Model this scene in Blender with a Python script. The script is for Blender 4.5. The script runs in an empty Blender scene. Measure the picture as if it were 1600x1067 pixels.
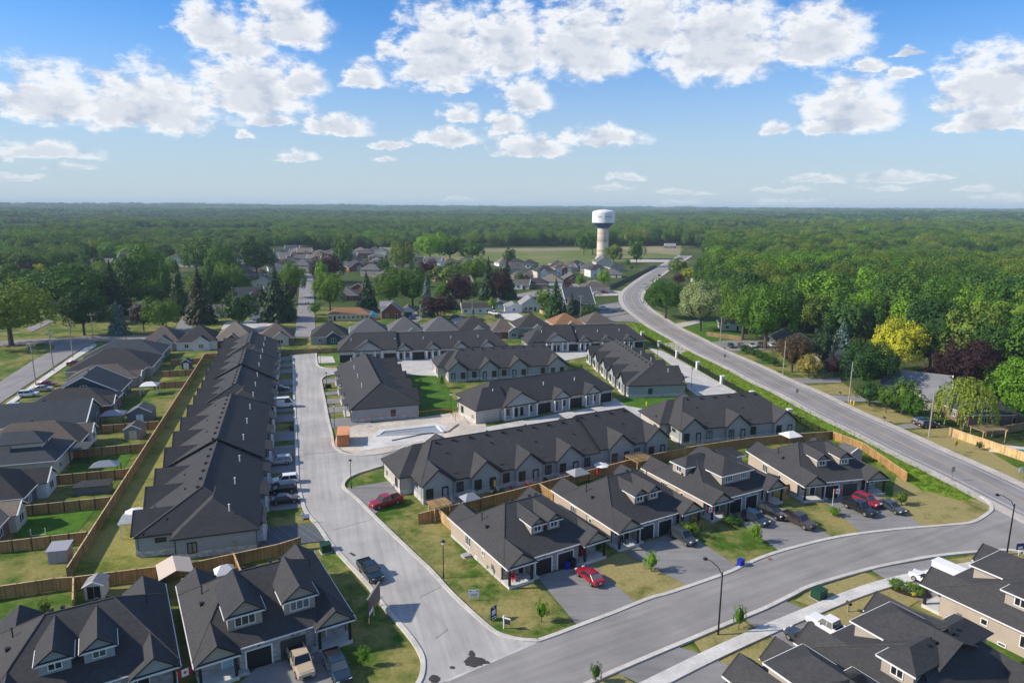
import bpy, math, random
from mathutils import Vector, Matrix
rnd = random.Random(7)
scene = bpy.context.scene
COL = scene.collection
R = math.radians

# ------------------------------------------------------------------ camera
CAM_H, F_PX, CX, CY, YH = 50.0, 1067.0, 800.0, 533.5, 323.0
ROLL = R(0.33)
PITCH = math.atan((CY - YH) / F_PX)
def P(x, y, z=0.0):
    """photo pixel -> point on the horizontal plane at height z (metres)"""
    dx, dy = x - CX, y - CY
    c, s = math.cos(ROLL), math.sin(ROLL)
    u = (dx * c + dy * s) / F_PX; v = (-dx * s + dy * c) / F_PX
    zc = (CAM_H - z) / (math.sin(PITCH) + v * math.cos(PITCH))
    return Vector((zc * u, zc * (math.cos(PITCH) - v * math.sin(PITCH)), z))
cam_data = bpy.data.cameras.new('camera')
cam = bpy.data.objects.new('camera', cam_data); COL.objects.link(cam)
cam_data.sensor_width = 36.0; cam_data.lens = 36.0 * F_PX / 1600.0
cam_data.clip_end = 60000.0; cam_data.clip_start = 1.0
fwd = Vector((0, math.cos(PITCH), -math.sin(PITCH)))
rgt = Vector((1, 0, 0)); upv = rgt.cross(fwd)
cr, sr = math.cos(ROLL), math.sin(ROLL)
cx_ = rgt * cr + upv * sr; cy_ = upv * cr - rgt * sr; cz_ = -fwd
cam.matrix_world = Matrix(((cx_.x, cy_.x, cz_.x, 0), (cx_.y, cy_.y, cz_.y, 0), (cx_.z, cy_.z, cz_.z, CAM_H), (0, 0, 0, 1)))
scene.camera = cam

# ------------------------------------------------------------------ sky, sun, exposure
SUN_EL, SUN_TRAVEL = R(33), R(5)          # light travels towards +X, a little away from the camera
sun_from = Vector((-math.cos(SUN_TRAVEL) * math.cos(SUN_EL), -math.sin(SUN_TRAVEL) * math.cos(SUN_EL), math.sin(SUN_EL)))
sl = bpy.data.lights.new('sun', 'SUN'); sl.energy = 4.0; sl.angle = R(1.5); sl.color = (1.0, 0.90, 0.76)
so = bpy.data.objects.new('sun', sl); COL.objects.link(so)
so.rotation_euler = sun_from.to_track_quat('Z', 'Y').to_euler(); so.location = sun_from * 400
vs = scene.view_settings
vs.view_transform = 'Standard'; vs.look = 'None'; vs.gamma = 1.0; vs.use_curve_mapping = False; vs.exposure = 0.55

world = bpy.data.worlds.new('World'); scene.world = world; world.use_nodes = True
wn, wl = world.node_tree.nodes, world.node_tree.links
wn.clear()
def W(kind, **kw):
    n = wn.new(kind)
    for k, v in kw.items(): setattr(n, k, v)
    return n
def wmath(op, a, b=None, c=None, clamp=False):
    n = W('ShaderNodeMath', operation=op); n.use_clamp = clamp
    for i, q in enumerate((a, b, c)):
        if q is None: continue
        if isinstance(q, (int, float)): n.inputs[i].default_value = q
        else: wl.new(q, n.inputs[i])
    return n.outputs[0]
def wvec(op, a, b=None, c=None, out=0):
    n = W('ShaderNodeVectorMath', operation=op)
    for i, q in enumerate((a, b, c)):
        if q is None: continue
        if isinstance(q, (tuple, list)): n.inputs[i].default_value = q
        else: wl.new(q, n.inputs[i])
    return n.outputs[out]
sky = W('ShaderNodeTexSky', sky_type='NISHITA')
sky.sun_disc = False; sky.sun_elevation = SUN_EL
sky.sun_rotation = math.atan2(sun_from.x, sun_from.y)
sky.altitude = 300; sky.air_density = 1.0; sky.dust_density = 0.0; sky.ozone_density = 3.0
geo = W('ShaderNodeTexCoord')
sep = W('ShaderNodeSeparateXYZ'); wl.new(geo.outputs['Generated'], sep.inputs[0])
az = wmath('ARCTAN2', sep.outputs[0], sep.outputs[1]); el = wmath('ARCSINE', sep.outputs[2])
cmb = W('ShaderNodeCombineXYZ'); wl.new(az, cmb.inputs[0]); wl.new(el, cmb.inputs[1])
q0 = cmb.outputs[0]
def wnoise(vec, scale, detail, rough):
    n = W('ShaderNodeTexNoise'); n.inputs['Scale'].default_value = scale; n.inputs['Detail'].default_value = detail
    n.inputs['Roughness'].default_value = rough; wl.new(vec, n.inputs['Vector']); return n
stretch = wvec('MULTIPLY', q0, (1.0, 1.7, 1.0))
nb = wnoise(stretch, 24.0, 10.0, 0.64)
nsh = wnoise(wvec('ADD', stretch, (0.012, -0.016, 0.0)), 26.0, 4.0, 0.55)
warp = wvec('MULTIPLY', wvec('SUBTRACT', nb.outputs['Color'], (0.5, 0.5, 0.5)), (0.045, 0.03, 0.0))
qw = wvec('ADD', q0, warp)
# clouds: (pixel x of the middle, pixel y of the flat base, half width, height above the base)
CLOUDS = [(75, 172, 95, 70), (235, 182, 130, 85), (395, 158, 115, 88), (470, 140, 50, 45), (330, 58, 62, 62), (450, 58, 78, 74), (380, 80, 60, 40),
          (568, 128, 42, 38), (690, 108, 105, 125), (790, 92, 90, 110), (905, 92, 120, 120), (1010, 60, 90, 90), (1125, 92, 125, 130), (1275, 78, 90, 90),
          (715, 142, 28, 11), (720, 184, 40, 26), (824, 166, 54, 52), (695, 220, 72, 28), (790, 204, 45, 38), (612, 228, 42, 13), (600, 250, 26, 9),
          (530, 204, 64, 30), (432, 192, 38, 17), (382, 216, 20, 12), (465, 249, 44, 16), (830, 236, 80, 32), (940, 222, 92, 28),
          (1330, 186, 82, 74), (1290, 205, 58, 24), (1210, 208, 30, 24), (1355, 108, 36, 18), (1416, 117, 26, 13), (1420, 84, 24, 10),
          (1552, 150, 98, 76), (1545, 197, 80, 38), (60, 242, 85, 24), (110, 266, 40, 10), (20, 280, 45, 8),
          (980, 280, 44, 13), (955, 297, 48, 8), (1068, 301, 56, 8), (1280, 283, 44, 10), (1398, 282, 54, 18), (1215, 299, 62, 8), (1380, 297, 40, 8),
          (1520, 298, 30, 8), (1060, 322, 70, 10), (1250, 320, 75, 12), (1555, 312, 50, 10), (1474, 278, 20, 8), (530, 316, 20, 5), (720, 312, 30, 6)]
def sky_dir(x, y):
    dx, dy = x - CX, y - CY
    u = (dx * cr + dy * sr) / F_PX; v = (-dx * sr + dy * cr) / F_PX
    d = (fwd + rgt * u - upv * v).normalized()
    return math.atan2(d.x, d.y), math.asin(d.z)
field = None
for (px_, py_, hw, hh) in CLOUDS:
    a0, e0 = sky_dir(px_, py_)
    kx, ky = F_PX / hw * 1.06, F_PX / hh * 1.04
    t = wvec('MULTIPLY_ADD', qw, (kx, ky, 0.0), (-a0 * kx, -e0 * ky, 0.0))
    t = wvec('MAXIMUM', t, wvec('MULTIPLY', t, (-1.0, -3.2, 1.0)))
    d = wvec('LENGTH', t, out=1)
    field = d if field is None else wmath('MINIMUM', field, d)
# scattered clouds go on all round, outside the picture too
cs = wnoise(wvec('MULTIPLY', q0, (1.0, 2.6, 1.0)), 5.5, 3.0, 0.5)
outside = wmath('GREATER_THAN', wmath('ADD', wmath('GREATER_THAN', wmath('ABSOLUTE', az), 0.85), wmath('GREATER_THAN', el, 0.38)), 0.5)
dens0 = wmath('SUBTRACT', 1.0, field)
dens1 = wmath('MULTIPLY_ADD', wmath('SUBTRACT', nb.outputs['Fac'], 0.5), 1.7, dens0)
mr = W('ShaderNodeMapRange', interpolation_type='SMOOTHSTEP'); wl.new(dens1, mr.inputs[0])
mr.inputs[1].default_value = 0.02; mr.inputs[2].default_value = 0.54
hz = W('ShaderNodeMapRange', interpolation_type='SMOOTHSTEP'); wl.new(el, hz.inputs[0])
hz.inputs[1].default_value = -0.005; hz.inputs[2].default_value = 0.10; hz.inputs[3].default_value = 0.45; hz.inputs[4].default_value = 0.97
mask = wmath('MULTIPLY', mr.outputs[0], hz.outputs[0])
rel = wmath('MULTIPLY_ADD', wmath('SUBTRACT', nb.outputs['Fac'], nsh.outputs['Fac']), 4.2, 0.86, clamp=True)
core = W('ShaderNodeMapRange', interpolation_type='SMOOTHSTEP'); wl.new(dens1, core.inputs[0])
core.inputs[1].default_value = 0.34; core.inputs[2].default_value = 0.78; core.inputs[3].default_value = 1.0; core.inputs[4].default_value = 0.42
lit = wmath('MULTIPLY', rel, core.outputs[0], clamp=True)
ccol = W('ShaderNodeMixRGB'); wl.new(lit, ccol.inputs[0])
ccol.inputs[1].default_value = (2.45, 2.75, 3.3, 1); ccol.inputs[2].default_value = (4.7, 4.7, 4.7, 1)
tint = W('ShaderNodeMixRGB', blend_type='MULTIPLY'); tint.inputs[0].default_value = 1.0; wl.new(sky.outputs[0], tint.inputs[1]); tint.inputs[2].default_value = (0.28, 0.53, 0.77, 1)
hzn = W('ShaderNodeMapRange', interpolation_type='SMOOTHSTEP'); wl.new(el, hzn.inputs[0])
hzn.inputs[1].default_value = -0.02; hzn.inputs[2].default_value = 0.27; hzn.inputs[3].default_value = 0.95; hzn.inputs[4].default_value = 0.0
skyc = W('ShaderNodeMixRGB'); wl.new(hzn.outputs[0], skyc.inputs[0]); wl.new(tint.outputs[0], skyc.inputs[1]); skyc.inputs[2].default_value = (2.6, 2.95, 3.2, 1)
fin = W('ShaderNodeMixRGB'); wl.new(mask, fin.inputs[0]); wl.new(skyc.outputs[0], fin.inputs[1]); wl.new(ccol.outputs[0], fin.inputs[2])
SKY_STRENGTH = 0.15
bg = W('ShaderNodeBackground'); bg.inputs[1].default_value = SKY_STRENGTH; wl.new(fin.outputs[0], bg.inputs[0])
smr = W('ShaderNodeMapRange', interpolation_type='SMOOTHSTEP'); wl.new(cs.outputs['Fac'], smr.inputs[0])
smr.inputs[1].default_value = 0.54; smr.inputs[2].default_value = 0.62
fin2 = W('ShaderNodeMixRGB'); wl.new(smr.outputs[0], fin2.inputs[0]); wl.new(skyc.outputs[0], fin2.inputs[1]); fin2.inputs[2].default_value = (3.6, 3.8, 4.1, 1)
bg2 = W('ShaderNodeBackground'); bg2.inputs[1].default_value = SKY_STRENGTH; wl.new(fin2.outputs[0], bg2.inputs[0])
mxs = W('ShaderNodeMixShader'); wl.new(outside, mxs.inputs[0]); wl.new(bg.outputs[0], mxs.inputs[1]); wl.new(bg2.outputs[0], mxs.inputs[2])
wo = W('ShaderNodeOutputWorld'); wl.new(mxs.outputs[0], wo.inputs[0])
world.cycles.sampling_method = 'MANUAL'; world.cycles.sample_map_resolution = 256
scene.cycles.max_bounces = 6; scene.cycles.diffuse_bounces = 2; scene.cycles.glossy_bounces = 2; scene.cycles.transmission_bounces = 3
scene.cycles.transparent_max_bounces = 8; scene.cycles.volume_bounces = 0
scene.cycles.use_denoising = True; scene.cycles.use_adaptive_sampling = True; scene.cycles.adaptive_threshold = 0.01

# ------------------------------------------------------------------ materials
HAZE = 0.00011
MATS = {}
def mat(name, col, rough=0.8, build=None, spec=0.3, metal=0.0, **kw):
    m = bpy.data.materials.new(name); m.use_nodes = True
    nt = m.node_tree; b = nt.nodes['Principled BSDF']
    b.inputs['Base Color'].default_value = (*col, 1); b.inputs['Roughness'].default_value = rough
    b.inputs['Specular IOR Level'].default_value = spec; b.inputs['Metallic'].default_value = metal
    if build: build(nt, b, col, **kw)
    MATS[name] = m
    return m
def N(nt, kind, **kw):
    n = nt.nodes.new(kind)
    for k, v in kw.items(): setattr(n, k, v)
    return n
def setin(nt, n, i, q):
    if isinstance(q, (int, float)): n.inputs[i].default_value = q
    elif isinstance(q, tuple): n.inputs[i].default_value = q if len(q) != 3 or n.inputs[i].type == 'VECTOR' else (*q, 1)
    else: nt.links.new(q, n.inputs[i])
def coords(nt, obj=False, scale=(1, 1, 1)):
    if obj: s = N(nt, 'ShaderNodeTexCoord').outputs['Object']
    else: s = N(nt, 'ShaderNodeNewGeometry').outputs['Position']
    m = N(nt, 'ShaderNodeMapping'); m.inputs['Scale'].default_value = scale
    nt.links.new(s, m.inputs['Vector']); return m.outputs[0]
def noise_(nt, v, scale, detail=4, rough=0.6):
    n = N(nt, 'ShaderNodeTexNoise'); nt.links.new(v, n.inputs['Vector'])
    n.inputs['Scale'].default_value = scale; n.inputs['Detail'].default_value = detail; n.inputs['Roughness'].default_value = rough
    return n.outputs['Fac']
def ramp(nt, f, stops):
    r = N(nt, 'ShaderNodeValToRGB'); nt.links.new(f, r.inputs[0])
    e = r.color_ramp.elements
    while len(e) < len(stops): e.new(0.5)
    for k, (p, c) in zip(e, stops): k.position = p; k.color = (*c, 1)
    return r.outputs[0]
def mixc(nt, f, a, b, mode='MIX'):
    n = N(nt, 'ShaderNodeMixRGB', blend_type=mode)
    for i, q in enumerate((f, a, b)): setin(nt, n, i, q)
    return n.outputs[0]
def mth(nt, op, a, b=0.0, clamp=False):
    n = N(nt, 'ShaderNodeMath', operation=op); n.use_clamp = clamp
    setin(nt, n, 0, a); setin(nt, n, 1, b); return n.outputs[0]
def bump(nt, b, h, strength=0.3, dist=0.05):
    n = N(nt, 'ShaderNodeBump'); n.inputs['Strength'].default_value = strength; n.inputs['Distance'].default_value = dist
    nt.links.new(h, n.inputs['Height']); nt.links.new(n.outputs[0], b.inputs['Normal'])
def sc(c, k): return tuple(min(1.0, q * k) for q in c)

def b_noise(nt, b, col, scale=3.0, lo=0.8, hi=1.2, bmp=0.0, detail=5):
    v = coords(nt); f = noise_(nt, v, scale, detail)
    c = ramp(nt, f, [(0.3, sc(col, lo)), (0.7, sc(col, hi))])
    f2 = noise_(nt, v, scale * 0.13, 3); c = mixc(nt, 1.0, c, ramp(nt, f2, [(0.35, (0.86,) * 3), (0.65, (1.1,) * 3)]), 'MULTIPLY')
    nt.links.new(c, b.inputs['Base Color'])
    if bmp: bump(nt, b, f, bmp)
def b_shingle(nt, b, col):
    """laminate shingles: courses down the slope, tabs of slightly different tone, patchy weathering"""
    v = coords(nt, obj=True)
    br = N(nt, 'ShaderNodeTexBrick'); br.offset = 0.5
    br.inputs['Scale'].default_value = 1.0; br.inputs['Brick Width'].default_value = 0.34; br.inputs['Row Height'].default_value = 0.16
    br.inputs['Mortar Size'].default_value = 0.006
    br.inputs['Color1'].default_value = (*sc(col, 0.86), 1); br.inputs['Color2'].default_value = (*sc(col, 1.14), 1); br.inputs['Mortar'].default_value = (*sc(col, 0.7), 1)
    # lay the courses along the height of the slope and the tabs along the eave
    sp = N(nt, 'ShaderNodeSeparateXYZ'); nt.links.new(v, sp.inputs[0])
    g = N(nt, 'ShaderNodeNewGeometry')
    tr = N(nt, 'ShaderNodeVectorTransform', vector_type='NORMAL', convert_from='WORLD', convert_to='OBJECT'); nt.links.new(g.outputs['Normal'], tr.inputs[0])
    sn = N(nt, 'ShaderNodeSeparateXYZ'); nt.links.new(tr.outputs[0], sn.inputs[0])
    side = mth(nt, 'GREATER_THAN', mth(nt, 'ABSOLUTE', sn.outputs[0]), mth(nt, 'ABSOLUTE', sn.outputs[1]))
    along = N(nt, 'ShaderNodeMix'); nt.links.new(side, along.inputs[0]); nt.links.new(sp.outputs[0], along.inputs[2]); nt.links.new(sp.outputs[1], along.inputs[3])
    cb = N(nt, 'ShaderNodeCombineXYZ'); nt.links.new(along.outputs[0], cb.inputs[0]); nt.links.new(mth(nt, 'MULTIPLY', sp.outputs[2], 1.7), cb.inputs[1])
    nt.links.new(cb.outputs[0], br.inputs['Vector'])
    f = noise_(nt, v, 0.35, 4); c = mixc(nt, 1.0, br.outputs['Color'], ramp(nt, f, [(0.3, (0.92,) * 3), (0.7, (1.08,) * 3)]), 'MULTIPLY')
    f2 = noise_(nt, v, 9.0, 4, 0.75); c = mixc(nt, 1.0, c, ramp(nt, f2, [(0.3, (0.88,) * 3), (0.7, (1.12,) * 3)]), 'MULTIPLY')
    oi = N(nt, 'ShaderNodeObjectInfo'); c = mixc(nt, 1.0, c, ramp(nt, oi.outputs['Random'], [(0.0, (0.9, 0.92, 0.95)), (1.0, (1.1, 1.08, 1.04))]), 'MULTIPLY')
    nt.links.new(c, b.inputs['Base Color']); bump(nt, b, br.outputs['Fac'], 0.25, 0.02)
def b_siding(nt, b, col, step=0.12, vert=False):
    v = coords(nt, obj=True); sp = N(nt, 'ShaderNodeSeparateXYZ'); nt.links.new(v, sp.inputs[0])
    src = mth(nt, 'ADD', sp.outputs[0], sp.outputs[1]) if vert else sp.outputs[2]
    fr = mth(nt, 'FRACT', mth(nt, 'DIVIDE', src, step))
    ln = ramp(nt, fr, [(0.0, (0.62,) * 3), (0.12, (1.0,) * 3), (1.0, (0.95,) * 3)])
    f = noise_(nt, v, 0.7, 4); c = mixc(nt, 1.0, ramp(nt, f, [(0.3, sc(col, 0.93)), (0.7, sc(col, 1.06))]), ln, 'MULTIPLY')
    nt.links.new(c, b.inputs['Base Color']); bump(nt, b, fr, 0.35, 0.02)
def b_stone(nt, b, col, w=0.5, h=0.2):
    v = coords(nt, obj=True)
    sp = N(nt, 'ShaderNodeSeparateXYZ'); nt.links.new(v, sp.inputs[0])
    cb = N(nt, 'ShaderNodeCombineXYZ'); nt.links.new(mth(nt, 'ADD', sp.outputs[0], sp.outputs[1]), cb.inputs[0]); nt.links.new(sp.outputs[2], cb.inputs[1])
    br = N(nt, 'ShaderNodeTexBrick'); nt.links.new(cb.outputs[0], br.inputs['Vector']); br.inputs['Scale'].default_value = 1.0
    br.inputs['Brick Width'].default_value = w; br.inputs['Row Height'].default_value = h; br.inputs['Mortar Size'].default_value = 0.012
    br.inputs['Color1'].default_value = (*sc(col, 0.7), 1); br.inputs['Color2'].default_value = (*sc(col, 1.25), 1); br.inputs['Mortar'].default_value = (*sc(col, 0.8), 1)
    f = noise_(nt, v, 3.0, 4); c = mixc(nt, 1.0, br.outputs['Color'], ramp(nt, f, [(0.3, (0.8,) * 3), (0.7, (1.15,) * 3)]), 'MULTIPLY')
    nt.links.new(c, b.inputs['Base Color']); bump(nt, b, br.outputs['Fac'], 0.4, 0.02)
def b_grass(nt, b, col, dry=(0.24, 0.20, 0.08), amount=0.5, size=0.12):
    v = coords(nt)
    big = noise_(nt, v, size, 6, 0.62); fine = noise_(nt, v, 2.2, 5, 0.7); mid = noise_(nt, v, 0.5, 4, 0.6)
    tone = mixc(nt, ramp(nt, mid, [(0.35, (0,) * 3), (0.65, (1,) * 3)]), sc(col, 0.78), sc(col, 1.18))
    k = 0.62 - 0.26 * amount
    f = ramp(nt, mth(nt, 'ADD', mth(nt, 'MULTIPLY', big, 0.75), mth(nt, 'MULTIPLY', mid, 0.25)), [(k - 0.05, (0,) * 3), (k + 0.1, (1,) * 3)])
    c = mixc(nt, f, tone, dry)
    c = mixc(nt, 1.0, c, ramp(nt, fine, [(0.25, (0.72,) * 3), (0.75, (1.28,) * 3)]), 'MULTIPLY')
    nt.links.new(c, b.inputs['Base Color']); bump(nt, b, fine, 0.6, 0.12)
def b_mown(nt, b, col):
    b_grass(nt, b, col, (0.27, 0.25, 0.075), 0.62, 0.10)
def b_asphalt(nt, b, col, turn=0.0):
    v = coords(nt); big = noise_(nt, v, 0.11, 5, 0.6); fine = noise_(nt, v, 6.0, 5, 0.8)
    vr = N(nt, 'ShaderNodeVectorRotate', rotation_type='Z_AXIS'); vr.inputs['Angle'].default_value = -R(turn); nt.links.new(v, vr.inputs['Vector'])
    vm = N(nt, 'ShaderNodeMapping'); vm.inputs['Scale'].default_value = (0.05, 1.1, 1); nt.links.new(vr.outputs[0], vm.inputs['Vector'])
    st = noise_(nt, vm.outputs[0], 1.0, 6, 0.65)
    c = ramp(nt, big, [(0.3, sc(col, 0.82)), (0.7, sc(col, 1.15))])
    c = mixc(nt, 1.0, c, ramp(nt, fine, [(0.3, (0.86,) * 3), (0.7, (1.14,) * 3)]), 'MULTIPLY')
    c = mixc(nt, 1.0, c, ramp(nt, st, [(0.32, (0.84,) * 3), (0.68, (1.13,) * 3)]), 'MULTIPLY')
    nt.links.new(c, b.inputs['Base Color']); bump(nt, b, fine, 0.15, 0.02)
def b_wood(nt, b, col):
    oi = N(nt, 'ShaderNodeTexCoord').outputs['Object']
    sp = N(nt, 'ShaderNodeSeparateXYZ'); nt.links.new(oi, sp.inputs[0])
    cell = N(nt, 'ShaderNodeTexWhiteNoise', noise_dimensions='1D')
    nt.links.new(mth(nt, 'FLOOR', mth(nt, 'DIVIDE', sp.outputs[0], 0.145)), cell.inputs['W'])
    c = ramp(nt, cell.outputs[0], [(0.0, sc(col, 0.72)), (1.0, sc(col, 1.2))])
    f = noise_(nt, coords(nt), 0.6, 4); c = mixc(nt, 1.0, c, ramp(nt, f, [(0.3, (0.72,) * 3), (0.7, (1.18,) * 3)]), 'MULTIPLY')
    rd = N(nt, 'ShaderNodeObjectInfo').outputs['Random']; c = mixc(nt, 1.0, c, ramp(nt, rd, [(0.0, (0.78, 0.8, 0.84)), (1.0, (1.14, 1.1, 1.05))]), 'MULTIPLY')
    nt.links.new(c, b.inputs['Base Color'])
def b_leaf(nt, b, col, var=0.2, trans=0.3):
    g = N(nt, 'ShaderNodeNewGeometry'); oi = N(nt, 'ShaderNodeObjectInfo')
    f = noise_(nt, N(nt, 'ShaderNodeTexCoord').outputs['Object'], 0.45, 3)
    r1 = ramp(nt, g.outputs['Random Per Island'], [(0.0, sc(col, 1 - var)), (1.0, sc(col, 1 + var))])
    c = mixc(nt, 1.0, r1, ramp(nt, f, [(0.3, (0.85, 0.88, 0.82)), (0.7, (1.15, 1.12, 1.06))]), 'MULTIPLY')
    c = mixc(nt, 1.0, c, ramp(nt, oi.outputs['Random'], [(0.0, (0.70, 0.78, 0.72)), (0.5, (1.0, 1.0, 1.0)), (1.0, (1.45, 1.30, 1.05))]), 'MULTIPLY')
    nt.links.new(c, b.inputs['Base Color'])
    tr = N(nt, 'ShaderNodeBsdfTranslucent'); nt.links.new(mixc(nt, 1.0, c, (1.1, 1.25, 0.6), 'MULTIPLY'), tr.inputs[0])
    mx = N(nt, 'ShaderNodeMixShader'); mx.inputs[0].default_value = trans
    out = nt.nodes['Material Output']
    nt.links.new(b.outputs[0], mx.inputs[1]); nt.links.new(tr.outputs[0], mx.inputs[2]); nt.links.new(mx.outputs[0], out.inputs[0])

mat('shingle_charcoal', (0.051, 0.051, 0.054), 0.9, b_shingle, 0.25)
mat('shingle_cap_lit', (0.078, 0.076, 0.076), 0.9, b_noise, scale=4.0)  # cap shingles; lighter tone paints in the lit look of hip edges
mat('shingle_black', (0.045, 0.044, 0.046), 0.9, b_shingle, 0.25)
mat('shingle_grey', (0.12, 0.118, 0.118), 0.9, b_shingle)
mat('shingle_light', (0.24, 0.24, 0.245), 0.9, b_shingle)
mat('shingle_brown', (0.115, 0.095, 0.08), 0.9, b_shingle)
mat('shingle_tan', (0.20, 0.165, 0.13), 0.9, b_shingle)
mat('shingle_rust', (0.26, 0.14, 0.07), 0.9, b_shingle)
mat('shingle_blue', (0.05, 0.06, 0.07), 0.9, b_shingle)
mat('siding_tan', (0.46, 0.385, 0.315), 0.6, b_siding)
mat('siding_greige', (0.38, 0.34, 0.285), 0.6, b_siding)
mat('siding_board', (0.40, 0.35, 0.29), 0.6, b_siding, step=0.3, vert=True)
mat('siding_grey', (0.34, 0.365, 0.37), 0.6, b_siding)
mat('siding_warm', (0.47, 0.44, 0.40), 0.6, b_siding)
mat('siding_white', (0.72, 0.71, 0.69), 0.6, b_siding)
mat('siding_cream', (0.62, 0.55, 0.44), 0.6, b_siding)
mat('siding_yellow', (0.66, 0.55, 0.25), 0.6, b_siding)
mat('siding_navy', (0.045, 0.07, 0.09), 0.6, b_siding)
mat('siding_slate', (0.13, 0.155, 0.165), 0.6, b_siding)
mat('stone_base', (0.56, 0.54, 0.51), 0.85, b_stone)
mat('stone_front', (0.38, 0.36, 0.335), 0.85, b_stone, w=0.42, h=0.16)
mat('brick_red', (0.25, 0.085, 0.055), 0.85, b_stone, w=0.24, h=0.085)
mat('brick_brown', (0.24, 0.155, 0.115), 0.85, b_stone, w=0.24, h=0.085)
mat('trim_white', (0.78, 0.78, 0.76), 0.45)
mat('trim_black', (0.016, 0.016, 0.018), 0.5)
mat('trim_brown', (0.05, 0.038, 0.03), 0.6)
def b_glass(nt, b, col):
    oi = N(nt, 'ShaderNodeObjectInfo'); nt.links.new(ramp(nt, oi.outputs['Random'], [(0.0, col), (0.55, sc(col, 1.6)), (0.75, (0.07, 0.075, 0.08)), (1.0, (0.20, 0.20, 0.19))]), b.inputs['Base Color'])
mat('glass_dark', (0.016, 0.020, 0.025), 0.08, b_glass, 0.6)
mat('glass_pale', (0.30, 0.32, 0.33), 0.15, spec=0.6)
mat('garage_black', (0.02, 0.02, 0.023), 0.5)
mat('garage_white', (0.7, 0.7, 0.68), 0.5)
mat('garage_shade', (0.06, 0.055, 0.05), 0.9)
mat('door_blue', (0.33, 0.55, 0.62), 0.5)
mat('door_olive', (0.33, 0.27, 0.15), 0.5)
mat('concrete', (0.50, 0.485, 0.455), 0.85, b_noise, scale=2.5, lo=0.88, hi=1.08)
mat('concrete_pale', (0.60, 0.585, 0.55), 0.85, b_noise, scale=2.0, lo=0.85, hi=1.06)
mat('kerb_concrete', (0.56, 0.53, 0.475), 0.85, b_noise, scale=2.0, lo=0.85, hi=1.08)
mat('asphalt_new', (0.40, 0.385, 0.36), 0.85, b_asphalt, turn=107)
mat('asphalt_street', (0.265, 0.252, 0.238), 0.85, b_asphalt, turn=28)
mat('asphalt_repair', (0.37, 0.36, 0.34), 0.85, b_asphalt, turn=107)
mat('asphalt_highway', (0.26, 0.245, 0.24), 0.85, b_asphalt, turn=98)
mat('asphalt_drive', (0.235, 0.228, 0.222), 0.85, b_asphalt)
mat('asphalt_patch', (0.055, 0.05, 0.048), 0.8, b_noise, scale=4.0)
mat('paver_dark', (0.105, 0.12, 0.135), 0.8, b_stone, w=0.3, h=0.2)
mat('gravel', (0.49, 0.445, 0.39), 0.95, b_noise, scale=3.0, lo=0.8, hi=1.15, bmp=0.3)
mat('sand', (0.55, 0.49, 0.41), 0.95, b_noise, scale=1.2, lo=0.78, hi=1.15, bmp=0.3)
mat('paint_white', (0.75, 0.74, 0.70), 0.6, b_noise, scale=3.0, lo=0.7, hi=1.05)
mat('paint_yellow', (0.50, 0.40, 0.20), 0.6, b_noise, scale=3.0, lo=0.7, hi=1.05)
mat('grass_lawn', (0.066, 0.128, 0.016), 0.95, b_grass, 0.1, dry=(0.25, 0.22, 0.075), amount=0.5)
mat('grass_dry', (0.125, 0.14, 0.03), 0.95, b_grass, 0.1, dry=(0.30, 0.255, 0.105), amount=0.9, size=0.16)
mat('grass_corner', (0.058, 0.118, 0.014), 0.95, b_grass, 0.1, dry=(0.28, 0.24, 0.09), amount=0.58, size=0.12)
mat('grass_green', (0.065, 0.15, 0.016), 0.95, b_grass, 0.1, amount=0.05)
mat('grass_ditch', (0.15, 0.26, 0.018), 0.95, b_grass, 0.1, dry=(0.19, 0.24, 0.03), amount=0.5, size=0.3)
mat('grass_strip', (0.125, 0.155, 0.025), 0.95, b_mown, 0.1)
mat('grass_field', (0.13, 0.17, 0.045), 0.95, b_grass, 0.1, dry=(0.22, 0.21, 0.09), amount=0.4, size=0.02)
mat('field_brown', (0.27, 0.23, 0.125), 0.95, b_noise, scale=0.08, lo=0.8, hi=1.15)
mat('ground_far', (0.05, 0.085, 0.018), 0.95, b_grass, 0.1, dry=(0.11, 0.12, 0.05), amount=0.4, size=0.02)
mat('mulch', (0.028, 0.02, 0.016), 0.95, b_noise, scale=5.0)
mat('soil_red', (0.23, 0.12, 0.075), 0.95, b_noise, scale=1.0)
mat('wood_fence', (0.40, 0.235, 0.095), 0.8, b_wood)
mat('wood_fence_dull', (0.33, 0.22, 0.115), 0.8, b_wood)
mat('wood_new', (0.68, 0.46, 0.22), 0.8, b_wood)
mat('wood_cap', (0.58, 0.42, 0.23), 0.8, b_noise, scale=3.0)
mat('wood_grey', (0.26, 0.24, 0.225), 0.8, b_noise, scale=3.0)
mat('bark', (0.10, 0.078, 0.06), 0.95, b_noise, scale=4.0, bmp=0.4)
mat('pole_wood', (0.34, 0.30, 0.25), 0.9, b_noise, scale=4.0)
mat('metal_grey', (0.35, 0.36, 0.37), 0.4, metal=0.7)
mat('metal_black', (0.012, 0.012, 0.013), 0.45)
mat('rubber', (0.012, 0.012, 0.013), 0.8)
mat('alloy', (0.45, 0.45, 0.46), 0.35, metal=0.8)
mat('lamp_red', (0.4, 0.01, 0.01), 0.3)
mat('lamp_clear', (0.75, 0.75, 0.72), 0.2, spec=0.6)
mat('orange_paint', (0.62, 0.19, 0.045), 0.5, b_noise, scale=1.5, lo=0.85, hi=1.1)
mat('orange_roof', (0.72, 0.30, 0.13), 0.5, b_noise, scale=1.5, lo=0.85, hi=1.1)
mat('utility_green', (0.012, 0.055, 0.03), 0.5)
mat('bin_blue', (0.012, 0.025, 0.32), 0.5)
mat('fabric_red', (0.45, 0.02, 0.03), 0.8)
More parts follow.
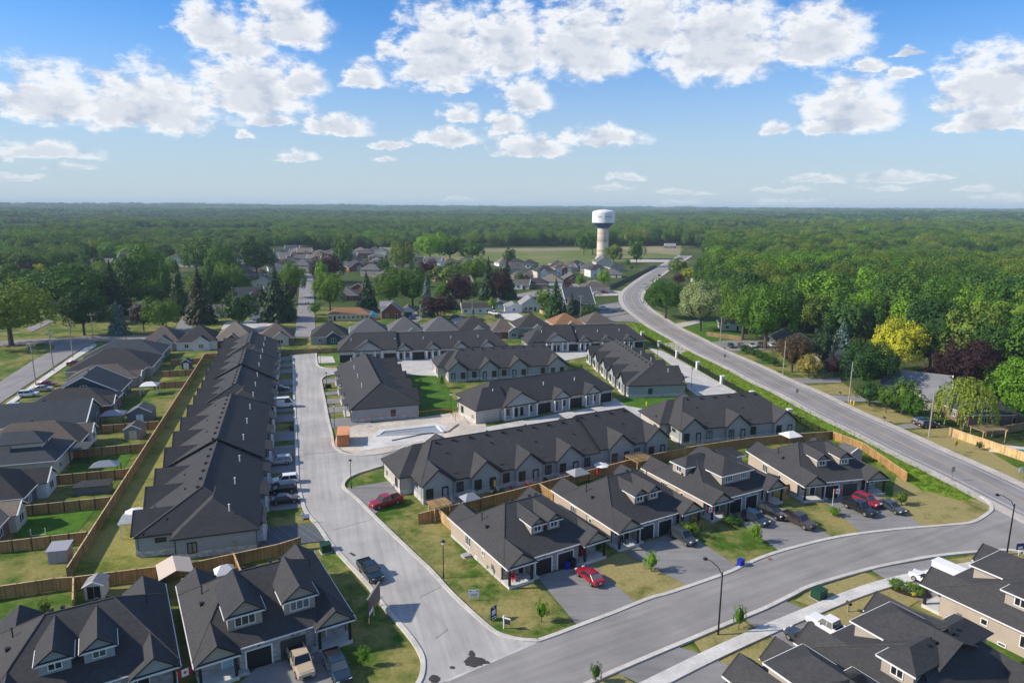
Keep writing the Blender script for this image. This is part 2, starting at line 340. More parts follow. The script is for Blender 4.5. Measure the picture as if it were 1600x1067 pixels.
mat('fabric_yellow', (0.75, 0.55, 0.03), 0.8)
mat('fabric_white', (0.75, 0.74, 0.72), 0.8)
mat('fabric_grey', (0.27, 0.29, 0.31), 0.7)
mat('fabric_tan', (0.55, 0.46, 0.38), 0.7)
mat('plastic_grey', (0.33, 0.33, 0.36), 0.6)
mat('tarp_blue', (0.02, 0.26, 0.62), 0.5)
mat('sign_white', (0.8, 0.8, 0.8), 0.4)
mat('sign_blue', (0.015, 0.03, 0.14), 0.4)
mat('sign_dark', (0.035, 0.032, 0.045), 0.4)
mat('sign_yellow', (0.75, 0.52, 0.01), 0.4)
mat('tower_concrete', (0.62, 0.53, 0.43), 0.85, b_stone, w=50.0, h=2.4)
mat('tower_white', (0.78, 0.79, 0.8), 0.45)
mat('tower_blue', (0.012, 0.075, 0.25), 0.4)
mat('tower_mark', (0.38, 0.42, 0.5), 0.5)
mat('pool_water', (0.02, 0.25, 0.26), 0.05, spec=0.6)
mat('skin', (0.45, 0.28, 0.2), 0.6)
mat('cloth_dark', (0.03, 0.03, 0.04), 0.8)
LEAF = dict(green=(0.045, 0.103, 0.009), mid=(0.068, 0.125, 0.011), deep=(0.024, 0.062, 0.010), olive=(0.095, 0.135, 0.016), lime=(0.085, 0.175, 0.010),
            yellow=(0.29, 0.29, 0.016), umber=(0.030, 0.034, 0.013), purple=(0.035, 0.012, 0.016), bronze=(0.075, 0.048, 0.022), silver=(0.135, 0.175, 0.09), gold=(0.26, 0.20, 0.05),
            spruce=(0.022, 0.048, 0.018), bluespruce=(0.075, 0.115, 0.105))
for k, c in LEAF.items(): mat('leaf_' + k, sc(c, 1.5), 0.6, b_leaf, 0.2, trans=0.1 if 'spruce' in k else 0.18)

# ------------------------------------------------------------------ mesh helpers
class MB:
    def __init__(s): s.v = []; s.f = []
    def poly(s, pts):
        b = len(s.v); s.v.extend(tuple(p) for p in pts); s.f.append(tuple(range(b, b + len(pts)))); return s
    def box(s, x0, x1, y0, y1, z0, z1):
        b = len(s.v)
        s.v += [(x0, y0, z0), (x1, y0, z0), (x1, y1, z0), (x0, y1, z0), (x0, y0, z1), (x1, y0, z1), (x1, y1, z1), (x0, y1, z1)]
        s.f += [(b, b + 3, b + 2, b + 1), (b + 4, b + 5, b + 6, b + 7), (b, b + 1, b + 5, b + 4), (b + 1, b + 2, b + 6, b + 5), (b + 2, b + 3, b + 7, b + 6), (b + 3, b, b + 4, b + 7)]
        return s
    def prism(s, pts, z0, z1):
        """pts: plan polygon, counter-clockwise"""
        n = len(pts); b = len(s.v)
        s.v += [(p[0], p[1], z0) for p in pts] + [(p[0], p[1], z1) for p in pts]
        s.f.append(tuple(range(b + n - 1, b - 1, -1))); s.f.append(tuple(range(b + n, b + 2 * n)))
        for i in range(n):
            j = (i + 1) % n; s.f.append((b + i, b + j, b + n + j, b + n + i))
        return s
    def extrude(s, pts, vec):
        """closed solid: polygon pts (3D) swept by vec"""
        n = len(pts); b = len(s.v); vec = Vector(vec)
        s.v += [tuple(p) for p in pts] + [tuple(Vector(p) + vec) for p in pts]
        s.f.append(tuple(range(b + n - 1, b - 1, -1))); s.f.append(tuple(range(b + n, b + 2 * n)))
        for i in range(n):
            j = (i + 1) % n; s.f.append((b + i, b + j, b + n + j, b + n + i))
        return s
    def bar(s, a, c, r, r2=None, n=6, caps=True):
        a, c = Vector(a), Vector(c); r2 = r if r2 is None else r2
        d = (c - a).normalized(); t = Vector((0, 0, 1)) if abs(d.z) < 0.9 else Vector((1, 0, 0))
        e1 = d.cross(t).normalized(); e2 = d.cross(e1); b = len(s.v)
        for q, rr in ((a, r), (c, r2)):
            for i in range(n):
                g = 2 * math.pi * i / n; s.v.append(tuple(q + e1 * (rr * math.cos(g)) + e2 * (rr * math.sin(g))))
        for i in range(n):
            j = (i + 1) % n; s.f.append((b + i, b + n + i, b + n + j, b + j))
        if caps: s.f.append(tuple(range(b, b + n))); s.f.append(tuple(range(b + 2 * n - 1, b + n - 1, -1)))
        return s
    def lathe(s, prof, n=16, x=0, y=0):
        b = len(s.v)
        for r, z in prof:
            for i in range(n):
                g = 2 * math.pi * i / n; s.v.append((x + r * math.cos(g), y + r * math.sin(g), z))
        for k in range(len(prof) - 1):
            for i in range(n):
                j = (i + 1) % n; s.f.append((b + k * n + i, b + k * n + j, b + (k + 1) * n + j, b + (k + 1) * n + i))
        s.f.append(tuple(range(b + n - 1, b - 1, -1))); k = (len(prof) - 1) * n
        s.f.append(tuple(range(b + k, b + k + n))); return s
    def shell(s, polys, t=0.16):
        """thin closed skin from roof polygons: top, underside, edge"""
        key = lambda p: (round(p[0], 4), round(p[1], 4), round(p[2], 4)); cnt = {}
        for p in polys:
            for i in range(len(p)):
                a, c = key(p[i]), key(p[(i + 1) % len(p)]); cnt[(a, c)] = cnt.get((a, c), 0) + 1
        for p in polys:
            s.poly(p); s.poly([(q[0], q[1], q[2] - t) for q in reversed(p)])
        for (a, c) in cnt:
            if (c, a) not in cnt: s.poly([a, (a[0], a[1], a[2] - t), (c[0], c[1], c[2] - t), c])
        return s
    def mesh(s, name, m, smooth=False):
        me = bpy.data.meshes.new(name); me.from_pydata(s.v, [], s.f)
        for q in (m if isinstance(m, (list, tuple)) else [m]): me.materials.append(MATS[q])
        if smooth: me.polygons.foreach_set('use_smooth', [True] * len(me.polygons))
        me.update(); return me
    def build(s, name, m, parent=None, loc=None, rz=0.0, smooth=False):
        return link(name, s.mesh(name, m, smooth), parent, loc, rz)
def link(name, me, parent=None, loc=None, rz=0.0):
    o = bpy.data.objects.new(name, me); COL.objects.link(o)
    if parent: o.parent = parent
    if loc is not None: o.location = loc
    if rz: o.rotation_euler = (0, 0, rz)
    return o
def thing(name, label, cat, loc=(0, 0, 0), rz=0.0, group=None):
    o = bpy.data.objects.new(name, None); COL.objects.link(o); o.empty_display_size = 0.5
    o.location = loc; o.rotation_euler = (0, 0, rz)
    return tag(o, label, cat, group)
def tag(o, label, cat, group=None, kind=None):
    if label: o['label'] = label
    if cat: o['category'] = cat
    if group: o['group'] = group
    if kind: o['kind'] = kind
    return o
def structure(o): o['kind'] = 'structure'; return o
def copy_tree(o, parent=None):
    c = o.copy(); COL.objects.link(c); c.parent = parent
    for ch in list(o.children): copy_tree(ch, c)
    return c
def sheet(name, pts, z, m, kind='structure', parent=None):
    """flat polygon on the ground; pts are world xy"""
    import mathutils
    vs3 = [Vector((p[0], p[1], 0)) for p in pts]
    tris = mathutils.geometry.tessellate_polygon([vs3])
    mb = MB(); mb.v = [(p[0], p[1], z) for p in pts]
    for t in tris:
        a, b2, c = (vs3[i] for i in t)
        mb.f.append(tuple(t) if (b2 - a).cross(c - a).z > 0 else tuple(reversed(t)))
    o = mb.build(name, m, parent)
    if kind and not parent: o['kind'] = kind
    return o
def pxs(l, z=0.0): return [P(x, y, z) for x, y in l]
def smooth_line(pts, n=6):
    """Catmull-Rom through xy points"""
    p = [Vector((q[0], q[1], 0)) for q in pts]; out = []
    for i in range(len(p) - 1):
        a, b, c, d = p[max(i - 1, 0)], p[i], p[i + 1], p[min(i + 2, len(p) - 1)]
        for k in range(n):
            t = k / n
            out.append(0.5 * ((2 * b) + (c - a) * t + (2 * a - 5 * b + 4 * c - d) * t * t + (3 * b - a - 3 * c + d) * t ** 3))
    out.append(p[-1]); return out
def ribbon(name, line, w0, w1, z0, z1, m, parent=None):
    """solid strip along a polyline between lateral offsets w0 and w1"""
    mb = MB(); L, Rr = [], []
    for i, q in enumerate(line):
        a, c = line[max(i - 1, 0)], line[min(i + 1, len(line) - 1)]
        d = (c - a); d.z = 0; d.normalize(); nrm = Vector((-d.y, d.x, 0))
        L.append(q + nrm * w1); Rr.append(q + nrm * w0)
    n = len(line)
    for i in range(n):
        mb.v += [(L[i].x, L[i].y, z0), (L[i].x, L[i].y, z1), (Rr[i].x, Rr[i].y, z1), (Rr[i].x, Rr[i].y, z0)]
    for i in range(n - 1):
        a, c = 4 * i, 4 * i + 4
        for k in range(4): mb.f.append((a + k, a + (k + 1) % 4, c + (k + 1) % 4, c + k))
    mb.f.append((3, 2, 1, 0)); e = 4 * (n - 1); mb.f.append((e, e + 1, e + 2, e + 3))
    o = mb.build(name, m, parent)
    if not parent: structure(o)
    return o
# ================================================================== ground, roads, pavements
cuts = [-17000, -9000, -4000, -1500, -600, -250, -100, 0, 100, 250, 600, 1500, 4000, 9000, 17000]
g = MB()
for x in cuts:
    for y in cuts: g.v.append((x, y, 0.0))
n_ = len(cuts)
for i in range(n_ - 1):
    for j in range(n_ - 1): g.f.append((i * n_ + j, (i + 1) * n_ + j, (i + 1) * n_ + j + 1, i * n_ + j + 1))
structure(g.build('ground', 'ground_far'))
_layer = {}
def patch(name, l, m, level, world=False, kind='structure'):
    """level 1 turf, 2 turf on turf, 3 paving, 4 roads, 5 markings; every sheet a few mm above the one before"""
    k = _layer.get(level, 0); _layer[level] = k + 1
    z = {1: 0.004, 2: 0.03, 3: 0.10, 4: 0.155, 5: 0.235}[level] + (0.004 if level == 1 else 0.002) * (k % 26)
    return sheet(name, l if world else pxs(l), z, m, kind)
ROAD_Z = 0.23
# turf
patch('lawn', [(-120, 1150), (1750, 1150), (1750, 760), (1390, 640), (1250, 560), (1010, 480), (600, 480), (-300, 480)], 'grass_lawn', 1)
patch('mown_strip', [(95, 905), (320, 562), (340, 545), (430, 545), (420, 620), (400, 850), (480, 870), (260, 905)], 'grass_strip', 2)
patch('lawn', [(548, 760), (560, 770), (610, 828), (700, 918), (770, 988), (800, 999), (850, 1000), (900, 980), (840, 905), (790, 920), (690, 830), (660, 800), (640, 800), (600, 800)], 'grass_corner', 2)
patch('lawn', [(900, 880), (950, 870), (1010, 850), (1085, 915), (1000, 945)], 'grass_dry', 2)
patch('lawn', [(1060, 825), (1100, 812), (1230, 862), (1160, 888)], 'grass_corner', 2)
patch('lawn', [(1230, 790), (1290, 780), (1360, 838), (1300, 846)], 'grass_corner', 2)
patch('verge', [(1390, 790), (1400, 745), (1535, 783), (1550, 795), (1530, 815), (1440, 826)], 'grass_dry', 2)
patch('ditch_grass', [(985, 500), (1000, 505), (1037, 523), (1075, 547), (1131, 573), (1187, 602), (1244, 630), (1300, 656), (1380, 700), (1435, 728), (1487, 754), (1532, 780),
                      (1500, 782), (1440, 766), (1400, 742), (1330, 702), (1290, 684), (1230, 655), (1174, 626), (1128, 601), (1090, 578), (1058, 559), (1030, 543), (1000, 528)], 'grass_ditch', 2)
patch('bare_soil', [(1037, 537), (1052, 535), (1076, 548), (1062, 553)], 'sand', 3)
patch('courtyard_lawn', [(636, 590), (690, 586), (716, 640), (690, 648), (665, 655), (640, 640)], 'grass_green', 2)
patch('lawn', [(957, 622), (1000, 612), (1072, 622), (1005, 640), (965, 632)], 'grass_green', 2)
patch('lawn', [(1100, 618), (1060, 600), (1015, 548), (1000, 535), (1020, 545), (1150, 612)], 'grass_lawn', 2)
patch('backyard_lawn', [(20, 842), (30, 808), (150, 796), (118, 835)], 'grass_green', 2)
patch('backyard_lawn', [(100, 745), (118, 712), (208, 708), (190, 738)], 'grass_green', 2)
patch('backyard_lawn', [(60, 785), (80, 757), (180, 750), (165, 780)], 'grass_lawn', 2)
patch('lawn', [(490, 556), (430, 552), (430, 545), (530, 545), (530, 570), (500, 572)], 'grass_green', 2)
patch('verge', [(1403, 674), (1485, 668), (1600, 738), (1600, 757), (1500, 716)], 'grass_dry', 2)
patch('lawn', [(1186, 551), (1220, 551), (1310, 588), (1225, 589)], 'grass_lawn', 2)
patch('lawn', [(1060, 505), (1120, 500), (1160, 520), (1140, 545), (1115, 538)], 'grass_green', 2)
patch('lawn', [(1250, 603), (1315, 600), (1345, 617), (1285, 616)], 'grass_dry', 2)
patch('lawn', [(1310, 632), (1380, 632), (1430, 660), (1385, 662)], 'grass_dry', 2)
patch('lawn', [(1242, 938), (1275, 919), (1352, 895), (1382, 908), (1330, 922), (1268, 948)], 'grass_dry', 2)
patch('lawn', [(1270, 960), (1335, 937), (1400, 914), (1450, 930), (1400, 960), (1330, 985)], 'grass_dry', 2)
patch('lawn', [(1470, 876), (1600, 858), (1600, 880), (1500, 882)], 'grass_dry', 2)
patch('lawn', [(1082, 1000), (1160, 970), (1178, 984), (1098, 1022)], 'grass_dry', 2)
patch('lawn', [(1122, 1034), (1200, 995), (1240, 1010), (1180, 1050)], 'grass_dry', 2)
patch('lawn', [(925, 1067), (966, 1052), (990, 1067), (960, 1085), (900, 1085)], 'grass_dry', 2)
# fields far off
patch('field', [(560, 398), (760, 388), (1000, 388), (1068, 388), (1060, 404), (1000, 406), (880, 418), (760, 414), (600, 410)], 'grass_field', 1)
patch('field', [(752, 389), (905, 387), (905, 391), (760, 394)], 'field_brown', 2)
patch('field', [(962, 386), (1064, 384), (1062, 399), (985, 393)], 'field_brown', 2)
for l, m_ in (([(640, 371), (800, 368), (830, 373), (650, 377)], 'grass_field'), ([(1190, 350), (1285, 351), (1290, 357), (1195, 355)], 'grass_field'),
              ([(955, 361), (1075, 361), (1080, 365), (955, 366)], 'grass_field'), ([(10, 348), (120, 346), (125, 349), (12, 351)], 'grass_field'),
              ([(1030, 347), (1085, 346), (1085, 349), (1030, 350)], 'field_brown')):
    patch('field', l, m_, 1)

# highway: shoulders, carriageway, paint
hwL = [(1700, 875), (1600, 818), (1538, 783), (1487, 753), (1435, 727), (1380, 699), (1300, 656), (1244, 629), (1187, 601), (1131, 572), (1075, 547), (1037, 522.5), (1008, 506.6),
       (993, 494), (977, 480), (970, 466.6), (976, 457), (987, 447.6), (1010, 430.7), (1035, 415), (1068, 399)]
hwR = [(1700, 800), (1600, 758), (1563, 742), (1504, 718), (1435, 688), (1380, 662), (1300, 629), (1251, 602), (1225, 592), (1187, 573), (1135, 549), (1112, 539), (1075, 520.6),
       (1043, 502), (1014, 483.4), (1004, 468), (1004, 455), (1014, 444), (1029, 432), (1050, 418), (1074, 401)]
cl = [(P(*a) + P(*b)) / 2 for a, b in zip(hwL, hwR)]
hwc = smooth_line(cl, 6)
def strip(name, line, w0, w1, z, m):
    mb = MB()
    for i, q in enumerate(line):
        a, c = line[max(i - 1, 0)], line[min(i + 1, len(line) - 1)]
        d = (c - a); d.z = 0; d.normalize(); nn = Vector((-d.y, d.x, 0))
        for w in (w0, w1): mb.v.append((q.x + nn.x * w, q.y + nn.y * w, z))
    for i in range(len(line) - 1): mb.f.append((2 * i, 2 * i + 2, 2 * i + 3, 2 * i + 1))
    return structure(mb.build(name, m))
strip('gravel_shoulder', hwc, -7.3, 7.3, 0.20, 'gravel')
strip('highway', hwc, -5.0, 5.0, ROAD_Z - 0.02, 'asphalt_highway')
strip('road_marking', hwc, 0.08, 0.24, ROAD_Z, 'paint_yellow'); strip('road_marking', hwc, -0.24, -0.08, ROAD_Z, 'paint_yellow')
strip('road_marking', hwc, 3.9, 4.05, ROAD_Z, 'paint_white'); strip('road_marking', hwc, -4.05, -3.9, ROAD_Z, 'paint_white')
patch('side_road', [(928, 502), (962, 494), (1000, 490), (1012, 507), (985, 503), (960, 503)], 'asphalt_highway', 4)
# new estate road of pale asphalt
wk = [(454, 556), (458, 563), (459.5, 620), (461.5, 660), (463.8, 720), (465.5, 755), (470.5, 778), (478, 800), (497, 823), (514, 848), (539, 876), (573, 913), (601, 950), (634, 988), (655, 1018), (661, 1040), (655, 1067), (630, 1092), (560, 1140)]
ek1 = [(493.7, 553), (496, 570), (505, 575.5), (527, 577)]
ek2 = [(528, 585), (509.5, 588), (502, 594), (503.5, 607.5), (508, 630), (512.5, 655), (518.5, 680), (520.7, 696), (527.5, 704), (539.5, 709.5), (557.5, 712.5), (580, 711.7), (613, 706.5), (632, 699)]
ek3 = [(596, 729), (577, 735), (562, 739.5), (545, 747), (537, 756), (538, 764), (550, 774), (566.5, 789), (585, 808), (607.5, 830), (645, 866), (675, 894.5), (697.5, 920), (720, 942.5), (745.5, 966), (772, 988), (790, 996), (812, 1001), (840, 1003)]
W_, E1, E2, E3 = (smooth_line(pxs(l), 5) for l in (wk, ek1, ek2, ek3))
joint = pxs([(694, 1067), (600, 1112)])
estate = W_ + [P(560, 1140)] + [joint[1], joint[0]] + list(reversed(E3)) + pxs([(640, 730), (660, 712)]) + list(reversed(E2)) + pxs([(560, 590), (560, 574)]) + list(reversed(E1))
sheet('estate_road', estate, ROAD_Z - 0.05, 'asphalt_new')
patch('service_lane', [(520, 576), (560, 572), (640, 563), (700, 560), (800, 556), (930, 543), (945, 552), (870, 566), (760, 580), (690, 588), (635, 586), (524, 586)], 'concrete', 3)
patch('service_lane', [(590, 731), (612, 705), (650, 688), (757, 668), (930, 636), (965, 632), (1010, 640), (1050, 655), (1010, 668), (800, 690), (660, 722)], 'concrete', 3)
patch('service_lane', [(938, 630), (960, 622), (1008, 655), (1020, 660), (1000, 668), (965, 650)], 'concrete', 3)
patch('service_lane', [(1010, 543), (1036, 549), (1150, 612), (1130, 640), (1098, 625), (1074, 608), (1068, 585), (1035, 560)], 'concrete', 3)
# curved residential street
nst = [(840, 1003), (869, 993), (903, 980), (959, 959), (1015, 936.5), (1050, 926.6), (1132.7, 898), (1163.6, 884), (1203, 868), (1259, 852), (1318, 839), (1397, 829), (1481, 822), (1518, 817.6), (1540, 806), (1549, 797), (1546, 787), (1532, 777)]
sst = [(800, 1135), (870, 1094), (946, 1057), (1032, 1020), (1080, 1000), (1120, 983), (1176, 960), (1200, 949.7), (1240, 930), (1270, 916), (1357, 890.7), (1425, 876.6), (1481, 868), (1568, 861), (1610, 868), (1650, 890)]
NS, SS = smooth_line(pxs(nst), 5), smooth_line(pxs(sst), 5)
sheet('street', [joint[1], joint[0]] + NS + pxs([(1545, 776), (1600, 808), (1700, 868)]) + list(reversed(SS)) + [P(700, 1190)], ROAD_Z - 0.04, 'asphalt_street')
structure(MB().poly([(*q.xy, ROAD_Z - 0.028) for q in pxs([(694, 1066), (700, 1067), (838, 1007), (836, 1004)])]).build('paving_joint', 'concrete'))
for l, s_ in ((W_, 1), (E1, -1), (E2, -1), (E3, 1), (NS, 1), (SS, -1)):
    ribbon('kerb', l, -0.28, 0.28, 0.0, ROAD_Z + 0.08, 'kerb_concrete')
ribbon('kerb', [P(494, 553), P(458, 556)], -0.2, 0.2, 0.0, ROAD_Z + 0.08, 'kerb_concrete')
# sidewalk of separate slabs along the south side
sw_n = smooth_line(pxs([(960, 1088), (1004, 1067), (1100, 1020), (1180, 984), (1240, 959), (1326, 924.4), (1397, 903), (1503, 882), (1560, 874)]), 12)
sw = bpy.data.objects.new('sidewalk', None); COL.objects.link(sw); sw['kind'] = 'structure'
acc = []
for a, c in zip(sw_n, sw_n[1:]): acc.append((c - a).length)
tot = sum(acc)
def along(line, d):
    for a, c in zip(line, line[1:]):
        l = (c - a).length
        if d <= l: return a + (c - a) * (d / l), (c - a).normalized()
        d -= l
    return line[-1], (line[-1] - line[-2]).normalized()
k = 0.0
while k < tot - 1.6:
    (a, d1), (c, d2) = along(sw_n, k + 0.02), along(sw_n, k + 1.58)
    n1, n2 = Vector((d1.y, -d1.x, 0)), Vector((d2.y, -d2.x, 0))
    MB().prism([a.xy, (a + n1 * 1.75).xy, (c + n2 * 1.75).xy, c.xy], 0.05, ROAD_Z + 0.06).build('slab', 'concrete_pale', sw); k += 1.6
strip('slab_bed', [v + Vector((0, 0, 0)) for v in sw_n], -1.72, -0.03, ROAD_Z + 0.03, 'concrete')
# driveways
for l, m_ in (([(838, 901), (916, 882), (928, 885), (994, 943), (904, 980)], 'asphalt_drive'),
              ([(980, 866), (1008, 847), (1058, 832), (1080, 838), (1154, 886), (1074, 916)], 'asphalt_drive'),
              ([(1140, 806), (1195, 789), (1230, 796), (1305, 843), (1220, 863)], 'asphalt_drive'),
              ([(1288, 784), (1340, 770), (1385, 780), (1445, 826), (1350, 837)], 'asphalt_drive'),
              ([(1163, 967), (1225, 939), (1258, 952), (1184, 985)], 'asphalt_drive'), ([(1200, 993), (1275, 961), (1340, 990), (1260, 1030)], 'asphalt_drive'),
              ([(1360, 891), (1464, 873), (1484, 885), (1386, 907)], 'asphalt_drive'), ([(1400, 914), (1500, 888), (1540, 905), (1445, 945)], 'asphalt_drive'),
              ([(966, 1053), (1060, 1012), (1098, 1023), (1000, 1070)], 'asphalt_drive'), ([(1044, 1067), (1120, 1032), (1160, 1050), (1100, 1090)], 'asphalt_drive'),
              ([(355, 1085), (400, 1045), (520, 1010), (560, 1085)], 'asphalt_drive'), ([(538, 764), (610, 752), (632, 772), (585, 804)], 'asphalt_drive')):
    patch('driveway', l, m_, 3)
patch('driveway', [(398, 826), (490, 819), (514, 845), (398, 858)], 'paver_dark', 3)
rowdir = Vector((-0.951, -0.309, 0))
for (y0, y1) in ((557, 563), (567.5, 573.5), (577, 583.5), (593, 601.5), (605, 614), (627, 643), (647, 658.5), (672, 688), (695, 713), (719, 737), (744, 761), (765, 793)):
    def kx(y):
        for (a, b), (c, d) in zip(wk, wk[1:]):
            if b <= y <= d: return a + (c - a) * (y - b) / (d - b)
    a, b = P(kx(y0) - 1, y0), P(kx(y1) - 1, y1)
    patch('driveway', [a, b, b + rowdir * 9.5, a + rowdir * 9.5], 'asphalt_drive', 3, True)
for (y0, y1) in ((593, 600), (613, 618), (624, 632), (637, 646), (655, 670)):
    xk = 503 + (y0 - 594) * 0.2
    a, b = P(xk, y0), P(503 + (y1 - 594) * 0.2, y1)
    patch('driveway', [a, b, b - rowdir * 9.0, a - rowdir * 9.0], 'asphalt_drive', 3, True)
patch('parking_pad', [(496, 557), (520, 557), (524, 567), (498, 568)], 'concrete', 3)
# construction site of the swimming pool
patch('building_site', [(522, 697), (531, 703), (557, 711), (592, 710), (632, 698), (700, 690), (760, 668), (757, 655), (714, 645), (660, 652), (560, 664), (528, 672)], 'sand', 3)
patch('pool_deck', [(560, 706), (585, 680), (592, 672), (680, 661), (700, 668), (690, 682), (640, 694)], 'concrete_pale', 4)
pool = bpy.data.objects.new('swimming_pool', None); COL.objects.link(pool)
tag(pool, 'empty white swimming pool basin under construction on the sandy site', 'pool')
pc = [P(x, y, 0.5) for x, y in [(588, 679.5), (597, 673.5), (684, 664), (694, 674)]]
mid = sum((p for p in pc), Vector()) / 4
for i in range(4):
    a, b = pc[i], pc[(i + 1) % 4]; ia, ib = a + (mid - a) * 0.07, b + (mid - b) * 0.07
    MB().prism([a.xy, b.xy, ib.xy, ia.xy][::-1] if (b - a).cross(mid - a).z < 0 else [a.xy, b.xy, ib.xy, ia.xy], 0.1, 0.5).build('pool_wall', 'trim_white', pool)
sheet('pool_floor', [a + (mid - a) * 0.07 for a in pc], 0.30, 'glass_pale', None, pool)
# roads beyond
patch('road', [(0, 597), (50, 565), (84, 547), (86, 541.5), (70, 537), (-60, 545), (-60, 536), (40, 531), (100, 528), (163, 525), (150, 534), (136, 541), (110, 556), (60, 590), (0, 631), (-60, 670), (-60, 640)], 'asphalt_highway', 4)
patch('footway', [(-60, 690), (0, 646), (60, 602), (112, 566), (152, 540), (148, 537), (134, 543), (108, 561), (58, 596), (0, 638), (-60, 680)], 'concrete_pale', 4)
patch('street', [(163, 526), (460, 519), (700, 508), (960, 499), (962, 503), (700, 514), (460, 526), (150, 534)], 'asphalt_highway', 4)
patch('street', [(470, 428), (489, 428), (493, 515), (508, 527), (450, 527), (462, 516)], 'asphalt_highway', 4)
patch('street', [(284, 494), (297, 492), (303, 522), (271, 522)], 'asphalt_drive', 4)
patch('street', [(40, 514), (75, 500), (84, 503), (50, 519)], 'asphalt_highway', 4)
patch('street', [(870, 448), (930, 438), (940, 443), (880, 456), (860, 462), (790, 468), (788, 464)], 'asphalt_highway', 4)
patch('street', [(985, 406), (1058, 405), (1050, 410), (985, 410)], 'gravel', 4)
patch('driveway', [(766, 490), (800, 485), (828, 500), (816, 505), (781, 497)], 'concrete_pale', 3)
patch('driveway', [(345, 515), (352, 504), (415, 500), (430, 505), (398, 522)], 'concrete', 3)
patch('driveway', [(637, 493), (650, 487), (660, 500), (640, 508)], 'asphalt_drive', 3)
patch('driveway', [(704, 500), (716, 494), (728, 500), (712, 506)], 'concrete', 3)
patch('driveway', [(1112, 535), (1136, 532), (1212, 532.5), (1214, 546.5), (1135, 549.5)], 'asphalt_drive', 3)
patch('driveway', [(1222, 591), (1312, 590.5), (1315, 598.5), (1240, 600)], 'asphalt_drive', 3)
patch('driveway', [(1280, 617), (1342, 619), (1378, 629), (1304, 628)], 'asphalt_drive', 3)
patch('driveway', [(1400, 665), (1434, 661), (1482, 667), (1408, 671)], 'asphalt_drive', 3)
patch('driveway', [(1050, 507), (1090, 500), (1100, 503), (1065, 512)], 'gravel', 3)
patch('driveway', [(935, 478), (978, 470), (980, 490), (940, 498)], 'asphalt_drive', 3)
patch('driveway', [(925, 455), (975, 455), (972, 462), (930, 463)], 'gravel', 3)
# tar patches on the road
for l in ([(500, 800), (560, 792), (585, 812), (520, 830)], [(640, 915), (672, 900), (690, 918), (650, 938)], [(470, 690), (518, 684), (535, 706), (474, 712)], [(600, 905), (618, 892), (700, 985), (680, 1000)]):
    patch('road_repair', l, 'asphalt_repair', 4).location.z = 0.185 - 0.155 + 0.004
for cx0, cy0, rx, ry in ((740, 1036, 17, 9), (737, 1024, 5, 6), (706.5, 1045, 4, 2.2), (679, 1063, 9, 6), (757, 1037, 8, 2.5)):
    l = []
    for i in range(18):
        t = 2 * math.pi * i / 18; q = 0.8 + 0.35 * rnd.random(); l.append((cx0 + rx * q * math.cos(t), cy0 + ry * q * math.sin(t)))
    patch('tar_patch', l, 'asphalt_patch', 5)
patch('tar_patch', [(545, 866), (549, 865), (556, 869), (552, 870.5)], 'asphalt_patch', 5)
for x, y in ((1202, 875.5), (1268, 917.5)):
    o = patch('drain_grate', [(x - 4, y - 1), (x + 1, y - 2.4), (x + 5, y + 0.4), (x, y + 1.6)], 'soil_red', 5)
# ================================================================== buildings
PI = math.pi
_cache = {}
def frame_of(o, ang):
    """origin + heading -> function local (u, v) to world"""
    a = R(ang); U = Vector((math.cos(a), math.sin(a), 0)); V = Vector((-math.sin(a), math.cos(a), 0)); o = Vector((o[0], o[1], 0))
    return lambda u, v, z=0.0: o + U * u + V * v + Vector((0, 0, z))
FACE = {'f': 0.0, 'b': PI, 'l': -PI / 2, 'r': PI / 2}     # towards -y, +y, -x, +x of the house
def cached(key, make):
    if key not in _cache: _cache[key] = make()
    return _cache[key]
def window(par, x, y, z, w, h, face='f', fr='trim_white', panes=2, glass='glass_dark', name='window', trans=False):
    def mk():
        t = 0.09 if fr != 'trim_black' else 0.13; m = MB()
        m.box(-w / 2, w / 2, -0.07, 0.02, h - t, h).box(-w / 2, w / 2, -0.09, 0.02, 0, t)
        m.box(-w / 2, -w / 2 + t, -0.07, 0.02, t, h - t).box(w / 2 - t, w / 2, -0.07, 0.02, t, h - t)
        for k in range(1, panes):
            c = -w / 2 + w * k / panes; m.box(c - t / 2, c + t / 2, -0.065, 0.02, t, h - t)
        if trans: m.box(-w / 2 + t, w / 2 - t, -0.06, 0.02, h * 0.72, h * 0.72 + t)
        return m.mesh('window', fr)
    def pk(): return MB().box(-w / 2 + 0.05, w / 2 - 0.05, -0.03, 0.0, 0.05, h - 0.05).mesh('pane', glass)
    o = link(name, cached(('w', w, h, fr, panes, trans), mk), par, (x, y, z), FACE[face])
    link('pane', cached(('p', w, h, glass), pk), o)
    return o
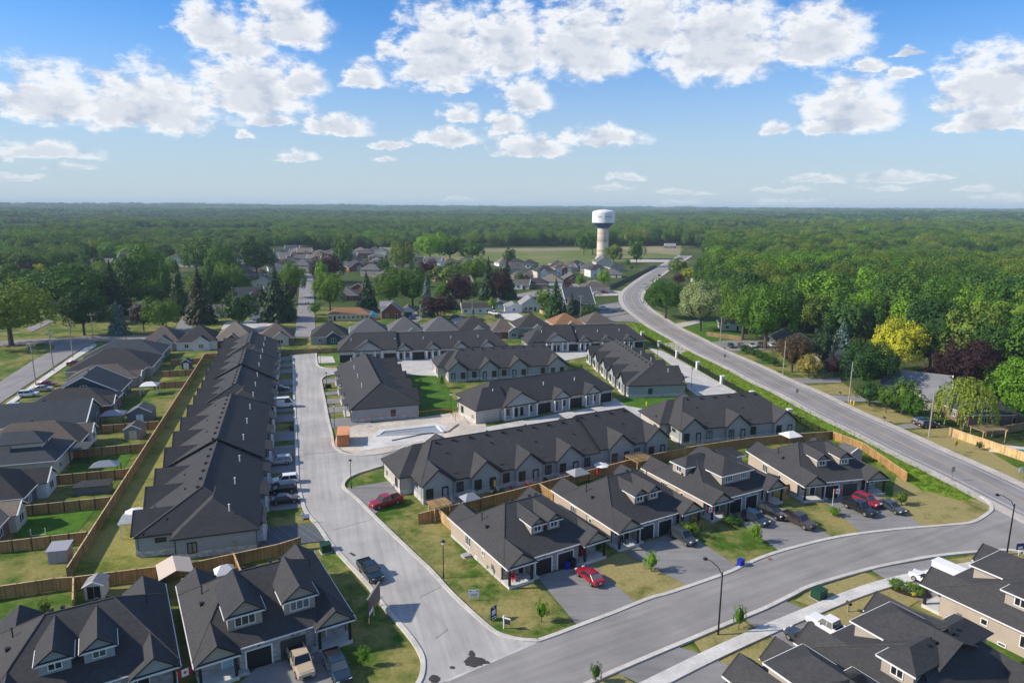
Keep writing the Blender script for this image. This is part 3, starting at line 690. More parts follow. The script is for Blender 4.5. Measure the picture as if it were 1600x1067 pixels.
def door(par, x, y, z, w=1.0, h=2.1, face='f', m='trim_black', fr='trim_white', glass=None):
    def mk():
        return MB().box(-w / 2 - 0.1, -w / 2, -0.06, 0.02, 0, h + 0.1).box(w / 2, w / 2 + 0.1, -0.06, 0.02, 0, h + 0.1).box(-w / 2, w / 2, -0.06, 0.02, h, h + 0.1).mesh('door_frame', fr)
    def lk():
        b = MB().box(-w / 2, w / 2, -0.03, 0.0, 0, h)
        for a, c in ((0.15, 0.95), (1.05, 1.9)):
            for s in (-1, 1): b.box(min(s * 0.06, s * (w / 2 - 0.1)), max(s * 0.06, s * (w / 2 - 0.1)), -0.045, -0.03, a, c)
        b.box(w / 2 - 0.13, w / 2 - 0.08, -0.1, -0.03, 0.98, 1.04)
        return b.mesh('door', m)
    o = link('door', cached(('d', w, h, m), lk), par, (x, y, z), FACE[face])
    link('door_frame', cached(('df', w, h, fr), mk), o)
    if glass: link('pane', cached(('dp', w, h, glass), lambda: MB().box(-w / 2 + 0.14, w / 2 - 0.14, -0.06, -0.05, 0.25, h - 0.2).mesh('pane', glass)), o)
    return o
def garage(par, x, y, z, w=2.6, h=2.3, face='f', m='garage_black', fr='trim_white', side=0.16):
    def mk():
        b = MB().box(-w / 2, w / 2, -0.02, 0.02, 0, h); n = 4
        for r in range(4):
            for c in range(n):
                x0 = -w / 2 + w * c / n; z0 = h * r / 4
                b.box(x0 + 0.05, x0 + w / n - 0.05, -0.045, -0.02, z0 + 0.06, z0 + h / 4 - 0.05)
        return b.mesh('garage_door', m)
    def fk():
        return MB().box(-w / 2 - side, -w / 2, -0.08, 0.02, 0, h + 0.15).box(w / 2, w / 2 + side, -0.08, 0.02, 0, h + 0.15).box(-w / 2, w / 2, -0.08, 0.02, h, h + 0.15).mesh('garage_frame', fr)
    o = link('garage_door', cached(('g', w, h, m), mk), par, (x, y, z), FACE[face])
    link('garage_frame', cached(('gf', w, h, fr, side), fk), o)
    return o
def hip_polys(x0, x1, y0, y1, ze, r0, r1, zr):
    """rectangular eave, ridge from r0 to r1 (xy) at height zr; a ridge end on the eave line gives a gable there"""
    A, B, C, D = (x0, y0, ze), (x1, y0, ze), (x1, y1, ze), (x0, y1, ze)
    p, q = (r0[0], r0[1], zr), (r1[0], r1[1], zr); out = []
    if abs(r0[1] - r1[1]) < 1e-6:
        out += [[A, B, q, p], [C, D, p, q]]
        if r1[0] < x1 - 1e-6: out.append([B, C, q])
        if r0[0] > x0 + 1e-6: out.append([D, A, p])
    else:
        out += [[B, C, q, p], [D, A, p, q]]
        if r0[1] > y0 + 1e-6: out.append([A, B, p])
        if r1[1] < y1 - 1e-6: out.append([C, D, q])
    return out
def roof_part(par, name, polys, m, t=0.16): return MB().shell(polys, t).build(name, m, par)
def strips(par, name, edges, m, r=0.075):
    b = MB(); o = None
    for a, c in edges:
        if name == 'gutter' and b.f: b.build(name, m, par); b = MB()
        a, c = Vector(a), Vector(c); d = (c - a).normalized(); s = Vector((d.y, -d.x, 0))
        s = s.normalized() if s.length > 0.01 else Vector((1, 0, 0)); up = Vector((0, 0, 1))
        o1, o2 = s * (r * 1.2), up * (r * 1.15)
        b.extrude([a - o1 - o2, a + o1 - o2, a + o1 + o2 * 0.7, a - o1 + o2 * 0.7], c - a)
    return b.build(name, m, par)
def caps(par, x0, x1, y0, y1, ze, r0, r1, zr, m='shingle_cap_lit'):
    """cap shingles along ridge and hips"""
    up = 0.035
    E_ = [((r0[0], r0[1], zr + up), (r1[0], r1[1], zr + up))]
    if r0[0] > x0 + 0.01: E_ += [((x0, y0, ze + up), (r0[0], r0[1], zr + up)), ((x0, y1, ze + up), (r0[0], r0[1], zr + up))]
    if r1[0] < x1 - 0.01: E_ += [((x1, y0, ze + up), (r1[0], r1[1], zr + up)), ((x1, y1, ze + up), (r1[0], r1[1], zr + up))]
    for a, c in E_:
        if (Vector(a) - Vector(c)).length > 0.5: strips(par, 'ridge_cap', [(a, c)], m, 0.055)
def tri_panel(par, a, b, c, thick, m, name='gable'):
    return MB().extrude([a, b, c], thick).build(name, m, par)
def gable_wing(par, xc, hw, y_out, y_in, ze, pitch, roofm, panelm, sgn=-1, oh=0.35, name='porch_roof', gut=None, ypanel=None, border='trim_black', beam=True):
    """gabled roof whose ridge runs along y; sgn -1: the gable looks towards -y"""
    za = ze + pitch * hw
    A0, A1 = (xc - hw, y_out, ze), (xc - hw, y_in, ze); B0, B1 = (xc + hw, y_out, ze), (xc + hw, y_in, ze)
    T0, T1 = (xc, y_out, za), (xc, y_in, za)
    polys = [[A1, A0, T0, T1], [B0, B1, T1, T0]] if sgn < 0 else [[A0, A1, T1, T0], [B1, B0, T0, T1]]
    r = roof_part(par, name, polys, roofm, 0.14)
    yp = ypanel if ypanel is not None else y_out - sgn * oh
    k = 0.30
    tri_panel(r, (xc - hw + k, yp, ze - 0.02), (xc + hw - k, yp, ze - 0.02), (xc, yp, za - 0.16 - k * pitch), (0, -sgn * 0.1, 0), panelm)
    strips(r, 'rake_board', [(A0[:2] + (ze - 0.06,), T0[:2] + (za - 0.06,)), (T0[:2] + (za - 0.06,), B0[:2] + (ze - 0.06,))], border, 0.085)
    if beam: MB().box(xc - hw + 0.15, xc + hw - 0.15, min(yp, yp - sgn * 0.25), max(yp, yp - sgn * 0.25), ze - 0.32, ze - 0.05).build('beam', border, r)
    if gut: strips(r, 'gutter', [((xc - hw - 0.02, y_out, ze - 0.1), (xc + hw + 0.02, y_out, ze - 0.1))], gut, 0.07)
    return r
def vents(par, pts, m='trim_black', s=0.34, h=0.22, name='roof_vent'):
    me = cached(('vent', m, s, h), lambda: MB().box(-s / 2, s / 2, -s / 2, s / 2, -0.25, h * 0.6).box(-s * 0.65, s * 0.65, -s * 0.65, s * 0.65, h * 0.6, h).mesh(name, m))
    for p in pts: link(name, me, par, p)
def pipes(par, pts, m='trim_white', h=0.75, r=0.07, name='vent_pipe'):
    me = cached(('pipe', m, h, r), lambda: MB().bar((0, 0, -0.3), (0, 0, h), r, r, 6).bar((0, 0, h), (0.0, 0, h + 0.12), r * 1.7, r * 1.7, 6).mesh(name, m))
    for p in pts: link(name, me, par, p)

EZ, RZ, PL = 3.2, 7.3, 0.759
def semi(o, ang, label, W=16.4, var=1, dorm=((6.0, 8.0), (8.8, 10.8)), wall='siding_tan', dw='siding_board', roof='shingle_charcoal', open_garage=None, door_m=('trim_black', 'trim_black'),
         panes=2, sides='lr', group='semi-detached houses with dormers', dy=4.0):
    t = thing('semi_detached_house', label, 'house', (o[0], o[1], 0), R(ang), group)
    D, G = 17.5, 4.2
    w = MB().prism([(0, 2.2), (G, 2.2), (G, 1.2), (W - G, 1.2), (W - G, 2.2), (W, 2.2), (W, D), (W - 4.4, D), (W - 4.4, 15), (4.4, 15), (4.4, D), (0, D)], 0.0, EZ - 0.05)
    w.build('wall', wall, t)
    MB().prism([(-0.05, 2.2), (0, 2.2), (0, D), (4.4, D), (4.4, D + 0.05), (-0.05, D + 0.05)], 0, 0.4).build('foundation', 'concrete', t)
    st = MB().box(G, W - G, 1.12, 1.2, 0, EZ - 0.05).box(0.02, G - 0.02, 2.12, 2.2, 0, EZ - 0.1).box(W - G + 0.02, W - 0.02, 2.12, 2.2, 0, EZ - 0.1)
    st.build('stone_facing', 'stone_front', t)
    # main roof
    x0, x1, y0, y1 = -0.4, W + 0.4, 0.75, 15.4
    rx0, rx1, ry = 5.0, W - 5.0, 9.8
    if rx1 < rx0 + 0.8: rx0 = rx1 = W / 2; rx0 -= 0.4; rx1 += 0.4
    zr = EZ + PL * (rx0 + 0.4)
    r = roof_part(t, 'roof', hip_polys(x0, x1, y0, y1, EZ, (rx0, ry), (rx1, ry), zr), roof)
    strips(r, 'gutter', [((4.3, y0, EZ - 0.09), (W - 4.3, y0, EZ - 0.09)), ((x0, y0 - 1, EZ - 0.09), (x0, D + 0.4, EZ - 0.09)), ((x1, y0 - 1, EZ - 0.09), (x1, D + 0.4, EZ - 0.09))], 'trim_white')
    caps(r, x0, x1, y0, y1, EZ, (rx0, ry), (rx1, ry), zr)
    hw = 2.35; zf = EZ - 0.008
    for s, xc in ((0, 1.95), (1, W - 1.95)):
        gable_wing(t, xc, hw, -0.3, 6.5, zf, PL, roof, dw, -1, gut='trim_white', name='porch_roof')
        gable_wing(t, xc, hw, D + 0.4, 11.5, zf, PL, roof, wall, 1, gut='trim_white', name='rear_roof', ypanel=D - 0.02, beam=False)
        xa, xb = (0.0, 3.95) if s == 0 else (W - 3.95, W)
        p = MB().box(xa, xb, 0.0, 2.2, 0, 0.45).build('porch', 'concrete_pale', t)
        sx = xb if s == 0 else xa - 1.1
        MB().box(sx, sx + 1.1, 0.35, 1.1, 0, 0.3).box(sx + (0 if s == 0 else 0.35), sx + (0.75 if s == 0 else 1.1), 0.35, 1.1, 0.3, 0.45).build('step', 'concrete', p)
        for px_ in (xa + 0.2, xb - 0.25): MB().box(px_ - 0.14, px_ + 0.14, 0.08, 0.36, 0.45, 2.95).build('post', 'trim_black', p)
        for px_ in (xa + 0.2 if s == 0 else xb - 0.2,): MB().box(px_ - 0.05, px_ + 0.05, 2.04, 2.12, 0.0, 3.0).build('downspout', 'trim_brown', t)
        dx = xb - 0.9 if s == 0 else xa + 0.9
        door(t, dx, 2.12, 0.45, 1.0, 2.1, 'f', door_m[s])
        window(t, xa + 1.1 if s == 0 else xb - 1.1, 2.12, 1.4, 0.9, 0.9, 'f', panes=1)
    gx = [(6.22, 0), (W - 6.5, 1)] if W > 14 else [(W / 2, 0)]
    for gxx, k in gx:
        if open_garage == k:
            MB().box(gxx - 1.4, gxx + 1.4, 1.05, 1.13, 0.0, 2.3).build('garage_shade_panel', 'garage_shade', t)  # flat dark panel; shade inside the open garage is put into its colour
        else: garage(t, gxx, 1.12, 0.0, 2.6)
        MB().box(gxx - 0.08, gxx + 0.08, 0.98, 1.12, 2.6, 2.9).build('lantern', 'trim_black', t)
    zs = lambda y: EZ + (zr - EZ) * (y - y0) / (ry - y0)
    if var == 1:
        for (u0, u1) in dorm:
            zb = zs(dy); h = 1.5 if panes == 2 else 1.85; ze = zb + h; hw2 = (u1 - u0) / 2 + 0.35; xc = (u0 + u1) / 2; pt = 0.78
            d = MB().prism([(u0, dy), (u1, dy), (u1, dy + 4.2), (u0, dy + 4.2)], zb - 0.6, ze).build('dormer', dw, t)
            yin = min(ry + 0.3, y0 + (ze + pt * hw2 - EZ) / (zr - EZ) * (ry - y0) + 0.2)
            gr = gable_wing(d, xc, hw2, dy - 0.5, yin, ze, pt, roof, dw, -1, gut='trim_white', name='dormer_roof', ypanel=dy - 0.12)
            strips(d, 'gutter', [((xc - hw2, dy - 0.5, ze - 0.09), (xc - hw2, dy + 2.6, ze - 0.09)), ((xc + hw2, dy - 0.5, ze - 0.09), (xc + hw2, dy + 2.6, ze - 0.09))], 'trim_white', 0.06)
            window(d, xc, dy - 0.005, zb + 0.3, 1.25 if panes == 2 else 2.2, 1.0 if panes == 2 else 1.35, 'f', panes=panes)
    else:
        a, b = 4.9, W - 4.9
        if b - a < 4: a, b = W / 2 - 2.6, W / 2 + 2.6
        y = 3.2; zb = zs(y); ze = zb + 1.75; rz2 = ze + 1.75
        d = MB().prism([(a, y), (b, y), (b, y + 5), (a, y + 5)], zb - 0.6, ze).build('dormer', dw, t)
        yr = 9.8
        roof_part(d, 'dormer_roof', hip_polys(a - 0.4, b + 0.4, y - 0.4, yr + 2.5, ze, ((a + b) / 2, y + 2.9), ((a + b) / 2, yr + 2.5), rz2), roof)
        strips(d, 'gutter', [((a - 0.4, y - 0.4, ze - 0.09), (b + 0.4, y - 0.4, ze - 0.09)), ((a - 0.4, y - 0.4, ze - 0.09), (a - 0.4, y + 3.4, ze - 0.09)), ((b + 0.4, y - 0.4, ze - 0.09), (b + 0.4, y + 3.4, ze - 0.09))], 'trim_white')
        for xw in (a + (b - a) * 0.24, a + (b - a) * 0.76): window(d, xw, y - 0.005, zb + 0.35, 1.6, 1.15, 'f', panes=3)
        for s in (0, 1):
            sx = 1.5; zb = EZ + PL * (sx + 0.4); ze = zb + 1.7
            ya, yb = 8.3, 11.5
            X = (lambda q: q) if s == 0 else (lambda q: W - q)
            pl = [(X(sx), ya), (X(sx + 4), ya), (X(sx + 4), yb), (X(sx), yb)]
            d2 = MB().prism(pl if s == 0 else pl[::-1], zb - 0.8, ze).build('side_dormer', dw if s == 0 else dw, t)
            xs = sorted((X(sx - 0.4), X(sx + 5)))
            xr = sorted((X(sx + 1.7), X(sx + 5)))
            roof_part(d2, 'dormer_roof', hip_polys(xs[0], xs[1], ya - 0.4, yb + 0.4, ze, (xr[0], (ya + yb) / 2), (xr[1], (ya + yb) / 2), ze + 1.3), roof)
            strips(d2, 'gutter', [((X(sx - 0.4), ya - 0.4, ze - 0.09), (X(sx - 0.4), yb + 0.4, ze - 0.09)), ((X(sx - 0.4), ya - 0.4, ze - 0.09), (X(sx + 1.8), ya - 0.4, ze - 0.09))], 'trim_white')
            window(d2, X(sx - 0.005), (ya + yb) / 2, zb + 0.35, 1.3, 1.1, 'l' if s == 0 else 'r', panes=2)
    for s, fc in ((0, 'l'), (1, 'r')):
        X = -0.005 if s == 0 else W + 0.005
        window(t, X, 11.8, 1.1, 1.7, 1.5, fc, panes=3); window(t, X, 7.2, 1.6, 0.8, 0.8, fc, panes=1)
        window(t, X, 9.3, 0.05, 0.9, 0.45, fc, panes=1, name='basement_window')
        MB().box(X - 0.12, X + 0.12, 4.2, 4.7, 1.0, 1.6).build('meter', 'metal_grey', t)
    for xw in (2.1, W - 2.1): window(t, xw, D + 0.005, 1.0, 1.8, 1.6, 'b', panes=2)
    vents(t, [(rx0 + 0.6, ry + 0.5, zr - 0.1), (rx1 - 0.6, ry + 0.5, zr - 0.1), (1.6, 9.0, EZ + PL * 2.0 + 0.1), (rx0 + 1.6, ry + 0.6, zr - 0.12), (rx1 - 1.7, ry + 0.6, zr - 0.12)])
    vents(t, [(2.6, 5.6, EZ + PL * 1.6 + 0.05), (W - 2.9, 12.6, EZ + PL * 2.5)], s=0.2, h=0.12)
    pipes(t, [(1.9, 11.0, EZ + PL * 2.3), (W - 1.9, 11.0, EZ + PL * 2.3)], 'trim_black', 1.0)
    return t

semi((-0.2, 82.7), 31, 'tan corner semi-detached house with two close dormers, behind the red sedan', door_m=('trim_black', 'trim_black'))
semi((16.0, 93.0), 30, 'tan semi-detached house with two close dormers, grey crossover on its driveway', door_m=('trim_black', 'trim_black'))
semi((32.5, 102.8), 28, 'tan semi-detached house with wide hipped dormer above three parked dark vehicles', var=2)
semi((50.6, 110.4), 13, 'tan semi-detached house at the bend with two far-apart dormers, flagpole in front', dorm=((5.0, 7.0), (9.6, 11.6)), open_garage=1)
semi((-32.4, 62.9), 31, 'tan semi-detached house at the lower left with open garage and two pickup trucks', dorm=((3.5, 7.1), (9.5, 13.0)), panes=3, dy=2.9, open_garage=1, door_m=('door_blue', 'door_olive'), wall='siding_tan', dw='siding_greige')
semi((-48.7, 54.5), 31, 'grey-sided semi-detached house cut off by the lower left corner of the view', dorm=((4.6, 7.3), (8.4, 11.1)), dy=3.2, wall='siding_grey', dw='siding_grey')
RW = frame_of((31.7, 67.3), 30)
for off, wdt, lab in ((0.0, 16.4, 'beige house with dark roof and side dormer at the lower right, two vehicles before it'),
                      (24.2, 16.4, 'beige house with tall sunlit side wall at the right edge, white trailer truck beside it'),
                      (-11.0, 9.4, 'dark-roofed house at the bottom edge with small sunlit tan gable wall')):
    q = RW(off + wdt, 0.0)
    semi((q.x, q.y), 210, lab, W=wdt, var=2, wall='siding_tan', roof='shingle_charcoal', dw='siding_board')

# ---- condominium rows
RE, RRZ = 3.45, 8.0
def row(o, ang, label, L, D=14.6, gables=(), step=None, pattern='', lw=False, rw=False, wall='siding_grey', end_wall=None, rear_door=True, roof='shingle_charcoal', flip=False, low_porch=False, first_up=False):
    """x along the rear from its left end, rear towards -y, front with garages towards +y"""
    t = thing('row_house_block', label, 'row house', (o[0], o[1], 0), R(ang), 'condominium rows')
    wl_ = MB().box(0, L, 0, D, 0, RE - 0.04).build('wall', wall, t)
    base = MB().box(-0.05, L + 0.05, -0.05, D - 0.05, 0, 0.95).build('stone_base', 'stone_base', t)
    segs = [(0, L, 0.0)] if step is None else ([(0, step, 0.0), (step, L, 0.45)] if not first_up else [(0, step, 0.45), (step, L, 0.0)])
    ry = 8.3; he = 5.3
    for i, (a, b, dz) in enumerate(segs):
        first, last = i == 0, i == len(segs) - 1
        xa, xb = a - (0.4 if first else 0.25 if not first_up else 0.0), b + (0.4 if last else 0.25 if first_up else 0.0)
        r0 = (xa + he if first else xa, ry); r1 = (xb - he if last else xb, ry)
        r = roof_part(t, 'roof', hip_polys(xa, xb, -0.4, D + 0.4, RE + dz, r0, r1, RRZ + dz), roof)
        caps(r, xa, xb, -0.4, D + 0.4, RE + dz, r0, r1, RRZ + dz)
        if dz > 0 and step is not None:
            xf = xa if not first_up else xb
            strips(r, 'rake_board', [((xf, -0.4, RE + dz - 0.05), (xf, ry, RRZ + dz - 0.05)), ((xf, ry, RRZ + dz - 0.05), (xf, D + 0.4, RE + dz - 0.05))], 'trim_black', 0.14)
            MB().box(a, b, 0.02, D - 0.02, RE - 0.04, RE + dz - 0.02).build('upper_wall', wall, t)
        strips(r, 'gutter', [((xa, -0.4, RE + dz - 0.1), (xb, -0.4, RE + dz - 0.1)), ((xa, D + 0.4, RE + dz - 0.1), (xb, D + 0.4, RE + dz - 0.1))] +
               ([((xa, -0.4, RE + dz - 0.1), (xa, D + 0.4, RE + dz - 0.1))] if first else []) + ([((xb, -0.4, RE + dz - 0.1), (xb, D + 0.4, RE + dz - 0.1))] if last else []), 'trim_black')
        nv = max(2, int((r1[0] - r0[0]) / 2.9))
        vents(t, [(r0[0] + 0.6 + k * (r1[0] - r0[0] - 1.2) / (nv - 1), ry - 0.75, RRZ + dz - 0.3) for k in range(nv)])
    dz_at = lambda x: 0.0 if step is None or (x < step) != first_up else 0.45
    prev = None
    for xc in gables:
        dz = dz_at(xc); bay = MB().box(xc - 2.7, xc + 2.7, -0.55, 0.5, 0, RE + dz - 0.02)
        bay.extrude([(xc - 2.7, -0.55, RE + dz - 0.02), (xc + 2.7, -0.55, RE + dz - 0.02), (xc, -0.55, RE + dz + 2.3)], (0, 0.3, 0))
        bo = bay.build('bay', wall, t)
        MB().box(xc - 2.75, xc + 2.75, -0.60, 0.4, 0, 0.95).build('stone_base', 'stone_base', bo)
        hw = 3.05; za = RE + dz + 0.86 * hw
        roof_part(bo, 'gable_roof', [[(xc - hw, 5.4, RE + dz - 0.01), (xc - hw, -0.9, RE + dz - 0.01), (xc, -0.9, za), (xc, 5.4, za)], [(xc + hw, -0.9, RE + dz - 0.01), (xc + hw, 5.4, RE + dz - 0.01), (xc, 5.4, za), (xc, -0.9, za)]], roof, 0.14)
        strips(bo, 'rake_board', [((xc - hw, -0.9, RE + dz - 0.1), (xc, -0.9, za - 0.08)), ((xc, -0.9, za - 0.08), (xc + hw, -0.9, RE + dz - 0.1))], 'trim_black', 0.12)
        sgn = 1 if not flip else -1
        window(bo, xc - 1.55 * sgn, -0.555, 0.75, 1.35, 1.95, 'f', 'trim_black', 2, trans=True)
        door(bo, xc + 1.3 * sgn, -0.56, 0.25, 1.0, 2.3, 'f', 'trim_black', 'trim_black', 'glass_pale' if rnd.random() < 0.6 else 'glass_dark')
        window(t, xc + 4.3 * sgn, -0.005, 0.85, 1.35, 1.85, 'f', 'trim_black', 2, trans=True, glass='glass_pale' if rnd.random() < 0.3 else 'glass_dark') if 0 < xc + 4.3 * sgn < L else None
        MB().box(xc + 2.85, xc + 2.97, -0.16, -0.06, 0.1, RE + dz - 0.1).build('downspout', 'trim_black', bo)
        vents(t, [(xc + 3.6, 0.9, RE + dz + 0.6), (xc + 4.1, 0.9, RE + dz + 0.6), (xc + 3.9, 4.1 + (xc % 1.7), RE + dz + 2.4 + 0.55 * (xc % 1.7))], s=0.22, h=0.12)
    for s in (0, 1):
        if not (lw, rw)[s]: continue
        X = (lambda q: q) if s == 0 else (lambda q: L - q)
        xs = sorted((X(-2.2), X(4.0))); wm = end_wall or wall
        ww = MB().box(xs[0], xs[1], 5.0, D + 0.3, 0, RE - 0.03).build('end_wing', wm, t)
        MB().box(xs[0] - 0.05, xs[1] + 0.05, 4.95, D + 0.25, 0, 0.95).build('stone_base', 'stone_base', ww)
        xr = sorted((X(-2.6), X(6.5))); xq = sorted((X(1.9), X(6.5)))
        roof_part(ww, 'wing_roof', hip_polys(xr[0], xr[1], 4.6, D + 0.75, RE - 0.012, (xq[0], 10.0), (xq[1], 10.0), RE + 3.75), roof)
        strips(ww, 'gutter', [((X(-2.6), 4.6, RE - 0.1), (X(-2.6), D + 0.7, RE - 0.1)), ((X(-2.6), 4.6, RE - 0.1), (X(0.2), 4.6, RE - 0.1))], 'trim_black')
        fc = 'l' if s == 0 else 'r'
        window(ww, X(-2.205), 7.3, 0.8, 1.3, 1.7, fc, 'trim_black', 2); window(t, X(-0.005), 2.9, 2.1, 1.5, 0.7, fc, 'trim_black', 1)
        MB().box(min(X(-2.32), X(-2.2)), max(X(-2.32), X(-2.2)), 12.6, 13.2, 1.0, 1.8).build('meter', 'metal_grey', ww)
        for yy in (5.05, D + 0.2): MB().box(min(X(-2.3), X(-2.2)), max(X(-2.3), X(-2.2)), yy, yy + 0.1, 0, RE - 0.1).build('downspout', 'trim_black', ww)
    if not lw: window(t, -0.005, 6.0, 0.9, 1.2, 1.6, 'l', 'trim_black', 2)
    if not rw: window(t, L + 0.005, 6.0, 0.9, 1.2, 1.6, 'r', 'trim_black', 2)
    # front: G garage bay, P porch under a gable, B double porch under one wide gable; pattern read along +x
    x = 0.0; wd = {'G': 4.4, 'P': 4.8, 'B': 9.4}
    if pattern:
        k = L / sum(wd[c] for c in pattern)
        MB().box(0.02, L - 0.02, D, D + 0.06, 0, RE - 0.1).build('stone_facing', 'stone_base', t)
        for c in pattern:
            w = wd[c] * k; xc = x + w / 2; dz = dz_at(xc)
            if c == 'G': garage(t, xc, D + 0.06, 0.0, min(w - 0.9, 4.6), 2.35, 'b', fr='trim_black')
            else:
                hw = w / 2 + 0.2; pt = 0.8 if c == 'P' else 0.62
                if low_porch: roof_part(t, 'porch_roof', [[(x + w + 0.1, D + 1.5, RE + dz - 0.35), (x - 0.1, D + 1.5, RE + dz - 0.35), (x - 0.1, D - 0.6, RE + dz + 0.4), (x + w + 0.1, D - 0.6, RE + dz + 0.4)]], roof, 0.14)
                else: gable_wing(t, xc, hw, D + 1.5, D - (4.6 if c == 'P' else 6.2), RE + dz - 0.012, pt, roof, 'siding_grey', 1, name='porch_roof', ypanel=D + 1.1, beam=True)
                po = MB().box(x + 0.15, x + w - 0.15, D, D + 1.4, 0, 0.25).build('porch', 'concrete_pale', t)
                cols = (0.35, w * 0.5, w - 0.35) if c == 'P' else (0.35, w * 0.27, w * 0.73, w - 0.35)
                for q in cols: MB().box(x + q - 0.16, x + q + 0.16, D + 0.95, D + 1.27, 0.25, RE + dz - (0.55 if low_porch else 0.3)).build('column', 'trim_white', po)
                for (dq, wq) in (((0.72, 0.3),) if c == 'P' else ((0.42, 0.17), (0.58, 0.83))):
                    door(t, x + w * dq, D + 0.065, 0.25, 1.0, 2.2, 'b', 'trim_black', 'trim_white'); window(t, x + w * wq, D + 0.065, 0.9, 1.2, 1.5, 'b', 'trim_black', 2)
                pipes(t, [(xc + w * 0.55, D - 3.4, RE + dz + (RRZ - RE) * 3.8 / 6.7)], h=0.7, r=0.09)
            x += w
    return t

row((-15.2, 109.4), 27.3, 'long grey row house block with rear patios, nearest the tan houses', 53.0, gables=(2.7, 11.8, 20.6, 29.3, 41.2, 50.2), step=36.4, pattern='GPGPGPGPGBG'[::-1], lw=True, end_wall='siding_warm')
row((36.2, 139.6), 15.5, 'short grey row house block with five rear doors beside the highway ditch', 28.5, gables=(2.7, 13.6, 25.6), pattern='GBGPG', lw=True, end_wall='siding_warm')
q = frame_of((-6.4, 154.3), 30)(37.8, 14.6); row((q.x, q.y), 210, 'row house block with white porch columns and black garages beside the pool site', 37.8, pattern='GPGPGBG', rw=True, end_wall='siding_warm')
row((-18.4, 192.2), 15, 'row house block seen from behind across the green courtyard lawn', 36.5, gables=(2.7, 12.0, 21.0, 33.0), pattern='GBGPGPG', lw=True, end_wall='siding_warm', flip=True)
q = frame_of((-56.0, 216.0), 13.5)(56.0, 14.6); row((q.x, q.y), 193.5, 'longest far row house block, pale front with black garages at the back left', 56.0, pattern='GPGPGPGPGBG', step=37.4)
q = frame_of((7.7, 233.2), 12.5)(41.0, 14.6); row((q.x, q.y), 192.5, 'far row house block with three small porch gables near the highway bend', 41.0, pattern='GPGPGPGBG', step=26.0, rw=True)
q = frame_of((-37.3, 153.3), 108)
a = q(0, 0); fr = frame_of((a.x, a.y), 18)
b = fr(15.6, 0); row((b.x, b.y), 108, 'grey row house block end-on beside the estate road, behind the orange container', 45.0, 15.6, gables=(5.2, 14.5, 23.5, 32.5, 41.0), pattern='GPGPGPGPG', low_porch=True)
b = frame_of((30.8, 176.0), 5)(0, 0)
row((frame_of((31.2, 176.2), 98)(45.5, 0).x, frame_of((31.2, 176.2), 98)(45.5, 0).y), -82, 'grey row house block end-on with small side gables next to the highway', 45.5, 15.6, gables=(4.5, 13.5, 22.5, 31.5, 40.5), pattern='GPGPGPGBG')
# left row of three blocks: rear to the mown strip, front to the estate road
LR = frame_of((-36.5, 94.6), 107.5)
for (u0, u1, gl, stp, lab) in ((1.2, 64.0, (4.5, 14.0, 23.5, 33.0, 42.5, 50.5, 59.5), 36.0, 'nearest dark-roofed block of the left row, end wall facing the camera'),
                               (65.6, 116.0, (4.5, 13.5, 22.5, 31.5, 40.0, 46.5), 25.0, 'middle dark-roofed block of the left row along the mown strip'),
                               (117.6, 147.5, (4.5, 13.5, 23.0), None, 'farthest dark-roofed block of the left row, next to the back fence')):
    L = u1 - u0; c = LR(u1, 17.4)
    row((c.x, c.y), -72.5, lab, L, 15.8, gables=gl, step=stp, pattern='GP' * max(2, int(L / 9.2)), rw=True, lw=False, wall='siding_grey', end_wall='siding_grey', low_porch=True, first_up=True)
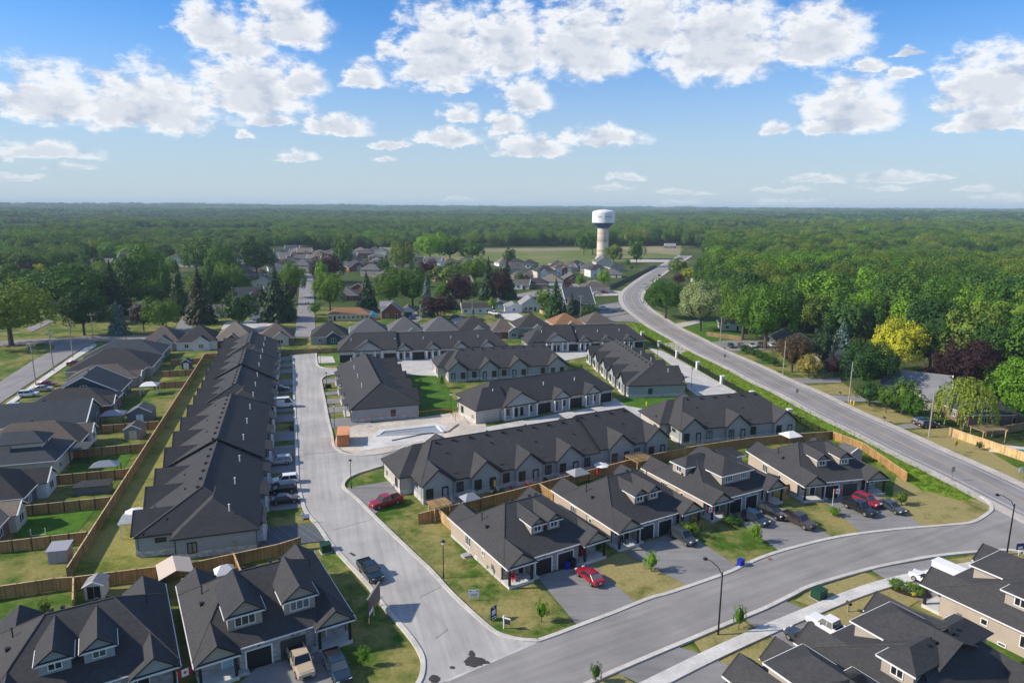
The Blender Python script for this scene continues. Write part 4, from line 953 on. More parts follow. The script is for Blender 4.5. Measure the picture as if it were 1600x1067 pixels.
# ================================================================== other houses
def house(o, ang, label, w, d, roof='shingle_grey', wall='siding_tan', h=2.9, pitch=0.55, ridge='x', ends='hip', gable=None, oh=0.4, wins=2, base=None, chimney=None, gar=None, trim='trim_white',
          win_m='trim_white', group=None, storeys=1, rear_win=True, name='house'):
    """origin in the middle of the wall that looks towards -y; gable = (x, half width, wall material, projection)"""
    t = thing(name, label, 'house' if name != 'detached_garage' else 'garage', (o[0], o[1], 0), R(ang), group)
    MB().box(-w / 2, w / 2, 0, d, 0, h - 0.04).build('wall', wall, t)
    if base: MB().box(-w / 2 - 0.05, w / 2 + 0.05, -0.05, d + 0.05, 0, 0.9).build('brick_base', base, t)
    x0, x1, y0, y1 = -w / 2 - oh, w / 2 + oh, -oh, d + oh
    if ridge == 'x':
        run = (y1 - y0) / 2; zr = h + pitch * run; e = min(run, (x1 - x0) / 2 - 0.3) if ends == 'hip' else 0
        r0, r1 = (x0 + e, (y0 + y1) / 2), (x1 - e, (y0 + y1) / 2)
        tri = [[(x, 0, h - 0.04), (x, d, h - 0.04), (x, d / 2, h - 0.04 + pitch * d / 2)] for x in (-w / 2, w / 2 - 0.15)]; tv = (0.15, 0, 0)
    else:
        run = (x1 - x0) / 2; zr = h + pitch * run; e = min(run, (y1 - y0) / 2 - 0.3) if ends == 'hip' else 0
        r0, r1 = ((x0 + x1) / 2, y0 + e), ((x0 + x1) / 2, y1 - e)
        tri = [[(-w / 2, y, h - 0.04), (w / 2, y, h - 0.04), (0, y, h - 0.04 + pitch * w / 2)] for y in (0, d - 0.15)]; tv = (0, 0.15, 0)
    rf = roof_part(t, 'roof', hip_polys(x0, x1, y0, y1, h, r0, r1, zr), roof)
    if ends != 'hip':
        for tr in tri: MB().extrude(tr, tv).build('gable', wall, t)
        if ridge == 'y': ed = [((x0, y, h - 0.05), (0, y, zr - 0.05)) for y in (y0, y1)] + [((0, y, zr - 0.05), (x1, y, h - 0.05)) for y in (y0, y1)]
        else: ed = [((x, y0, h - 0.05), (x, d / 2, zr - 0.05)) for x in (x0, x1)] + [((x, d / 2, zr - 0.05), (x, y1, h - 0.05)) for x in (x0, x1)]
        strips(rf, 'rake_board', ed, trim, 0.1)
    strips(rf, 'gutter', [((x0, y0, h - 0.09), (x1, y0, h - 0.09)), ((x0, y0, h - 0.09), (x0, y1, h - 0.09)), ((x1, y0, h - 0.09), (x1, y1, h - 0.09))] if ends == 'hip' else
           ([((x0, y0, h - 0.09), (x1, y0, h - 0.09))] if ridge == 'x' else [((x0, y0, h - 0.09), (x0, y1, h - 0.09)), ((x1, y0, h - 0.09), (x1, y1, h - 0.09))]), trim)
    if gable:
        gx, ghw, gm, pr = gable
        if pr > 0.05: MB().box(gx - ghw + 0.3, gx + ghw - 0.3, -pr, 0.3, 0, h - 0.06).build('bay', gm, t)
        gp = pitch * 1.15
        gable_wing(t, gx, ghw, -pr - 0.4, min(ghw * gp / pitch, d / 2) + 0.3, h - 0.01, gp, roof, gm, -1, name='front_gable', ypanel=-pr - 0.02, border=trim, beam=False)
        window(t, gx, -pr - 0.025, 0.8, min(1.8, ghw), 1.5, 'f', win_m, 2)
    sp = [(k + 0.5) / wins * w - w / 2 for k in range(wins)]
    for s_ in range(storeys):
        for i, x in enumerate(sp):
            if gable and abs(x - gable[0]) < gable[1]: continue
            if gar and abs(x - gar[0]) < gar[1] / 2 + 0.6 and s_ == 0: continue
            if i == 1 and s_ == 0: door(t, x, -0.005, 0.1, 1.0, 2.1, 'f', 'trim_brown'); continue
            window(t, x, -0.005, 0.9 + 2.7 * s_, 1.4, 1.3, 'f', win_m, 2)
    for fc, x in (('l', -w / 2 - 0.005), ('r', w / 2 + 0.005)): window(t, x, d * 0.45, 1.0, 1.2, 1.2, fc, win_m, 2)
    if gar: garage(t, gar[0], -0.01, 0, gar[1], 2.2, 'f', gar[2])
    if chimney: MB().box(chimney[0] - 0.4, chimney[0] + 0.4, chimney[1] - 0.4, chimney[1] + 0.4, h, zr + 0.7).build('chimney', 'brick_red', rf)
    vents(rf, [(r0[0] * 0.5 + r1[0] * 0.5 + 0.8, (r0[1] + r1[1]) / 2 + 0.5, zr - 0.15)])
    return t
def house_px(x, y, ang, *a, **k):
    q = P(x, y); return house((q.x, q.y), ang, *a, **k)
# left neighbourhood: backs towards the mown strip
LN = frame_of((-60.3, 85.5), 107)
def left_house(u, v, *a, **k):
    q = LN(u, v); return house((q.x, q.y), 107, *a, **k)
left_house(16.5, 12.9, 'pale brown hip-roofed house at the left edge below the skylight house', 10.5, 17, 'shingle_tan', 'brick_brown', ridge='y', gable=(2.5, 2.4, 'siding_cream', 1.0))
nb8 = left_house(29.8, 13.3, 'dark-roofed house with skylight at the left edge, patio behind', 11.5, 18, 'shingle_black', 'siding_slate', ridge='y', pitch=0.6, gable=(2.8, 2.8, 'siding_white', 1.5))
q = MB().box(-0.5, 0.5, -0.8, 0.8, 0, 0.15).build('skylight', 'glass_pale', nb8, (-2.6, 6.0, 4.75)); q.rotation_euler = (0, -0.54, 0)
nb7 = left_house(45.6, 13.4, 'two-level house with green-black roof, rear dormer and deep covered patio', 10.8, 18, 'shingle_blue', 'siding_cream', h=3.4, ridge='y', pitch=0.62)
d = MB().box(-2.6, 2.4, 2.6, 7.5, 3.4, 6.3).build('dormer', 'siding_cream', nb7)
roof_part(d, 'dormer_roof', hip_polys(-3.0, 2.8, 2.1, 9.5, 6.3, (-0.1, 4.6), (-0.1, 9.5), 7.9), 'shingle_blue')
window(d, -0.2, 2.595, 4.6, 1.9, 1.2, 'f', panes=2)
MB().box(0.5, 5.4, -4.0, 0, 2.9, 3.1).build('patio_roof', 'shingle_blue', nb7)
for x in (0.8, 5.1): MB().box(x - 0.12, x + 0.12, -3.8, -3.56, 0, 2.9).build('post', 'trim_brown', nb7)
left_house(56.8, 12.6, 'brown hip-roofed brick house in the left neighbourhood', 10.6, 18, 'shingle_brown', 'brick_red', ridge='y', pitch=0.62, gable=(3.0, 2.2, 'siding_white', 0.6))
left_house(72.3, 15.2, 'black-roofed house with white-edged side gable and steel patio cover', 12.0, 18, 'shingle_blue', 'siding_slate', ridge='y', pitch=0.58, ends='gable')
left_house(85.2, 13.4, 'black-roofed brick house beside the navy gable house', 11.5, 18, 'shingle_black', 'brick_red', ridge='y', pitch=0.55, gable=(-2.4, 2.6, 'siding_slate', 0.3))
nb3 = left_house(98.2, 14.2, 'navy-sided house with wide white-trimmed gable facing the camera', 12.5, 15.5, 'shingle_blue', 'siding_navy', ridge='x', pitch=0.55, ends='gable', wins=3)
window(nb3, -6.26, 7.8, 4.2, 1.6, 0.9, 'l', panes=2)
left_house(113.3, 13.6, 'brown hip-roofed house with stone wall behind the navy house', 11.0, 17, 'shingle_brown', 'stone_front', ridge='y', pitch=0.5, gable=(-2.5, 2.3, 'siding_greige', 0.8))
left_house(128.5, 12.0, 'broad black-roofed house at the far end of the left neighbourhood', 17.0, 22, 'shingle_black', 'siding_greige', ridge='y', pitch=0.5)
left_house(146.5, 12.5, 'wide black hip-roofed house by the road junction on the left', 15.0, 22, 'shingle_blue', 'siding_slate', ridge='y', pitch=0.5)
# houses backing on to the rear fence
for (x, y, ang, lab, w, dd, rf, wl2, gb, kw) in (
    (251, 548, 15, 'grey-brown hip-roofed house with cream gable, leftmost behind the rear fence', 12.5, 15, 'shingle_brown', 'siding_cream', (1.0, 3.4, 'siding_cream', 1.0), {}),
    (308, 547, 15, 'black-roofed house with bright white gable behind the rear fence', 13.0, 15, 'shingle_black', 'siding_white', (1.6, 3.0, 'siding_white', 1.2), {}),
    (366, 543, 15, 'light tan-roofed house with dark red brick gable behind the left row', 13.5, 16, 'shingle_tan', 'brick_red', (-0.5, 3.0, 'brick_red', 0.6), {}),
    (431, 540, 14, 'grey-brown hip-roofed house with cream gable at the end of the estate road', 12.0, 13, 'shingle_brown', 'brick_brown', (1.8, 3.0, 'siding_cream', 0.8), {}),
    (515, 538, 14, 'black-roofed stone house with dark gable, right of the far street', 13.0, 14, 'shingle_black', 'stone_front', (1.5, 2.8, 'siding_navy', 0.8), {}),
    (577, 531, 13, 'grey hip-roofed house, first behind the long far row house block', 13.5, 14, 'shingle_grey', 'siding_greige', None, {}),
    (634, 529, 13, 'grey hip-roofed house, second behind the long far row house block', 12.5, 14, 'shingle_grey', 'siding_greige', (2.6, 1.8, 'siding_white', 0.2), {}),
    (691, 528, 13, 'grey hip-roofed house with dark rear window box, third behind the far row', 13.0, 14, 'shingle_grey', 'siding_greige', None, {}),
    (743, 527, 13, 'dark hip-roofed house with small white gable behind the far row', 13.0, 14, 'shingle_black', 'siding_greige', (1.5, 2.6, 'siding_white', 0.3), {}),
    (789, 529, 13, 'brown hip-roofed brick house between the two far row house blocks', 9.5, 12, 'shingle_brown', 'brick_red', (3.2, 2.2, 'siding_grey', 1.2), {}),
    (836, 523, 13, 'large dark hip-roofed house directly behind the right far row block', 14.0, 14, 'shingle_black', 'siding_greige', (1.0, 2.0, 'siding_white', 0.3), {}),
    (889, 518, 13, 'rust-brown hip-roofed house behind the right far row block', 12.5, 12, 'shingle_rust', 'brick_brown', (1.0, 2.0, 'siding_cream', 0.3), {}),
    (938, 516, 13, 'pale brown hip-roofed house nearest the side road junction', 12.5, 12, 'shingle_brown', 'brick_brown', None, {})):
    house_px(x, y, ang, lab, w, dd, rf, wl2, gable=gb, ridge='x', pitch=0.62, group='houses behind the rear fence', **kw)
# older houses along the street behind
hy = house_px(545, 501, 8, 'yellow bungalow with orange-tan roof and a row of white windows', 18.0, 9, 'shingle_rust', 'siding_yellow', ridge='x', wins=9, pitch=0.5)
hb = house_px(612, 498, 8, 'small red brick house with white upper storey and steep gable', 8.5, 9, 'shingle_light', 'brick_red', h=3.3, ridge='y', ends='gable', pitch=0.85)
MB().box(-5.0, 0.5, 1.5, 8.5, 0, 5.4).build('white_wing', 'siding_white', hb)
roof_part(hb, 'wing_roof', hip_polys(-5.4, 0.9, 1.1, 8.9, 5.4, (-5.4, 5.0), (0.9, 5.0), 7.4), 'shingle_light')
house_px(638, 495, 8, 'small white garage with dark teal door beside the red brick house', 5.0, 7, 'shingle_brown', 'siding_white', ridge='y', ends='gable', pitch=0.7, gar=(0, 3.4, 'siding_navy'), wins=1, name='detached_garage')
house_px(745, 491, 6, 'white bungalow with black roof behind the far row', 14.0, 7.5, 'shingle_black', 'siding_white', ridge='x', ends='gable', wins=4, pitch=0.5)
house_px(781, 484, 6, 'small garage with blue door beside the white bungalow', 6.0, 8, 'shingle_grey', 'siding_slate', ridge='y', ends='gable', gar=(0, 4.0, 'door_blue'), wins=1, name='detached_garage')
hw_ = house_px(803, 489, 6, 'white garage wing with low pale roof joined to the white gambrel house', 8.0, 9, 'shingle_light', 'siding_white', ridge='y', ends='gable', pitch=0.35, wins=1)
house_px(829, 487, 6, 'white gambrel-roofed house with upper window behind the pale driveway', 9.0, 11, 'shingle_light', 'siding_white', h=3.6, ridge='y', ends='gable', pitch=0.7, gable=(0, 2.0, 'siding_white', 0.05))
house_px(339, 497, 10, 'low white house half hidden behind the round dark tree', 8.0, 9, 'shingle_grey', 'siding_white', ridge='x', ends='gable')
house_px(409, 500, 10, 'white garage with two black doors beside the tall spruces', 10.0, 8, 'shingle_grey', 'siding_white', ridge='x', wins=1, gar=(1.5, 4.0, 'garage_black'), name='detached_garage')
house_px(218, 503, 12, 'two-storey tan house with small turret roof among the left trees', 7.5, 8, 'shingle_grey', 'siding_tan', h=5.6, storeys=2, pitch=0.7)
house_px(170, 497, 12, 'small pale blue garage behind the blue spruce', 7, 8, 'shingle_grey', 'siding_slate', ridge='x', ends='gable', name='detached_garage')
hd = house_px(907, 491, 8, 'large slate-grey two-level house with stepped gables near the highway bend', 13.5, 22, 'shingle_blue', 'siding_slate', h=5.0, ridge='x', ends='gable', pitch=0.6, storeys=2, wins=3, gable=(-3.0, 4.0, 'siding_navy', 1.0))
house_px(932, 459, 10, 'cream-walled house with brown hip roof on the new building plots', 16, 12, 'shingle_brown', 'siding_cream', h=3.4, pitch=0.5, wins=2)
house_px(944, 417, 10, 'cream house with white gable at the foot of the water tower', 14, 12, 'shingle_grey', 'siding_cream', ridge='y', ends='gable', pitch=0.6, h=4.0)
# more houses of the town, farther off
roofs = ['shingle_brown', 'shingle_grey', 'shingle_black', 'shingle_tan', 'shingle_blue', 'shingle_grey']
walls = ['siding_cream', 'brick_brown', 'siding_white', 'siding_greige', 'brick_red', 'siding_tan']
FAR = [(456, 397), (470, 409), (482, 397), (500, 400), (519, 397), (545, 397), (564, 396), (552, 414), (575, 418), (584, 395), (594, 401), (603, 395), (613, 408), (624, 395), (660, 414), (707, 415), (738, 412),
       (490, 413), (510, 410), (440, 399), (437, 410), (452, 412), (470, 424), (425, 414), (404, 434), (411, 449), (396, 466), (387, 429), (364, 409), (274, 413), (196, 412), (138, 418), (160, 416), (290, 417), (535, 405),
       (805, 421), (826, 419), (846, 428), (833, 434), (873, 418), (906, 420), (937, 433), (965, 424), (838, 451), (861, 446), (811, 452), (895, 443), (818, 438), (640, 400), (675, 418), (695, 440), (720, 448), (600, 440), (578, 432),
       (560, 462), (538, 470), (462, 402), (476, 403), (494, 404), (506, 402), (527, 401), (555, 402), (572, 404), (588, 406), (600, 401), (616, 398), (632, 403), (646, 397), (443, 405), (448, 419), (433, 424), (520, 420), (560, 424), (595, 420), (625, 418), (790, 416), (815, 428), (855, 436), (880, 430), (890, 424), (920, 428), (866, 424), (800, 430), (955, 434), (390, 478), (380, 436), (345, 432)]
for i, (x, y) in enumerate(FAR):
    if y < 437 and 425 < x < 1000: y += 0.0
    rr = random.Random(i * 13 + 5)
    rf, wl2 = roofs[rr.randrange(6)], walls[rr.randrange(6)]
    if (x, y) == (538, 470): rf, wl2 = 'shingle_grey', 'brick_red'
    kw = dict(gable=(rr.uniform(-2, 2), rr.uniform(2.0, 3.0), walls[rr.randrange(6)], 0.6)) if rr.random() < 0.6 else {}
    near = ('left of far street' if x < 462 else 'right of far street' if x < 640 else 'behind dark spruces' if x < 780 else 'below water tower')
    cn = {'shingle_brown': 'brown', 'shingle_grey': 'grey', 'shingle_black': 'black', 'shingle_tan': 'tan', 'shingle_blue': 'blue-black'}[rf]
    wn2 = {'siding_cream': 'cream', 'brick_brown': 'brown brick', 'siding_white': 'white', 'siding_greige': 'beige', 'brick_red': 'red brick', 'siding_tan': 'tan'}[wl2]
    hh_ = rr.choice((2.9, 3.0, 5.2)); en = rr.choice(('hip', 'hip', 'gable')); dst = 'nearest' if y > 440 else 'middle' if y > 412 else 'rear'
    house_px(x, y, rr.choice((5, 15, 25, -8)), f"{'two-storey' if hh_ > 4 else 'low'} {en if en == 'gable' else 'hip'}-roofed {cn} and {wn2} house, {dst} rows {near}", rr.uniform(11, 15), rr.uniform(9, 13), rf, wl2, h=hh_, ridge=rr.choice('xxy'),
             ends=en, pitch=rr.uniform(0.45, 0.65), group='distant town houses', **kw)
# right of the highway
house_px(1157, 399, 5, 'large house with black roof and cream wall hidden in the right woods', 24, 14, 'shingle_black', 'siding_cream', h=4.5, pitch=0.5, wins=4)
house_px(1144, 517, -5, 'beige cottage with brown roof behind the wooden fence across the highway', 8.5, 9, 'shingle_brown', 'siding_cream', pitch=0.45)
house_px(1246, 548, -5, 'grey house with white-edged gable behind the bronze tree', 13, 12, 'shingle_grey', 'siding_greige', ridge='y', ends='gable', pitch=0.55)
house_px(1315, 577, -5, 'slate-roofed house showing between the round dark tree and the spruces', 12, 10, 'shingle_blue', 'siding_slate', pitch=0.5, chimney=(-3, 5))
house_px(1428, 624, -30, 'cream house with light grey roof behind the weeping tree', 16, 12, 'shingle_light', 'siding_cream', h=3.2, ridge='x', ends='gable', pitch=0.5)
house_px(1497, 640, 60, 'cream wing of the grey-roofed house showing through the weeping tree', 10, 8, 'shingle_light', 'siding_cream', ridge='x')
house_px(1560, 666, 3, 'brown brick house with dark hip roof above the pool fence', 15, 11, 'shingle_blue', 'brick_brown', pitch=0.42)
house_px(1100, 366, 5, 'pale distant house beside the far end of the highway', 18, 12, 'shingle_grey', 'siding_white', h=6, storeys=2)
house_px(1113, 356, 5, 'small pale tower-like house at the far end of the highway', 14, 12, 'shingle_light', 'siding_white', h=7, storeys=2)
house_px(1046, 388, -20, 'farm shed with pale blue metal roof at the edge of the field', 13, 9, 'shingle_light', 'siding_slate', pitch=0.6, ends='gable', wins=1)

# ================================================================== water tower
q = P(941, 405)
wt = thing('water_tower', 'tall water tower with concrete shaft, blue bowl and white tank', 'water tower', q)
MB().lathe([(7.2, 0), (5.6, 3), (5.5, 30.0)], 32).build('shaft', 'tower_concrete', wt, smooth=False)
MB().lathe([(5.6, 30.0), (5.9, 30.3), (9.8, 34.6), (10.9, 35.2)], 40).build('bowl', 'tower_blue', wt)
MB().lathe([(10.95, 35.2), (10.95, 44.6), (10.4, 46.0), (6.0, 47.2), (0.5, 47.8)], 40).build('tank', 'tower_white', wt)
lt = MB()
for i in range(13):     # worn lettering, too small to read
    a = -PI / 2 - 0.62 + i * 0.105
    if i in (4, 5): continue
    for dz0, hh in ((0, 1.5),):
        c = (10.99 * math.cos(a), 10.99 * math.sin(a), 40.2)
        tx = Vector((-math.sin(a), math.cos(a), 0))
        p0 = Vector(c); lt.extrude([p0 - tx * 0.35, p0 + tx * 0.35, p0 + tx * 0.35 + Vector((0, 0, hh)), p0 - tx * 0.35 + Vector((0, 0, hh))], Vector((math.cos(a), math.sin(a), 0)) * 0.05)
lt.build('lettering', 'tower_mark', wt)['kind'] = 'stuff'
MB().bar((0, 0, 47.6), (0, 0, 49.5), 0.12).build('mast', 'metal_grey', wt)

# ================================================================== fences
def panel_mesh(l, h, m):
    def mk():
        b = MB(); n = max(2, int(l / 0.15))
        for i in range(n):
            x0, x1 = l * i / n, l * (i + 1) / n; y = 0.012 if i % 2 else -0.012
            b.box(x0 + 0.004, x1 - 0.004, y - 0.012, y + 0.012, 0.05, h - 0.06)
        b.box(0, l, -0.045, 0.045, 0.3, 0.38).box(0, l, -0.045, 0.045, h - 0.45, h - 0.37)
        return b.mesh('panel', m)
    return cached(('fp', round(l, 2), h, m), mk)
def fence(label, pts, m='wood_fence', h=1.85, cap='wood_cap', post='wood_fence', step=2.44, cat='fence', group=None):
    pts = [Vector((p[0], p[1], 0)) for p in pts]
    t = thing('wooden_fence', label, cat, pts[0], 0, group)
    for a, b in zip(pts, pts[1:]):
        d = b - a; L = d.length; n = max(1, round(L / step)); l = round(L / n, 2); ang = math.atan2(d.y, d.x)
        pm = panel_mesh(l, h, m)
        cm = cached(('fc', l, cap), lambda: MB().box(0, l, -0.09, 0.09, 0, 0.05).mesh('cap_rail', cap))
        po = cached(('fpost', h, post), lambda: MB().box(-0.07, 0.07, -0.07, 0.07, 0, h + 0.06).mesh('post', post))
        for i in range(n):
            q = a + d * (i / n) - pts[0]
            o = link('panel', pm, t, q, ang); link('cap_rail', cm, o, (0, 0, h - 0.03)); link('post', po, t, q, ang)
        link('post', po, t, b - pts[0], ang)
    return t
F_ = lambda l: [LN(u, v) for u, v in l]
fence('long wooden fence down the left side of the mown strip', F_([(-1, 0), (140.5, 0)]), 'wood_fence_dull')
for u, v1, m_, lab in ((10.0, 12.5, 'wood_fence', 'cross fence behind the grey storage shed'), (23.0, 13.9, 'wood_fence', 'cross fence beside the green lawn with the small goal'),
                       (36.2, 14.0, 'wood_fence', 'cross fence behind the flat-roofed grill shelter'), (50.5, 13.5, 'wood_fence', 'cross fence with dark posts below the twin-door shed'),
                       (66.0, 12.0, 'wood_fence', 'short cross fence beside the garden house'), (104.0, 8.5, 'wood_fence', 'reddish cross fence above the garden of the navy house'), (118.0, 9.0, 'wood_fence', 'reddish cross fence below the small blue shed'),
                       (134.0, 9.0, 'wood_fence', 'wooden cross fence above the small blue shed')):
    fence(lab, F_([(u, 0.4), (u, v1)]), m_, post='trim_brown', group='cross fences between the left back yards')
fence('wooden fence across the far end of the mown strip', [LN(140.6, 0.2), LN(140.6, -14.5)])
fence('wooden fence across the far end of the estate road', pxs([(431, 555), (531, 551)]), 'wood_fence_dull')
fence('wooden fence behind the lower left houses, running to the estate road', pxs([(-60, 947), (0, 936), (87, 923), (117, 921), (247, 904), (310, 896), (436, 868), (470, 857)]))
fence('short wooden fence between the two lower left yards', [P(247, 905), P(247, 905) + Vector((3.9, -6.3, 0))], 'wood_new', cap='wood_cap')
fence('short wooden fence left of the small arched shed', [P(117, 922), P(117, 922) + Vector((3.2, -5.2, 0))], 'wood_fence')
fence('short wooden fence in the yard behind the lower left semi-detached house', [P(366, 882), P(366, 882) + Vector((3.4, -5.6, 0))], 'wood_fence')
fence('golden wooden fence between the long grey block and the tan houses', pxs([(654, 819), (806, 780), (930, 746), (1020, 723), (1090, 709), (1170, 697), (1243, 690)]), 'wood_fence')
fence('golden wooden fence behind the tan house at the bend', pxs([(1243, 690), (1300, 686), (1348, 705), (1416, 753)]), 'wood_fence')
for x, y, L, lab in ((683, 809, 6.0, 'pale new wooden fence beside the corner tan house'), (1012, 727, 4.0, 'short wooden fence between the second and third tan houses'),
                     (842, 770, 6.0, 'short wooden fence behind the corner tan house'), (1226, 772, 3.0, 'wooden gate fence between the third and fourth tan houses')):
    a = P(x, y); v = Vector((0.5, -0.866, 0)) if x != 1226 else Vector((0.9, 0.43, 0)); fence(lab, [a, a + v * L], 'wood_new' if x == 683 else 'wood_fence', post='wood_new')
fence('new pale wooden fence around the pool across the highway', pxs([(1483, 681), (1508, 690), (1533, 698), (1587, 717), (1640, 735)]), 'wood_new', post='wood_new', h=2.0)
fence('brown wooden fence behind the pergola across the highway', pxs([(1540, 682), (1600, 672), (1660, 668)]), 'wood_fence_dull')
fence('low wooden fence in front of the beige cottage across the highway', pxs([(1104, 525), (1157, 532)]), 'wood_fence_dull', h=1.6)
fence('tan wooden fence beside the white gambrel house', pxs([(843, 489), (868, 499)]), 'wood_new', h=1.7)
fence('dark privacy fence along the new plots at the highway bend', pxs([(953, 452), (990, 434), (1024, 418)]), 'siding_slate', cap='trim_brown', post='trim_brown', h=2.2)
# black railing with white pillars beside the ditch
fl = pxs([(1003, 528), (1030, 543), (1058, 559), (1090, 577), (1128, 600), (1174, 625), (1232, 654), (1300, 688)])
bf = thing('metal_fence', 'black metal railing with white square pillars along the highway ditch', 'fence', fl[0])
for i, (a, b) in enumerate(zip(fl, fl[1:])):
    d = b - a; L = d.length; ang = math.atan2(d.y, d.x); n = max(1, round(L / 2.4)); l = L / n
    def mk():
        m = MB().box(0, l, -0.02, 0.02, 1.55, 1.62).box(0, l, -0.02, 0.02, 0.15, 0.22)
        for k in range(int(l / 0.11)): m.box(0.05 + k * 0.11, 0.085 + k * 0.11, -0.012, 0.012, 0.1, 1.75)
        m.box(-0.05, 0.05, -0.05, 0.05, 0, 1.85); return m.mesh('railing_panel', 'metal_black')
    pm = mk()
    for k in range(n): link('railing_panel', pm, bf, a + d * (k / n) - fl[0], ang)
pm = cached('pillar', lambda: MB().box(-0.5, 0.5, -0.5, 0.5, 0, 2.3).box(-0.6, 0.6, -0.6, 0.6, 2.3, 2.5).mesh('pillar', 'siding_white'))
for p in fl[:7]: link('pillar', pm, bf, p - fl[0], R(8))
# ================================================================== vehicles
PAINT = dict(red=(0.30, 0.008, 0.022), maroon=(0.30, 0.012, 0.035), black=(0.012, 0.012, 0.014), white=(0.78, 0.78, 0.78), silver=(0.42, 0.43, 0.44), grey=(0.035, 0.045, 0.055), navy=(0.012, 0.028, 0.05), teal=(0.006, 0.022, 0.032),
             beige=(0.50, 0.40, 0.27), brown=(0.05, 0.035, 0.03), blue=(0.03, 0.07, 0.16), green=(0.03, 0.16, 0.05))
for k, c in PAINT.items():
    m = mat('paint_' + k, c, 0.28, spec=0.5); m.node_tree.nodes['Principled BSDF'].inputs['Coat Weight'].default_value = 0.6
def loft(sections):
    """sections: list of (x, [(y, z), ...]) rings of equal length"""
    b = MB(); n = len(sections[0][1])
    for x, ring in sections:
        for y, z in ring: b.v.append((x, y, z))
    for i in range(len(sections) - 1):
        for k in range(n):
            j = (k + 1) % n; b.f.append((i * n + k, i * n + j, (i + 1) * n + j, (i + 1) * n + k))
    b.f.append(tuple(range(n - 1, -1, -1))); e = (len(sections) - 1) * n; b.f.append(tuple(range(e, e + n)))
    return b
def body_ring(hw, z0, zt):
    zm = z0 + (zt - z0) * 0.55
    h = [(hw * 0.86, z0), (hw * 0.98, z0 + 0.12), (hw, zm), (hw * 0.95, zt - 0.06), (hw * 0.82, zt)]
    return h + [(-y, z) for y, z in reversed(h)]
SPEC = {  # length, width, stations (x fraction, top z, width factor), cabin (x0 bottom, x0 top, x1 top, x1 bottom), belt z, roof z
    'sedan': (4.75, 1.82, [(-0.5, 0.80, 0.8), (-0.47, 0.93, 0.93), (-0.34, 0.98, 1), (0.0, 0.95, 1), (0.22, 0.93, 1), (0.42, 0.80, 0.95), (0.49, 0.66, 0.8), (0.5, 0.55, 0.7)], (-0.40, -0.22, 0.06, 0.24), 0.93, 1.44),
    'suv': (4.7, 1.88, [(-0.5, 0.95, 0.85), (-0.48, 1.05, 0.96), (-0.3, 1.08, 1), (0.0, 1.06, 1), (0.2, 1.05, 1), (0.42, 0.95, 0.96), (0.49, 0.82, 0.82), (0.5, 0.65, 0.75)], (-0.47, -0.40, 0.08, 0.24), 1.04, 1.70),
    'pickup': (5.75, 2.0, [(-0.5, 1.05, 0.95), (-0.49, 1.12, 1), (-0.13, 1.12, 1), (-0.12, 1.12, 1), (0.2, 1.12, 1), (0.24, 1.14, 1), (0.45, 1.06, 0.97), (0.495, 0.9, 0.9), (0.5, 0.7, 0.85)], (-0.13, -0.10, 0.12, 0.22), 1.11, 1.86),
    'van': (5.9, 2.05, [(-0.5, 1.2, 0.95), (-0.49, 1.3, 1), (0.0, 1.3, 1), (0.25, 1.3, 1), (0.38, 1.2, 1), (0.48, 1.0, 0.9), (0.5, 0.7, 0.8)], (-0.495, -0.48, 0.22, 0.36), 1.29, 2.55)}
_veh = {}
